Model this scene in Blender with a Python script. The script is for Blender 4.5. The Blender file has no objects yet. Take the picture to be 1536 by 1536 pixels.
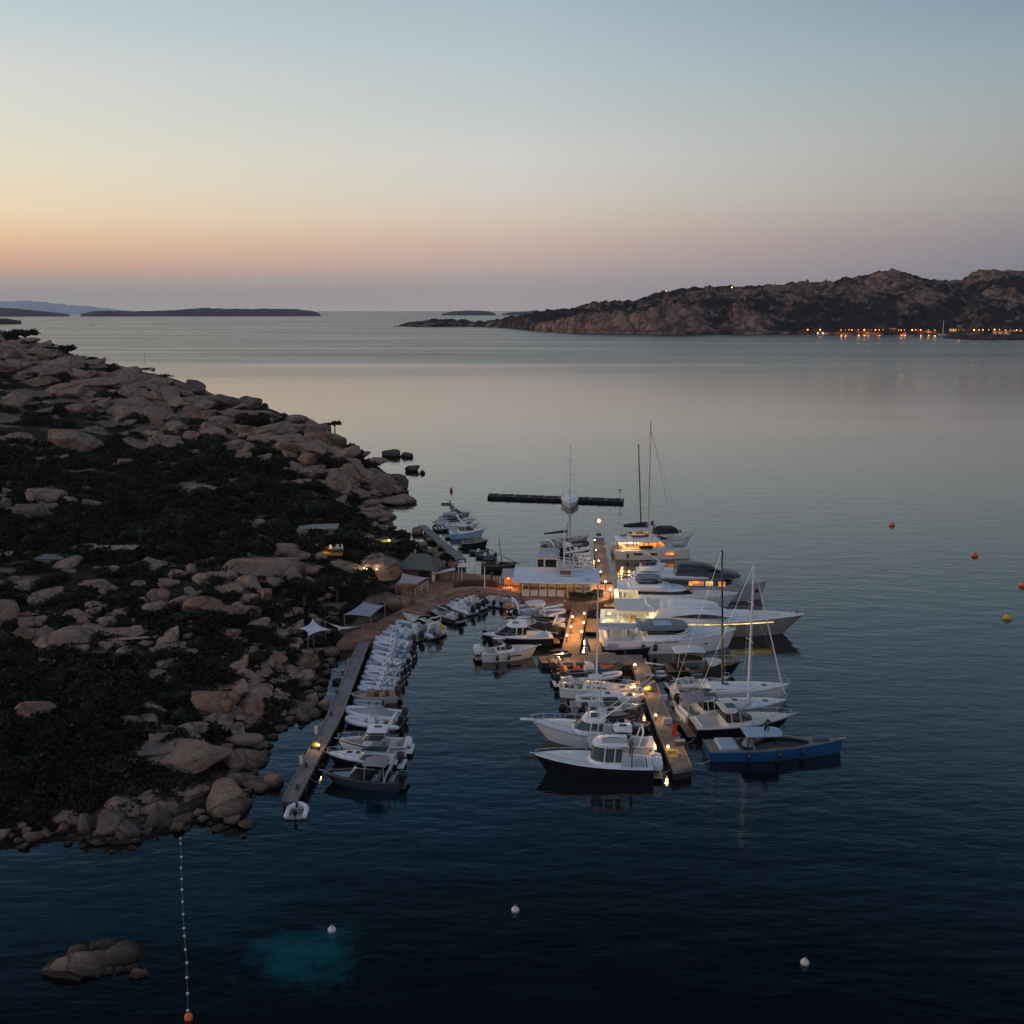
import bpy, math, random
import numpy as np
from mathutils import Vector, Matrix, noise
random.seed(7); np.random.seed(7)
R = math.radians
C = bpy.context.scene.collection
SC = bpy.context.scene

# ------------------------------------------------------------------ camera, sky, sun, exposure
CAM_H = 42.0
PITCH = math.atan(302 / 1536)
cam_d = bpy.data.cameras.new('camera'); cam = bpy.data.objects.new('camera', cam_d); C.objects.link(cam)
cam.location = (0, 0, CAM_H); cam.rotation_euler = (R(90) - PITCH, 0, 0)
cam_d.sensor_width = 36; cam_d.lens = 36; cam_d.clip_start = 1; cam_d.clip_end = 120000
SC.camera = cam
SC.view_settings.view_transform = 'Standard'; SC.view_settings.look = 'None'
SC.view_settings.exposure = 0.0; SC.view_settings.gamma = 1.0
SC.cycles.use_denoising = True
SC.cycles.max_bounces = 6; SC.cycles.glossy_bounces = 4; SC.cycles.transparent_max_bounces = 8
SC.cycles.sample_clamp_indirect = 4; SC.cycles.caustics_reflective = False; SC.cycles.caustics_refractive = False

def lin(c):
    return tuple((x / 255 / 12.92) if x / 255 < .04045 else ((x / 255 + .055) / 1.055) ** 2.4 for x in c) + (1,)

SUN_ELEV, SUN_AZ = R(12), R(-78)            # the broad afterglow low on the left, outside the view (+Y)
w = bpy.data.worlds.new('World'); SC.world = w; w.use_nodes = True
nt = w.node_tree; nt.nodes.clear()
def N(t, tree=None, **kw):
    n = (tree or nt).nodes.new(t)
    for k, v in kw.items(): setattr(n, k, v)
    return n
def K(a, b, tree=None): (tree or nt).links.new(a, b)
def math_n(op, a, b=None, tree=None, clamp=False):
    n = N('ShaderNodeMath', tree, operation=op); n.use_clamp = clamp
    for i, x in enumerate((a, b)):
        if x is None: continue
        if isinstance(x, (int, float)): n.inputs[i].default_value = x
        else: K(x, n.inputs[i], tree)
    return n.outputs[0]
tc = N('ShaderNodeTexCoord'); sep = N('ShaderNodeSeparateXYZ'); K(tc.outputs['Generated'], sep.inputs[0])
X, Y, Z = sep.outputs
hyp = math_n('SQRT', math_n('ADD', math_n('MULTIPLY', X, X), math_n('MULTIPLY', Y, Y)))
saz = math_n('DIVIDE', X, math_n('MAXIMUM', hyp, .001))
back = math_n('LESS_THAN', Y, 0.0)
# colours by elevation; the ramp position is the square root of sin(elevation)
def ypos(y):
    e = math.atan((467 - y) / 1536 * .985) if y < 467 else 0
    e = PITCH - math.atan((y - 768 + 0) / 1536) if False else (math.atan((768 - y) / 1536) - PITCH)
    return math.sqrt(max(0, math.sin(e)))
ZEN = [(.60, (104, 134, 160)), (.67, (48, 80, 106)), (.76, (15, 28, 40)), (1.0, (20, 31, 44))]
LEFT = [(466, (164, 160, 160)), (440, (156, 152, 152)), (420, (180, 158, 146)), (400, (208, 167, 143)), (370, (226, 186, 150)), (330, (231, 208, 175)), (270, (223, 213, 188)), (200, (212, 210, 197)), (130, (205, 206, 202)), (60, (185, 198, 201)), (0, (177, 191, 198))]
MID = [(466, (168, 160, 163)), (420, (165, 156, 156)), (400, (182, 163, 158)), (370, (194, 171, 160)), (330, (204, 188, 173)), (290, (204, 197, 188)), (230, (200, 199, 195)), (160, (184, 193, 192)), (80, (174, 187, 193)), (0, (162, 179, 187))]
RIGHT = [(466, (130, 128, 142)), (405, (128, 125, 137)), (370, (136, 131, 139)), (340, (146, 139, 142)), (300, (156, 152, 148)), (250, (156, 157, 155)), (180, (151, 160, 162)), (110, (140, 157, 166)), (50, (126, 147, 160)), (0, (118, 141, 157))]
BACK = [(466, (140, 134, 146)), (400, (166, 144, 152)), (330, (190, 160, 162)), (250, (188, 166, 168)), (100, (160, 161, 172)), (0, (148, 158, 175))]
zs = math_n('SQRT', math_n('MAXIMUM', Z, 0.0))
ZENB = [(.60, (154, 168, 190)), (.75, (138, 156, 184)), (1.0, (108, 128, 160))]
def ramp(rows, zen=1.0):
    r = N('ShaderNodeValToRGB'); els = r.color_ramp.elements
    pts = [(ypos(y), c) for y, c in rows] + ([(p, tuple(int(v * zen) for v in c)) for p, c in ZEN] if not isinstance(zen, list) else zen)
    els[0].position = pts[0][0]; els[0].color = lin(pts[0][1])
    els[1].position = 1.0; els[1].color = lin(pts[-1][1])
    for p, c in pts[1:-1]:
        e = els.new(p); e.color = lin(c)
    K(zs, r.inputs[0]); return r.outputs[0]
def mixc(f, a, b, tree=None, mode='MIX'):
    m = N('ShaderNodeMix', tree, data_type='RGBA', blend_type=mode)
    if isinstance(f, (int, float)): m.inputs[0].default_value = f
    else: K(f, m.inputs[0], tree)
    for i, v in ((6, a), (7, b)):
        if isinstance(v, tuple): m.inputs[i].default_value = v
        else: K(v, m.inputs[i], tree)
    return m.outputs[2]
fl = math_n('MULTIPLY', saz, -1 / .447, clamp=True); fr = math_n('MULTIPLY', saz, 1 / .447, clamp=True)
col = mixc(fr, mixc(fl, ramp(MID), ramp(LEFT, 1.12)), ramp(RIGHT, .92))
bf = N('ShaderNodeMapRange'); bf.inputs[1].default_value = .45; bf.inputs[2].default_value = -.35
bf.inputs[3].default_value = 0; bf.inputs[4].default_value = 1; K(math_n('DIVIDE', Y, math_n('MAXIMUM', hyp, .001)), bf.inputs[0])
col = mixc(bf.outputs[0], col, ramp(BACK, ZENB))
sky = N('ShaderNodeTexSky', sky_type='NISHITA'); sky.sun_disc = False
sky.sun_elevation = SUN_ELEV; sky.sun_rotation = SUN_AZ; sky.air_density = 1.2; sky.dust_density = 1.0
bg1 = N('ShaderNodeBackground'); K(col, bg1.inputs[0]); bg1.inputs[1].default_value = 1.17
bg2 = N('ShaderNodeBackground'); K(sky.outputs[0], bg2.inputs[0]); bg2.inputs[1].default_value = .05
add = N('ShaderNodeMixShader'); add.inputs[0].default_value = .06; K(bg1.outputs[0], add.inputs[1]); K(bg2.outputs[0], add.inputs[2])
out = N('ShaderNodeOutputWorld'); K(add.outputs[0], out.inputs[0])
w.cycles.sampling_method = 'MANUAL'; w.cycles.sample_map_resolution = 512

sun_d = bpy.data.lights.new('sun', 'SUN'); sun = bpy.data.objects.new('sun', sun_d); C.objects.link(sun)
sun_d.energy = 1.0; sun_d.angle = R(40); sun_d.color = (1, .74, .55)
sd = Vector((math.sin(SUN_AZ) , math.cos(SUN_AZ), math.tan(SUN_ELEV)))
sun.rotation_euler = sd.to_track_quat('Z', 'Y').to_euler()

# ------------------------------------------------------------------ helpers
SP, CP = math.sin(PITCH), math.cos(PITCH)
def ray(px, py):
    u, v = (px - 768) / 1536, (py - 768) / 1536
    return Vector((u, CP - v * SP, -SP - v * CP))
def P(px, py, z=0.0):
    d = ray(px, py); t = (z - CAM_H) / d.z
    return Vector((d.x * t, d.y * t, z))
def Pr(px, py, r):
    d = ray(px, py); t = r / math.hypot(d.x, d.y)
    return Vector((d.x * t, d.y * t, CAM_H + d.z * t))
def mpp(px, py, z=0.0):                     # metres across one photograph pixel at that ground point
    p = P(px, py, z); return (p.y * CP + (CAM_H - z) * SP) / 1536

def props(o, label=None, cat=None, group=None, kind=None):
    if label: o['label'] = label
    if cat: o['category'] = cat
    if group: o['group'] = group
    if kind: o['kind'] = kind
    return o
def thing(name, loc, rz=0.0, label=None, cat=None, group=None):
    o = bpy.data.objects.new(name, None); C.objects.link(o); o.location = loc; o.rotation_euler = (0, 0, rz)
    o.empty_display_size = .2
    return props(o, label, cat, group)
def copy_tree(o, parent=None):
    c = o.copy(); C.objects.link(c)
    if parent: c.parent = parent
    for ch in list(o.children): copy_tree(ch, c)
    return c

class MB:
    def __init__(s): s.v = []; s.f = []
    def add(s, vs, fs):
        n = len(s.v); s.v += [tuple(p) for p in vs]; s.f += [tuple(i + n for i in f) for f in fs]; return s
    def box(s, c, d, rz=0.0, ch=0.0, top=1.0, rx=0.0):
        x, y, z = d[0] / 2, d[1] / 2, d[2] / 2
        ch = min(ch, x * .45, y * .45, z * .45)
        if ch > 0:
            rings = []
            for zz, k in ((-z, ch), (-z + ch, 0), (z - ch, 0), (z, ch)):
                sc = top if zz > 0 else 1
                a, b = (x - k) * sc, (y - k) * sc; q = ch * .8
                rings.append([(-a, -b + q, zz), (-a + q, -b, zz), (a - q, -b, zz), (a, -b + q, zz), (a, b - q, zz), (a - q, b, zz), (-a + q, b, zz), (-a, b - q, zz)])
            m = MB().loft(rings); vs, fs = m.v, m.f
        else:
            vs = [(-x, -y, -z), (x, -y, -z), (x, y, -z), (-x, y, -z), (-x * top, -y * top, z), (x * top, -y * top, z), (x * top, y * top, z), (-x * top, y * top, z)]
            fs = [(3, 2, 1, 0), (4, 5, 6, 7), (0, 1, 5, 4), (1, 2, 6, 5), (2, 3, 7, 6), (3, 0, 4, 7)]
        M = Matrix.Rotation(rz, 3, 'Z') @ Matrix.Rotation(rx, 3, 'Y')
        return s.add([Vector(c) + M @ Vector(p) for p in vs], fs)
    def loft(s, rings, closed=True, cap0=True, cap1=True):
        n = len(rings[0]); vs = [p for r in rings for p in r]; fs = []
        for i in range(len(rings) - 1):
            for j in range(n if closed else n - 1):
                a = i * n + j; b = i * n + (j + 1) % n
                fs.append((a, b, b + n, a + n))
        if cap0: fs.append(tuple(range(n - 1, -1, -1)))
        if cap1: fs.append(tuple(range((len(rings) - 1) * n, len(rings) * n)))
        return s.add(vs, fs)
    def tube(s, pts, r, n=6, closed=False, caps=True):
        pts = [Vector(p) for p in pts]; m = len(pts); rs = r if isinstance(r, (list, tuple)) else [r] * m
        rings = []; up = None
        for i, p in enumerate(pts):
            if closed: t = pts[(i + 1) % m] - pts[i - 1]
            else: t = pts[min(i + 1, m - 1)] - pts[max(i - 1, 0)]
            t.normalize()
            if up is None: up = Vector((0, 0, 1)) if abs(t.z) < .9 else Vector((1, 0, 0))
            a = t.cross(up)
            if a.length < 1e-4: a = t.cross(Vector((0, 1, 0)))
            a.normalize(); b = a.cross(t)
            rings.append([p + (a * math.cos(2 * math.pi * k / n) + b * math.sin(2 * math.pi * k / n)) * rs[i] for k in range(n)])
        if closed: rings.append(rings[0])
        return s.loft(rings, True, caps and not closed, caps and not closed)
    def lathe(s, c, prof, n=12, sx=1.0, sy=1.0):
        rings = [[(c[0] + r * sx * math.cos(2 * math.pi * k / n), c[1] + r * sy * math.sin(2 * math.pi * k / n), c[2] + z) for k in range(n)] for r, z in prof]
        return s.loft(rings)
    def ball(s, c, r, n=10, sz=1.0):
        return s.lathe(c, [(r * math.sin(math.pi * i / n) + 1e-4, -r * sz * math.cos(math.pi * i / n)) for i in range(n + 1)], n)
    def prism(s, pts, z0, z1):
        n = len(pts)
        return s.add([(p[0], p[1], z0) for p in pts] + [(p[0], p[1], z1) for p in pts],
                     [tuple(range(n - 1, -1, -1)), tuple(range(n, 2 * n))] + [(i, (i + 1) % n, (i + 1) % n + n, i + n) for i in range(n)])
    def side(s, pts, y0, y1):               # an outline in x-z given a thickness along y
        n = len(pts)
        return s.add([(p[0], y0, p[1]) for p in pts] + [(p[0], y1, p[1]) for p in pts],
                     [tuple(range(n)), tuple(range(2 * n - 1, n - 1, -1))] + [((i + 1) % n, i, i + n, (i + 1) % n + n) for i in range(n)])
    def build(s, name, m, parent=None, smooth=None, label=None):
        me = bpy.data.meshes.new(name); me.from_pydata(s.v, [], s.f)
        for mm in (m if isinstance(m, (list, tuple)) else [m]): me.materials.append(mm)
        me.update()
        o = bpy.data.objects.new(name, me); C.objects.link(o)
        if parent: o.parent = parent
        if label: o['label'] = label
        if smooth:
            me.shade_smooth()
            if smooth is not True: me.set_sharp_from_angle(angle=R(smooth))
        return o

# ------------------------------------------------------------------ materials
def pbr(name, col, rough=.5, metal=0.0, var=.12, scale=3.0, bump=0.0, bscale=20.0, dirt=0.0):
    m = bpy.data.materials.new(name); m.use_nodes = True; t = m.node_tree
    b = t.nodes['Principled BSDF']; b.inputs['Roughness'].default_value = rough; b.inputs['Metallic'].default_value = metal
    co = N('ShaderNodeTexCoord', t); nz = N('ShaderNodeTexNoise', t); nz.inputs['Scale'].default_value = scale; nz.inputs['Detail'].default_value = 5
    K(co.outputs['Object'], nz.inputs['Vector'], t)
    hi = tuple(min(1, c * (1 + var)) for c in col) + (1,); lo = tuple(c * (1 - var) for c in col) + (1,)
    mr = N('ShaderNodeMapRange', t); mr.inputs[1].default_value = .3; mr.inputs[2].default_value = .7; K(nz.outputs[0], mr.inputs[0], t)
    c = mixc(mr.outputs[0], lo, hi, t)
    if dirt:
        n2 = N('ShaderNodeTexNoise', t); n2.inputs['Scale'].default_value = scale * 2.3; n2.inputs['Detail'].default_value = 8
        K(co.outputs['Object'], n2.inputs['Vector'], t)
        m2 = N('ShaderNodeMapRange', t); m2.inputs[1].default_value = .5; m2.inputs[2].default_value = .72; m2.inputs[4].default_value = dirt; K(n2.outputs[0], m2.inputs[0], t)
        c = mixc(m2.outputs[0], c, tuple(x * .25 for x in col) + (1,), t)
    K(c, b.inputs['Base Color'], t)
    if bump:
        n3 = N('ShaderNodeTexNoise', t); n3.inputs['Scale'].default_value = bscale; n3.inputs['Detail'].default_value = 6; K(co.outputs['Object'], n3.inputs['Vector'], t)
        bp = N('ShaderNodeBump', t); bp.inputs['Strength'].default_value = bump; bp.inputs['Distance'].default_value = .05
        K(n3.outputs[0], bp.inputs['Height'], t); K(bp.outputs[0], b.inputs['Normal'], t)
    return m
def glow(name, col, strength, var=0.0, scale=1.5):
    m = bpy.data.materials.new(name); m.use_nodes = True; t = m.node_tree
    b = t.nodes['Principled BSDF']; b.inputs['Base Color'].default_value = (.05, .04, .03, 1); b.inputs['Roughness'].default_value = .2
    b.inputs['Emission Color'].default_value = col + (1,); b.inputs['Emission Strength'].default_value = strength
    if var:
        co = N('ShaderNodeTexCoord', t); v = N('ShaderNodeTexVoronoi', t); v.inputs['Scale'].default_value = scale; K(co.outputs['Object'], v.inputs['Vector'], t)
        mr = N('ShaderNodeMapRange', t); mr.inputs[1].default_value = .15; mr.inputs[2].default_value = .75; mr.inputs[3].default_value = strength; mr.inputs[4].default_value = strength * (1 - var); K(v.outputs['Distance'], mr.inputs[0], t)
        K(mr.outputs[0], b.inputs['Emission Strength'], t)
    return m
WHITE = pbr('white_gelcoat', (.8, .8, .8), .28, var=.05)
CREAM = pbr('cream_gelcoat', (.68, .64, .57), .3, var=.06)
LGREY = pbr('light_grey_gelcoat', (.38, .39, .41), .35, var=.08)
GREY = pbr('grey_paint', (.16, .17, .18), .4, var=.1)
DGREY = pbr('charcoal_paint', (.045, .048, .052), .4, var=.15)
BLACK = pbr('black_paint', (.009, .009, .011), .3, var=.2)
NAVY = pbr('navy_paint', (.012, .02, .05), .3, var=.15)
BLUE = pbr('bright_blue_paint', (.012, .085, .21), .3, var=.12)
PALEBLUE = pbr('pale_blue_gelcoat', (.32, .46, .6), .4, var=.08)
TURQ = pbr('turquoise_canvas', (.02, .3, .38), .8, var=.12)
TEAK = pbr('teak', (.26, .17, .105), .6, var=.25, scale=6)
WOOD = pbr('varnished_wood', (.16, .065, .028), .35, var=.3, scale=5)
DWOOD = pbr('dark_wood', (.04, .026, .018), .6, var=.3, scale=5)
CANVAS = pbr('pale_canvas', (.7, .68, .65), .85, var=.07, bump=.2, bscale=6)
GCANVAS = pbr('grey_canvas', (.27, .26, .27), .85, var=.1, bump=.2, bscale=6)
BCANVAS = pbr('black_canvas', (.012, .012, .014), .85, var=.2, bump=.25, bscale=5)
HYPA = pbr('white_rubber', (.74, .75, .76), .5, var=.08)
HYPG = pbr('grey_rubber', (.42, .45, .49), .5, var=.1)
HYPN = pbr('dark_rubber', (.035, .042, .06), .5, var=.15)
HYPB = pbr('black_rubber', (.012, .012, .014), .5, var=.2)
HYPBE = pbr('beige_rubber', (.42, .38, .31), .5, var=.1)
CUSH = pbr('white_vinyl', (.72, .71, .69), .6, var=.1)
CUSHG = pbr('grey_vinyl', (.3, .3, .32), .6, var=.1)
CUSHB = pbr('blue_vinyl', (.22, .29, .38), .6, var=.1)
CUSHO = pbr('orange_vinyl', (.6, .17, .06), .6, var=.12)
CUSHT = pbr('tan_vinyl', (.4, .27, .17), .6, var=.12)
STEEL = pbr('stainless_steel', (.55, .56, .58), .3, .6, var=.05)
ALU = pbr('painted_aluminium', (.5, .5, .5), .4, .2, var=.05)
GLASS = pbr('tinted_glass', (.012, .014, .016), .06, var=.1)
GGLASS = pbr('greenish_glass', (.06, .085, .085), .06, var=.1)
ORANGE = pbr('orange_plastic', (.75, .2, .03), .5, var=.12)
YELLOW = pbr('yellow_plastic', (.7, .42, .05), .5, var=.1)
RED = pbr('red_plastic', (.45, .03, .025), .5, var=.1)
ROPE = pbr('rope', (.4, .38, .34), .9, var=.2)
WARM = glow('warm_window_light', (1, .36, .07), 1.1, .8, 1.1)
WARMB = glow('bright_warm_window_light', (1, .33, .05), 1.7, .75, .9)
WARMY = glow('yellow_window_light', (1, .66, .2), 1.3, .6, .8)
LAMP = glow('warm_lamp', (1, .66, .3), 14)
LAMPO = glow('orange_lamp', (1, .32, .05), 9)
LAMPW = glow('white_lamp', (1, .78, .48), 14)
FLAME = glow('flame_orange_lamp', (1, .3, .03), 3)
LITW = glow('bright_house_light', (1, .6, .3), 3)
REDL = glow('red_lamp', (1, .08, .05), 30)
LED = glow('led_strip', (1, .76, .25), 2.2, .45, 1.2)

def deck_mat(name, col, plank=.15, axis=0, rough=.75):
    m = pbr(name, col, rough, var=.22, scale=.7, dirt=.35); t = m.node_tree; b = t.nodes['Principled BSDF']
    co = N('ShaderNodeTexCoord', t); wv = N('ShaderNodeTexWave', t); wv.bands_direction = 'XYZ'[axis]; wv.inputs['Scale'].default_value = .31 / plank; K(co.outputs['Object'], wv.inputs['Vector'], t)
    mr = N('ShaderNodeMapRange', t); mr.inputs[1].default_value = 0; mr.inputs[2].default_value = .12; mr.inputs[3].default_value = .55; mr.inputs[4].default_value = 0; K(wv.outputs['Fac'], mr.inputs[0], t)
    old = b.inputs['Base Color'].links[0].from_socket
    K(mixc(mr.outputs[0], old, tuple(c * .2 for c in col) + (1,), t), b.inputs['Base Color'], t)
    return m
PLANK = deck_mat('weathered_planks', (.2, .175, .16), .28, 1)
PLANKR = deck_mat('reddish_planks', (.26, .15, .09), .28, 1)
PLANKG = deck_mat('grey_pontoon_boards', (.22, .205, .21), .28, 1)
CONC = pbr('rough_concrete', (.2, .18, .16), .85, var=.25, scale=.8, bump=.4, bscale=4, dirt=.6)
TERRA = pbr('red_brown_paving', (.3, .145, .095), .85, var=.3, scale=.5, bump=.3, bscale=5, dirt=.5)
STONE = pbr('tan_stone', (.32, .23, .165), .85, var=.2, scale=1.2, bump=.4, bscale=6, dirt=.4)
WALLW = pbr('white_wall', (.66, .62, .58), .8, var=.1, dirt=.15)
DARKGAP = pbr('shade_black', (.018, .018, .018), .7, var=.3)  # near-black colour stands for shade under the pier decks and in doorways

# ------------------------------------------------------------------ the sea
def make_water():
    m = bpy.data.materials.new('sea_water'); m.use_nodes = True; t = m.node_tree; b = t.nodes['Principled BSDF']
    b.inputs['Roughness'].default_value = .03; b.inputs['IOR'].default_value = 1.75
    co = N('ShaderNodeTexCoord', t); s = N('ShaderNodeSeparateXYZ', t); K(co.outputs['Object'], s.inputs[0], t)
    def nz(sx, sy, scale, det, rough=.5, rot=0.0):
        mp = N('ShaderNodeMapping', t); mp.inputs['Scale'].default_value = (sx, sy, 1); mp.inputs['Rotation'].default_value = (0, 0, rot); K(co.outputs['Object'], mp.inputs[0], t)
        n = N('ShaderNodeTexNoise', t); n.inputs['Scale'].default_value = scale * 1.35; n.inputs['Detail'].default_value = det; n.inputs['Roughness'].default_value = rough
        K(mp.outputs[0], n.inputs['Vector'], t); return n.outputs[0]
    h = math_n('ADD', math_n('MULTIPLY', nz(.4, 1, .24, 3, .5, R(9)), 1.3, t), math_n('MULTIPLY', nz(.5, 1, .8, 4, .5, R(-6)), .52, t), t)
    h = math_n('ADD', h, math_n('MULTIPLY', nz(.6, 1, 2.4, 3, .55, R(14)), .12, t), t)
    # calm slicks and breezy bands
    slick = nz(.12, 1, .0085, 4, .6, R(3))
    r1 = N('ShaderNodeMapRange', t); r1.inputs[1].default_value = .35; r1.inputs[2].default_value = .65; r1.inputs[3].default_value = .45; r1.inputs[4].default_value = 1.0; K(slick, r1.inputs[0], t)
    r2 = N('ShaderNodeMapRange', t); r2.inputs[1].default_value = 150; r2.inputs[2].default_value = 420; r2.inputs[3].default_value = 1.0; r2.inputs[4].default_value = .75; K(s.outputs[1], r2.inputs[0], t)
    yy = math_n('ADD', s.outputs[1], math_n('MULTIPLY', nz(.2, 1, .004, 3), 380, t), t)
    r3 = N('ShaderNodeMapRange', t); r3.inputs[1].default_value = 1010; r3.inputs[2].default_value = 1160; r3.inputs[3].default_value = 0; r3.inputs[4].default_value = 1.0; K(yy, r3.inputs[0], t)
    band = math_n('MULTIPLY', r3.outputs[0], math_n('SUBTRACT', 1.15, slick, t), t)
    bp = N('ShaderNodeBump', t); bp.inputs['Distance'].default_value = WAVE
    st = math_n('ADD', math_n('MULTIPLY', r1.outputs[0], r2.outputs[0], t), math_n('MULTIPLY', band, 1.6, t), t)
    K(math_n('MINIMUM', math_n('MULTIPLY', st, .55, t), 1.0, t), bp.inputs['Strength'], t)
    rr = N('ShaderNodeMapRange', t); rr.inputs[1].default_value = 500; rr.inputs[2].default_value = 1150; rr.inputs[3].default_value = .03; rr.inputs[4].default_value = .3; K(yy, rr.inputs[0], t); K(math_n('MULTIPLY', rr.outputs[0], math_n('SUBTRACT', 1.5, slick, t), t), b.inputs['Roughness'], t)
    K(h, bp.inputs['Height'], t); K(bp.outputs[0], b.inputs['Normal'], t)
    # body colour: deep navy, with a pale sandy shoal showing turquoise and paler shallows
    deep = (.0004, .0024, .0045, 1)
    c = mixc(nz(1, 1, .02, 3), deep, (.0006, .0042, .0068, 1), t)
    def shoal(c, px, py, rx, ry, colr, lo=.75, hi=1.25, amp=1.0):
        p = P(px, py)
        dx = math_n('DIVIDE', math_n('SUBTRACT', s.outputs[0], p.x, t), rx, t); dy = math_n('DIVIDE', math_n('SUBTRACT', s.outputs[1], p.y, t), ry, t)
        d = math_n('SQRT', math_n('ADD', math_n('MULTIPLY', dx, dx, t), math_n('MULTIPLY', dy, dy, t), t), None, t)
        d = math_n('ADD', d, math_n('MULTIPLY', math_n('SUBTRACT', math_n('ADD', nz(1, 1, .17, 4, .6), math_n('MULTIPLY', nz(1, .8, .75, 6, .7), .6, t), t), .8, t), 2.2, t), t)
        r = N('ShaderNodeMapRange', t); r.inputs[1].default_value = lo; r.inputs[2].default_value = hi; r.inputs[3].default_value = amp; r.inputs[4].default_value = 0; K(d, r.inputs[0], t)
        return mixc(r.outputs[0], c, colr, t)
    c = shoal(c, 445, 1440, 3.9, 3.6, (.0025, .07, .082, 1), .4, 1.05)
    c = shoal(c, 320, 1350, 6, 4.5, (.003, .02, .028, 1), .2, 1.3)
    c = shoal(c, 640, 1200, 12, 9, (.002, .016, .030, 1), .2, 1.4)
    K(c, b.inputs['Base Color'], t)
    me = bpy.data.meshes.new('sea'); S = 90000
    xs = [-S, -600, 600, S]; ys = [-500, 700, 5000, S]
    vs = [(x, y, 0) for y in ys for x in xs]; fs = [(j * 4 + i, j * 4 + i + 1, j * 4 + i + 5, j * 4 + i + 4) for j in range(3) for i in range(3)]
    me.from_pydata(vs, [], fs); me.materials.append(m)
    o = bpy.data.objects.new('sea', me); C.objects.link(o); props(o, kind='structure')
WAVE = .125
make_water()

# ------------------------------------------------------------------ rock and scrub materials
def rock_mat(name, a, b_, crack=.05, dark=(.03, .025, .022), scale=1.0):
    m = bpy.data.materials.new(name); m.use_nodes = True; t = m.node_tree; b = t.nodes['Principled BSDF']; b.inputs['Roughness'].default_value = .92
    b.inputs['Specular IOR Level'].default_value = .2
    co = N('ShaderNodeTexCoord', t); g = N('ShaderNodeNewGeometry', t)
    pos = g.outputs['Position']
    def nz(scale, det=5, rough=.6):
        n = N('ShaderNodeTexNoise', t); n.inputs['Scale'].default_value = scale * scale_; n.inputs['Detail'].default_value = det; n.inputs['Roughness'].default_value = rough; K(pos, n.inputs['Vector'], t); return n.outputs[0]
    scale_ = scale
    def mr(x, a0, a1, b0=0.0, b1=1.0):
        r = N('ShaderNodeMapRange', t); r.inputs[1].default_value = a0; r.inputs[2].default_value = a1; r.inputs[3].default_value = b0; r.inputs[4].default_value = b1; K(x, r.inputs[0], t); return r.outputs[0]
    c = mixc(mr(nz(.22), .35, .65), a + (1,), b_ + (1,), t)
    oi = N('ShaderNodeObjectInfo', t)
    c = mixc(mr(oi.outputs['Random'], 0, 1, 0, .45), c, tuple(x * .62 for x in b_) + (1,), t)
    c = mixc(mr(nz(.9, 7, .7), .48, .70, 0, .72), c, dark + (1,), t)
    c = mixc(mr(nz(5, 4), .4, .7, 0, .35), c, tuple(x * 1.35 for x in a) + (1,), t)
    v = N('ShaderNodeTexVoronoi', t); v.feature = 'DISTANCE_TO_EDGE'; v.inputs['Scale'].default_value = .17 * scale
    n2 = N('ShaderNodeTexNoise', t); n2.inputs['Scale'].default_value = .5 * scale; n2.inputs['Detail'].default_value = 4; K(pos, n2.inputs['Vector'], t)
    va = N('ShaderNodeVectorMath', t, operation='MULTIPLY_ADD'); K(n2.outputs['Color'], va.inputs[0], t); va.inputs[1].default_value = (3, 3, 3); K(pos, va.inputs[2], t); K(va.outputs[0], v.inputs['Vector'], t)
    ck = mr(v.outputs['Distance'], 0, crack, 1, 0)
    c = mixc(math_n('MULTIPLY', ck, .55, t), c, dark + (1,), t)
    # the wet band just above the water is dark
    sz = N('ShaderNodeSeparateXYZ', t); K(pos, sz.inputs[0], t)
    c = mixc(mr(sz.outputs[2], 0.15, .8, .85, 0), c, (.014, .011, .009, 1), t)
    K(c, b.inputs['Base Color'], t)
    hh = math_n('SUBTRACT', math_n('ADD', nz(1.2, 8, .65), math_n('MULTIPLY', nz(6, 5), .25, t), t), math_n('MULTIPLY', ck, .35, t), t)
    bp = N('ShaderNodeBump', t); bp.inputs['Strength'].default_value = .9; bp.inputs['Distance'].default_value = .35 / scale; K(hh, bp.inputs['Height'], t); K(bp.outputs[0], b.inputs['Normal'], t)
    return m
ROCK = rock_mat('pink_granite', (.34, .225, .165), (.26, .18, .138))
ROCKD = rock_mat('dark_granite', (.19, .14, .115), (.13, .1, .083))
ROCKO = rock_mat('rusty_granite', (.35, .2, .13), (.27, .165, .115))

def leaf_mat(name, a, b_):
    m = bpy.data.materials.new(name); m.use_nodes = True; t = m.node_tree; b = t.nodes['Principled BSDF']; b.inputs['Roughness'].default_value = .8
    b.inputs['Specular IOR Level'].default_value = .15
    g = N('ShaderNodeNewGeometry', t); n = N('ShaderNodeTexNoise', t); n.inputs['Scale'].default_value = .28; n.inputs['Detail'].default_value = 4; K(g.outputs['Position'], n.inputs['Vector'], t)
    r = N('ShaderNodeMapRange', t); r.inputs[1].default_value = .32; r.inputs[2].default_value = .68; K(n.outputs[0], r.inputs[0], t)
    c = mixc(r.outputs[0], a + (1,), b_ + (1,), t); K(c, b.inputs['Base Color'], t); return m
LEAF = leaf_mat('maquis_leaves', (.011, .012, .007), (.034, .031, .018))
LEAFG = leaf_mat('green_leaves', (.018, .026, .014), (.034, .042, .022))
BARK = pbr('bark', (.05, .035, .025), .9, var=.3)

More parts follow.
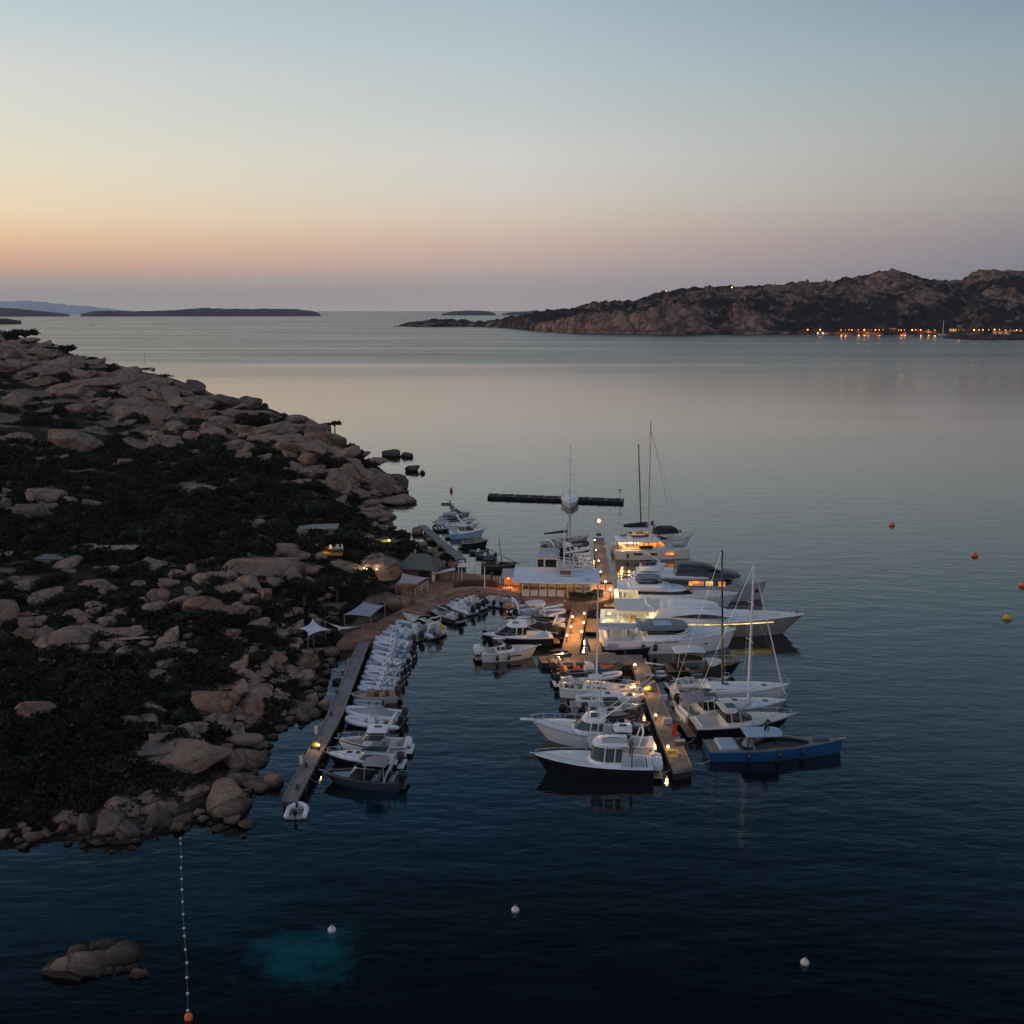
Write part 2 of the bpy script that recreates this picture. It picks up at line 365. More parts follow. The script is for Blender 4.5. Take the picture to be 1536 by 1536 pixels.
# ------------------------------------------------------------------ the headland
ctrl = []
def cp(px, py, z): p = P(px, py, z); ctrl.append((p.x, p.y, z))
RIDGE = [(-110, 472, 520), (0, 500, 480), (55, 514, 465), (100, 530, 450), (150, 545, 430), (200, 558, 410), (240, 566, 395), (275, 576, 385), (320, 590, 362), (370, 602, 342), (400, 609, 330), (440, 626, 315), (470, 641, 300), (520, 666, 285), (545, 682, 275), (575, 702, 262), (600, 722, 254)]
def rim(px, py, r):
    p = Pr(px, py, r); z = max(p.z, .5); ta = (CAM_H - z) / r; return p, z, max(7, z / (1.45 * ta + .02))
for px, py, r in RIDGE:
    p, z, dr = rim(px, py, r); ctrl.append((p.x, p.y, z))
    q = Pr(px, py, r + dr * .5); ctrl.append((q.x, q.y, z * .42)); q = Pr(px, py, r + dr); ctrl.append((q.x, q.y, -.5)); q = Pr(px, py, r + dr + 30); ctrl.append((q.x, q.y, -3))
for a in [(0, 620, 14), (0, 750, 8.5), (0, 900, 5), (0, 1000, 4), (0, 1100, 2.8), (0, 1200, 1.2), (200, 620, 11.5), (200, 700, 8.5), (200, 750, 7), (200, 900, 4.6), (200, 980, 3.6), (200, 1050, 2.6), (180, 1180, 1.4), (350, 650, 9),
          (350, 700, 7.2), (350, 750, 6), (350, 850, 5), (350, 950, 3.8), (350, 1030, 2), (450, 680, 6), (450, 740, 5), (450, 800, 4.6), (450, 880, 4), (520, 700, 4.6), (520, 760, 3), (560, 730, 2), (560, 815, 2.8), (600, 850, 2.2), (520, 860, 3.6), (420, 1000, 1.8), (560, 900, 2.2), (600, 880, 1.8), (500, 930, 1.6), (640, 862, 1.2), (-200, 620, 15), (-200, 800, 8), (-200, 1000, 4.6), (-200, 1200, 1.6)]: cp(*a)
SHORE = [(616, 730), (612, 740), (592, 748), (560, 753), (550, 765), (572, 788), (602, 803), (640, 818), (668, 832), (688, 846), (692, 862), (690, 885), (655, 905), (600, 928), (552, 958), (508, 982), (494, 1006), (472, 1030), (486, 1058), (480, 1074), (442, 1086), (408, 1104), (396, 1120), (402, 1142), (382, 1155), (352, 1164), (380, 1188), (370, 1214), (330, 1234), (268, 1241), (240, 1256), (185, 1268), (110, 1262), (78, 1258), (0, 1278), (-250, 1310)]
shore = [P(x, y).xy for x, y in SHORE]
far = [Pr(px, py, r + rim(px, py, r)[2]).xy for px, py, r in RIDGE]
poly = [tuple(p) for p in shore] + [(-260, 60), (-460, 300)] + [tuple(p) for p in far]
for p in shore: ctrl.append((p.x, p.y, .0))
ctrl.append((-300, 200, 8)); ctrl.append((-380, 350, 20))
ca = np.array(ctrl)
def tps_fit(c, lam=.3):
    n = len(c); d2 = ((c[:, None, :2] - c[None, :, :2]) ** 2).sum(-1)
    Kk = .5 * d2 * np.log(d2 + 1e-9) ; Kk[d2 < 1e-9] = 0
    A = np.zeros((n + 3, n + 3)); A[:n, :n] = Kk + lam * 60 * np.eye(n); A[:n, n] = 1; A[:n, n + 1:] = c[:, :2]; A[n:, :n] = A[:n, n:].T
    return np.linalg.solve(A, np.concatenate([c[:, 2], [0, 0, 0]]))
wts = tps_fit(ca)
GX0, GX1, GY0, GY1, GS = -330.0, 10.0, 62.0, 640.0, 2.0
gx = np.arange(GX0, GX1 + .1, GS); gy = np.arange(GY0, GY1 + .1, GS); nx, ny = len(gx), len(gy)
XX, YY = np.meshgrid(gx, gy); pts = np.stack([XX.ravel(), YY.ravel()], 1)
zz = np.zeros(len(pts))
for i in range(0, len(pts), 8000):
    q = pts[i:i + 8000]; d2 = ((q[:, None] - ca[None, :, :2]) ** 2).sum(-1)
    zz[i:i + 8000] = (.5 * d2 * np.log(d2 + 1e-9)) @ wts[:-3] + wts[-3] + q @ wts[-2:]
def poly_sd(q, pl):
    pl = np.array(pl); ins = np.zeros(len(q), bool); dm = np.full(len(q), 1e9)
    for i in range(len(pl)):
        a, b = pl[i], pl[(i + 1) % len(pl)]; e = b - a
        tt = np.clip(((q - a) @ e) / (e @ e + 1e-9), 0, 1); dm = np.minimum(dm, np.hypot(*(q - a - tt[:, None] * e).T))
        cond = (a[1] > q[:, 1]) != (b[1] > q[:, 1])
        xi = a[0] + (q[:, 1] - a[1]) / (b[1] - a[1] + 1e-12) * e[0]
        ins ^= cond & (q[:, 0] < xi)
    return np.where(ins, dm, -dm)
sdist = poly_sd(pts, poly)
nse = np.array([noise.fractal(Vector((x * .055, y * .055, 3)), 1.0, 2.1, 4) for x, y in pts])
nse2 = np.array([noise.fractal(Vector((x * .2, y * .2, 9)), 1.0, 2.1, 2) for x, y in pts])
land = np.maximum(zz, .25) * np.clip(sdist / 5, .12, 1) + nse * np.clip(sdist / 14, 0, 1) * 1.3 + nse2 * .35 * np.clip(sdist / 6, 0, 1)
zf = np.where(sdist > 0, np.maximum(land, .15), np.maximum(sdist * .4, -3))
def qdist(p): return float(poly_sd(np.array([[p.x, p.y]]), quay_w)[0])
QUAY = [(505, 965), (538, 962), (554, 960), (587, 934), (629, 921), (662, 908), (679, 897), (690, 893), (714, 889), (748, 889), (781, 896), (815, 902), (849, 905), (884, 906), (900, 903), (919, 897), (921, 880), (919, 874), (890, 873), (760, 877), (722, 872), (682, 866), (655, 861), (615, 865), (592, 882), (612, 893), (600, 915), (560, 935), (520, 950)]
quay_w = [tuple(P(x, y, 1.0).xy) for x, y in QUAY]
qd = poly_sd(pts, quay_w)
zf = np.where(qd > -2.5, np.minimum(zf, .55), zf)
ZG = zf.reshape(ny, nx)
def ground(x, y):
    fx = min(max((x - GX0) / GS, 0), nx - 1.001); fy = min(max((y - GY0) / GS, 0), ny - 1.001); i, j = int(fx), int(fy); a, b = fx - i, fy - j
    return float((ZG[j, i] * (1 - a) + ZG[j, i + 1] * a) * (1 - b) + (ZG[j + 1, i] * (1 - a) + ZG[j + 1, i + 1] * a) * b)
def hit(px, py):                            # where the sight line meets the headland or the sea
    d = ray(px, py); h = math.hypot(d.x, d.y); r = 60.0
    while r < 640:
        t = r / h; x, y, z = d.x * t, d.y * t, CAM_H + d.z * t
        if z <= max(ground(x, y), 0) : return Vector((x, y, max(ground(x, y), 0)))
        r += .8 + r * .002
    return None
def terrain_mat():
    m = bpy.data.materials.new('headland_ground'); m.use_nodes = True; t = m.node_tree; b = t.nodes['Principled BSDF']; b.inputs['Roughness'].default_value = .95
    b.inputs['Specular IOR Level'].default_value = .1
    g = N('ShaderNodeNewGeometry', t)
    def nz(sc, det, mp=None):
        n = N('ShaderNodeTexNoise', t); n.inputs['Scale'].default_value = sc; n.inputs['Detail'].default_value = det; K(g.outputs['Position'], n.inputs['Vector'], t); return n.outputs[0]
    def mr(x, a0, a1, b0=0.0, b1=1.0):
        r = N('ShaderNodeMapRange', t); r.inputs[1].default_value = a0; r.inputs[2].default_value = a1; r.inputs[3].default_value = b0; r.inputs[4].default_value = b1; K(x, r.inputs[0], t); return r.outputs[0]
    c = mixc(mr(nz(.6, 6), .35, .65), (.016, .016, .011, 1), (.034, .03, .02, 1), t)
    c = mixc(mr(nz(.075, 7), .50, .56), c, mixc(nz(.9, 5), (.27, .2, .16, 1), (.12, .095, .08, 1), t), t)
    sz = N('ShaderNodeSeparateXYZ', t); K(g.outputs['Position'], sz.inputs[0], t)
    c = mixc(mr(sz.outputs[2], .2, .6, .8, 0), c, (.012, .010, .008, 1), t)
    K(c, b.inputs['Base Color'], t)
    bp = N('ShaderNodeBump', t); bp.inputs['Strength'].default_value = 1; bp.inputs['Distance'].default_value = .6; K(nz(.8, 8), bp.inputs['Height'], t); K(bp.outputs[0], b.inputs['Normal'], t)
    return m
def grid_mesh(name, vs, nx, ny, m, smooth=True):
    me = bpy.data.meshes.new(name); vs = np.asarray(vs, np.float32)
    me.vertices.add(len(vs)); me.vertices.foreach_set('co', vs.ravel())
    j, i = np.meshgrid(np.arange(ny - 1), np.arange(nx - 1), indexing='ij'); a = (j * nx + i).ravel()
    q = np.stack([a, a + 1, a + nx + 1, a + nx], 1).astype(np.int32)
    return fill(me, q, name, m, smooth)
def fill(me, q, name, m, smooth=False):
    nf = len(q); me.loops.add(nf * 4); me.loops.foreach_set('vertex_index', q.ravel()); me.polygons.add(nf)
    me.polygons.foreach_set('loop_start', np.arange(0, nf * 4, 4, dtype=np.int32)); me.polygons.foreach_set('loop_total', np.full(nf, 4, np.int32))
    me.materials.append(m); me.update(); me.validate()
    if smooth: me.shade_smooth()
    o = bpy.data.objects.new(name, me); C.objects.link(o); return o
props(grid_mesh('headland_terrain', np.stack([XX.ravel(), YY.ravel(), zf], 1), nx, ny, terrain_mat()), kind='structure')

# ------------------------------------------------------------------ the far shore
def interp(tab, x): return float(np.interp(x, [t[0] for t in tab], [t[1] for t in tab]))
def hill_mat(name, scrub, rock, red, bias=.5, scale=.02):
    m = bpy.data.materials.new(name); m.use_nodes = True; t = m.node_tree; b = t.nodes['Principled BSDF']; b.inputs['Roughness'].default_value = .95; b.inputs['Specular IOR Level'].default_value = .1
    g = N('ShaderNodeNewGeometry', t)
    def nz(sc, det, rough=.6):
        n = N('ShaderNodeTexNoise', t); n.inputs['Scale'].default_value = sc; n.inputs['Detail'].default_value = det; n.inputs['Roughness'].default_value = rough; K(g.outputs['Position'], n.inputs['Vector'], t); return n.outputs[0]
    def mr(x, a0, a1, b0=0.0, b1=1.0):
        r = N('ShaderNodeMapRange', t); r.inputs[1].default_value = a0; r.inputs[2].default_value = a1; r.inputs[3].default_value = b0; r.inputs[4].default_value = b1; K(x, r.inputs[0], t); return r.outputs[0]
    at = N('ShaderNodeAttribute', t); at.attribute_name = 'rockiness'
    k = math_n('ADD', math_n('MULTIPLY', math_n('SUBTRACT', nz(scale * .9, 8, .68), .5, t), 2.4, t), at.outputs['Fac'], t)
    k = mr(k, bias - .08, bias + .12)
    rk = mixc(mr(nz(scale * 2, 6), .35, .65), rock + (1,), red + (1,), t)
    rk = mixc(mr(nz(scale * 2.2, 7, .72), .46, .62, 0, .85), rk, tuple(x * .2 for x in rock) + (1,), t)  # dark blotches paint crevice shade into the rock colour
    v = N('ShaderNodeTexVoronoi', t); v.feature = 'DISTANCE_TO_EDGE'; v.inputs['Scale'].default_value = scale * 1.3
    n2 = N('ShaderNodeTexNoise', t); n2.inputs['Scale'].default_value = scale * 2; n2.inputs['Detail'].default_value = 5; K(g.outputs['Position'], n2.inputs['Vector'], t)
    va = N('ShaderNodeVectorMath', t, operation='MULTIPLY_ADD'); K(n2.outputs['Color'], va.inputs[0], t); va.inputs[1].default_value = (1 / scale,) * 3; K(g.outputs['Position'], va.inputs[2], t); K(va.outputs[0], v.inputs['Vector'], t)
    rk = mixc(mr(v.outputs['Distance'], .0, .14, .8, 0), rk, tuple(x * .15 for x in rock) + (1,), t)  # darkened cell edges, shade between crags put into the colour
    K(mixc(k, scrub + (1,), rk, t), b.inputs['Base Color'], t)
    bp = N('ShaderNodeBump', t); bp.inputs['Strength'].default_value = 1; bp.inputs['Distance'].default_value = 22; K(nz(scale * 1.6, 9, .62), bp.inputs['Height'], t); K(bp.outputs[0], b.inputs['Normal'], t)
    return m
FSHORE = [(596, 490), (640, 490.5), (700, 490), (760, 492), (800, 496), (860, 499.5), (1000, 501.5), (1200, 502), (1420, 502.5), (1536, 504), (1800, 506)]
FRIDGE = [(596, 489), (610, 484), (640, 481.5), (690, 479), (712, 482), (740, 480), (760, 476), (800, 471), (850, 464), (880, 455), (905, 452.5), (950, 452), (985, 439), (1015, 434), (1040, 432), (1100, 431), (1150, 429), (1180, 426), (1230, 424), (1265, 418), (1290, 414), (1312, 408), (1330, 405.5), (1348, 407), (1362, 413), (1378, 419), (1400, 421), (1440, 420), (1452, 412), (1470, 407), (1500, 409), (1536, 407), (1600, 415), (1700, 430), (1800, 470)]
# low domes of bare rock in front of the main ridge: pixel x, depth share, half width in px, height in metres, rockiness
DOMES = [(830, .1, 40, 12, .5), (880, .1, 34, 20, .9), (925, .1, 42, 30, 1), (985, .12, 44, 36, 1), (1030, .14, 30, 30, .7), (1120, .05, 24, 20, .9), (1100, .3, 60, 20, .2), (1200, .45, 70, 25, .3), (1290, .5, 50, 40, .7), (1330, .75, 60, 26, .95), (1385, .4, 42, 42, .6), (1240, .7, 60, 20, .4), (1480, .75, 50, 30, .55), (1500, .35, 50, 28, .4), (660, .3, 50, 6, .5), (760, .4, 50, 8, .2), (1180, .8, 70, 10, .8), (1095, .75, 60, 8, .65), (1505, .9, 60, 8, .8), (1000, .65, 50, 6, .55), (1420, .85, 40, 6, .5), (905, .7, 50, 5, .45)]
def far_hill():
    xs = np.linspace(590, 1790, 521); ns = 72; vs = []; rk = []
    for s_ in np.linspace(0, 1.35, ns):
        for px in xs:
            p0 = P(px, interp(FSHORE, px)); r0 = p0.xy.length
            yr = interp(FRIDGE, px); dep = 90 + 620 * min(1, max(0, (px - 760) / 520))
            top = Pr(px, yr, r0 + dep)
            f = min(s_, 1)
            prof = f ** .8 if s_ <= 1 else max(0, 1 - (s_ - 1) / .35 * 1.05)
            h = top.z * prof; k = 0
            for dx, ds, wd, hh, ro in DOMES:
                e = ((px - dx) / wd) ** 2 + ((s_ - ds) / .16) ** 2
                if e < 4:
                    q = math.exp(-e * 1.3); h = h + hh * .75 * q * (1 - .55 * f); k = max(k, ro * q)
            d = ray(px, 480); hx = math.hypot(d.x, d.y); rr = r0 + dep * s_ + (noise.noise(Vector((px * .05, s_ * 9, 0))) * 10)
            x, y = d.x / hx * rr, d.y / hx * rr
            n1 = noise.ridged_multi_fractal(Vector((x * .011, y * .011, 1.7)), .9, 2.1, 6, 1.0, 2.0) - 1.1
            n2 = noise.fractal(Vector((x * .05, y * .05, 4)), 1, 2.1, 4)
            n3 = abs(noise.noise(Vector((x * .09, y * .06, 8)))) * 2 - .5
            amp = min(1, h / 22)
            damp = 1 - .6 * math.exp(-((s_ - 1) / .12) ** 2)
            h = h + amp * damp * (n1 * 15 + n2 * 9 + n3 * 5)
            if s_ <= 0: h = -2
            elif s_ < .06: h = min(h, 9 * s_ / .06 + 1 + n2)
            vs.append((x, y, h)); rk.append(k + .18 * (1 - f) - .05)
    o = grid_mesh('far_hills', vs, len(xs), ns, hill_mat('far_hill_ground', (.028, .025, .026), (.34, .235, .2), (.46, .24, .165), .27, .026), smooth=False)
    a = o.data.attributes.new('rockiness', 'FLOAT', 'POINT'); a.data.foreach_set('value', np.array(rk, np.float32))
    props(o, kind='structure')
far_hill()
def island(name, prof, rdist, depth, m, label=None):
    xs = np.linspace(prof[0][0], prof[-1][0], 160); vs = []; ns = 14; rk = []
    for s_ in np.linspace(0, 1, ns):
        for px in xs:
            top = Pr(px, interp(prof, px), rdist + depth * .5); d = ray(px, 480); hx = math.hypot(d.x, d.y); rr = rdist + depth * s_
            h = max(top.z, 0) * math.sin(math.pi * s_) ** .6 * (1 + .12 * noise.noise(Vector((px * .12, s_ * 6, rdist))))
            vs.append((d.x / hx * rr, d.y / hx * rr, h if 0 < s_ < 1 and xs[0] < px < xs[-1] else -3)); rk.append(.1)
    o = grid_mesh(name, vs, len(xs), ns, m); a = o.data.attributes.new('rockiness', 'FLOAT', 'POINT'); a.data.foreach_set('value', np.array(rk, np.float32))
    props(o, kind='structure')
IM = hill_mat('island_ground', (.02, .026, .036), (.06, .06, .065), (.06, .055, .06), .75, .004)
island('island', [(120, 471.5), (140, 467), (165, 466), (200, 467), (240, 466), (280, 464), (305, 462), (330, 462.8), (360, 463.5), (400, 463), (440, 463.5), (468, 466), (482, 471)], 8200, 900, IM)
island('island', [(-160, 471), (-60, 462), (0, 461.5), (20, 462.2), (45, 465), (75, 467.6), (105, 471.5)], 8400, 900, IM)
island('island', [(-80, 482), (-20, 477), (10, 477.8), (32, 481.5)], 3600, 160, hill_mat('skerry_ground', (.02, .02, .02), (.1, .08, .075), (.1, .08, .07), .5, .03))
island('island', [(662, 471), (680, 466.8), (700, 466), (720, 466), (733, 467), (744, 471)], 9300, 700, IM)
island('island', [(752, 471), (770, 468), (790, 467.6), (800, 465.4), (808, 465.8), (815, 468.6), (828, 471)], 9600, 700, IM)
island('mountain', [(-300, 468), (-100, 457), (-20, 453), (30, 451.5), (60, 452.5), (90, 456), (130, 459), (165, 463), (205, 467)], 13200, 1200, hill_mat('painted_haze_mountain', (.62, .66, .72), (.62, .66, .72), (.62, .66, .72), .75, .002))  # pale blue-grey ground colour paints in the haze of distance
def low_spit():
    V = [(1418, 507), (1430, 503), (1455, 499.5), (1500, 499), (1536, 500), (1640, 500)]
    xs = np.linspace(1416, 1660, 120); vs = []; ns = 16; rk = []
    for s_ in np.linspace(0, 1, ns):
        for px in xs:
            p0 = P(px, 508 + min(2.5, (px - 1416) * .05)); r0 = p0.xy.length; d = ray(px, 480); hx = math.hypot(d.x, d.y); rr = r0 + 130 * s_
            h = (6 * min(1, (px - 1416) / 20) * math.sin(math.pi * min(.5, s_ * 1.1 + .05))) * (1 + .5 * noise.noise(Vector((px * .1, s_ * 5, 7)))) if s_ > 0 else -1
            vs.append((d.x / hx * rr, d.y / hx * rr, h)); rk.append(.5)
    o = grid_mesh('rocky_spit_terrain', vs, len(xs), ns, hill_mat('spit_ground', (.04, .035, .032), (.2, .15, .125), (.22, .15, .12), .4, .08), smooth=False)
    a = o.data.attributes.new('rockiness', 'FLOAT', 'POINT'); a.data.foreach_set('value', np.array(rk, np.float32)); props(o, kind='structure')
low_spit()

# ------------------------------------------------------------------ granite boulders
def boulder_mesh(seed, flat=.0, cuts=5, sub=4):
    import bmesh
    rnd = random.Random(seed); bm = bmesh.new(); bmesh.ops.create_icosphere(bm, subdivisions=sub, radius=1.0)
    planes = []
    for _ in range(cuts):
        n = Vector((rnd.gauss(0, 1), rnd.gauss(0, 1), rnd.gauss(0, .8))).normalized(); planes.append((n, rnd.uniform(.5, .88)))
    off = Vector((seed * 3.1, seed * 1.7, seed * .9))
    gro = Vector((rnd.gauss(0, 1), rnd.gauss(0, 1), rnd.gauss(0, .3))).normalized(); gd = rnd.uniform(-.35, .35)
    for v in bm.verts:
        p = v.co.copy(); e = .72
        p = Vector([math.copysign(abs(c) ** e, c) for c in p])
        for n, d in planes:
            k = p.dot(n) - d
            if k > 0: p -= n * k * .93
        p *= 1 + .16 * noise.noise(p * 1.1 + off) + .07 * noise.noise(p * 2.7 + off) + .025 * noise.noise(p * 7 + off)
        g = (p.dot(gro) - gd + .1 * noise.noise(p * 2 + off)) / .07
        if abs(g) < 2.5: p *= 1 - .10 * math.exp(-g * g)
        if p.z < -.5: p.z = -.5 + (p.z + .5) * .5
        v.co = p
    me = bpy.data.meshes.new('boulder'); bm.to_mesh(me); bm.free(); me.shade_smooth(); return me
BM = [boulder_mesh(i + 1, cuts=5 + i % 6) for i in range(12)]
MATS = {}
def boulder(px, py, w, h, label=None, m=None, seed=None, tilt=None, group=None, stretch=1.0, zoff=0.0, dz=None):
    base = hit(px, py + h * .30)
    if base is None: return None
    k = (base.y * CP + (CAM_H - base.z) * SP) / 1536
    rnd = random.Random(int(px * 31 + py * 17)); sx = w * k / 2; el = math.atan2(CAM_H - base.z, base.y)
    sy = sx * rnd.uniform(.65, .95) * stretch
    hh = h * k / 2                              # half of the apparent height
    sz = math.sqrt(max((hh ** 2 - (sy * math.sin(el)) ** 2), (hh * .45) ** 2)) / math.cos(el) * 1.12
    if hh < sy * math.sin(el): sy = hh * .85 / math.sin(el)
    seed = rnd.randrange(12) if seed is None else seed
    me = BM[seed % 12]
    m = m or (ROCK if rnd.random() < .7 else ROCKO)
    key = (seed % 12, m.name)
    if key not in MATS: q = me.copy(); q.materials.append(m); MATS[key] = q
    o = bpy.data.objects.new('boulder', MATS[key]); C.objects.link(o)
    o.location = (base.x, base.y + sy * .35, base.z + sz * .30 + zoff); o.scale = (sx, sy, sz)
    flip = rnd.choice((1, -1)); ty = rnd.uniform(-.15, .15) if tilt is None else tilt; o.rotation_euler = (rnd.uniform(-.12, .12), ty * flip, (0 if flip > 0 else math.pi) + rnd.uniform(-.3, .3))
    props(o, label or 'rounded pink granite boulder bedded among the dark scrub of the headland', 'boulder', group or 'granite boulders of the headland')
    ROCKS.append((px, py, w, h)); return o
ROCKS = []
NAMED = [  # x, y, width, height in photograph pixels; label; material; seed; tilt; stretch
 (393, 852, 122, 40, 'long flat-topped pale boulder, the widest on the slope above the pale sails', ROCK, 2, .03),
 (429, 862, 34, 32, 'round boulder with a dark cleft beside the long flat-topped boulder', ROCKO, 5, 0),
 (302, 913, 62, 32, 'peaked tan boulder beside a long low slab in the middle of the slope', ROCKO, 3, 0),
 (352, 921, 74, 22, 'long low tan slab lying against a peaked boulder in mid slope', ROCKO, 7, .1),
 (236, 896, 32, 20, 'small domed boulder left of the peaked tan boulder in mid slope', ROCK, 1, 0),
 (261, 905, 44, 18, 'grey wedge-shaped boulder leaning on the peaked tan boulder', ROCK, 8, -.15),
 (398, 895, 23, 30, 'upright egg-shaped boulder standing below the long flat-topped one', ROCKO, 4, 0),
 (327, 1058, 96, 42, 'big rusty orange boulder with a rounded brow above the inner shore', ROCKO, 9, .08),
 (376, 1073, 50, 34, 'rusty boulder joined to the right of the big orange one at the water', ROCKO, 6, .05),
 (318, 1088, 74, 24, 'low yellowish ledge at the foot of the big orange boulder', ROCK, 10, 0),
 (455, 1060, 70, 16, 'long pale slab on the promontory pointing at the plain pontoon', ROCK, 11, .06),
 (456, 1073, 54, 16, 'dark overhanging ledge under the long pale slab of the promontory', ROCK, 2, .1),
 (256, 1139, 150, 56, 'huge smooth grey-pink whaleback boulder right of the wooden deck', ROCK, 0, .0),
 (356, 1141, 88, 34, 'cracked flank of the whaleback outcrop sloping into the water', ROCK, 5, .08),
 (341, 1203, 84, 62, 'great smooth egg-like boulder standing at the water edge', ROCK, 4, .12),
 (409, 1177, 40, 30, 'round tan boulder in the water just left of the pontoon end', ROCKO, 4, .0),
 (379, 1178, 34, 18, 'small reddish boulder between the great egg boulder and the round tan one', ROCK, 1, .0),
 (277, 1190, 62, 22, 'flat split boulder above the small blocks by the water', ROCK, 8, .0),
 (221, 1216, 52, 26, 'sharp-edged wedge boulder above the shoreline cluster', ROCK, 3, .0),
 (160, 1238, 48, 44, 'tall square cracked boulder, highest of the shoreline cluster', ROCKD, 9, .0),
 (127, 1240, 26, 36, 'narrow upright boulder left of the tall square one', ROCKD, 6, .0),
 (195, 1246, 38, 28, 'split boulder right of the tall square one at the waterline', ROCKD, 7, .1),
 (241, 1238, 54, 30, 'boulder with one slanting crack low by the water', ROCKD, 10, .1),
 (42, 1075, 88, 36, 'broad dark reddish dome among scrub at the left edge', ROCKO, 5, .0),
 (120, 950, 84, 30, 'broad layered pale slab with steps in the left mid slope', ROCK, 8, .05),
 (195, 952, 76, 22, 'long layered slab reaching right towards a narrow plank', ROCK, 11, .1),
 (262, 974, 70, 18, 'low weathered slab below the narrow plank', ROCK, 2, .05),
 (42, 957, 40, 24, 'tan loaf-shaped boulder near the left edge', ROCKO, 1, .0),
 (4, 922, 44, 46, 'big pale boulder cut by the left edge of the photo', ROCK, 3, .0),
 (176, 1020, 50, 16, 'pale hump with scrub below it in the lower slope', ROCK, 10, .0),
 (228, 1021, 64, 24, 'pale flat-backed boulder in the lower slope above dark bushes', ROCK, 7, .1),
 (221, 1085, 46, 22, 'two-humped boulder above the wooden deck', ROCK, 6, .0),
 (236, 1098, 46, 22, 'dark rounded boulder just above the whaleback', ROCKD, 1, .0),
 (407, 986, 48, 18, 'long tan boulder in the shallow cove under the blue-white sail', ROCKO, 8, .05),
 (462, 996, 54, 22, 'blocky tan boulder at the head of the shallow cove', ROCKO, 9, .0),
 (454, 1027, 32, 13, 'flat pebble-like boulder lying in the cove water', ROCKO, 4, .0),
 (482, 1023, 27, 14, 'dark oval boulder in the cove water nearest the pontoon', ROCKD, 4, .0),
 (505, 1022, 15, 10, 'small dark boulder touching the plain pontoon', ROCKD, 1, .0),
 (450, 1008, 18, 16, 'small pointed boulder in the cove', ROCKO, 3, .0),
 (590, 906, 78, 32, 'long ribbed slab of rock between the two grey shade sails', ROCK, 11, .1),
 (556, 944, 40, 14, 'low tan slab at the foot of the pontoon under the wide grey sail', ROCKO, 2, .0),
 (572, 862, 62, 34, 'large rounded outcrop with small lights along its top', ROCK, 0, .06),
 (530, 857, 60, 24, 'sloping pale outcrop running up left of the small lights', ROCK, 8, .15),
 (441, 832, 46, 26, 'blocky outcrop left of the little orange-lit terrace', ROCK, 7, .05),
 (512, 722, 60, 34, 'large sloping slab with one upright joint on the point', ROCK, 10, .25),
 (537, 712, 54, 34, 'smooth slab stepping down towards the tip of the point', ROCK, 2, .3),
 (565, 722, 48, 34, 'slab second from the tip of the rocky point', ROCK, 8, .35),
 (592, 722, 44, 28, 'dark pointed slab at the very tip of the rocky point', ROCKD, 3, .4),
 (575, 738, 52, 18, 'low dark shelf of rock along the water under the tip', ROCKD, 11, .1),
 (500, 660, 50, 30, 'big rounded boulder on the skyline above the point', ROCK, 4, .1),
 (475, 654, 44, 30, 'grey boulder with square shoulders on the skyline', ROCKD, 9, .1),
 (445, 631, 42, 20, 'long skyline boulder right of the little umbrella-shaped tree', ROCK, 6, .15),
 (288, 582, 40, 26, 'dark square-topped boulder on the skyline of the headland', ROCKD, 9, .2),
 (345, 604, 56, 24, 'broad boulder just under the skyline, right of the dark square-topped one', ROCKD, 7, .15),
 (375, 606, 34, 22, 'double-headed boulder on the skyline in the middle of the ridge', ROCKD, 1, .1),
 (208, 579, 26, 20, 'pale upright boulder under the skyline bushes', ROCK, 4, .0),
 (228, 623, 58, 28, 'pale split boulder standing alone on the upper slope', ROCK, 5, .0),
 (112, 664, 104, 40, 'long pinkish slab tilted down to the right on the upper slope', ROCK, 11, .42),
 (22, 602, 56, 28, 'pinkish hump below the ridge at the left edge', ROCK, 10, .2),
 (22, 539, 34, 26, 'square pale boulder near the ridge at the left edge', ROCKD, 6, .0),
 (72, 745, 80, 30, 'pale boulder split by a dark crack in the left mid slope', ROCK, 9, .12),
 (42, 771, 58, 28, 'grey domed boulder below the split one in the left mid slope', ROCKD, 0, .1),
 (138, 756, 32, 14, 'small pale tail of rock right of the split boulder', ROCK, 2, .2),
 (8, 760, 34, 26, 'grey boulder at the left edge beside the domed one', ROCKD, 5, .0),
]
for n in NAMED: boulder(n[0], n[1], n[2], n[3], n[4], n[5], n[6], n[7] if n[7] else None)
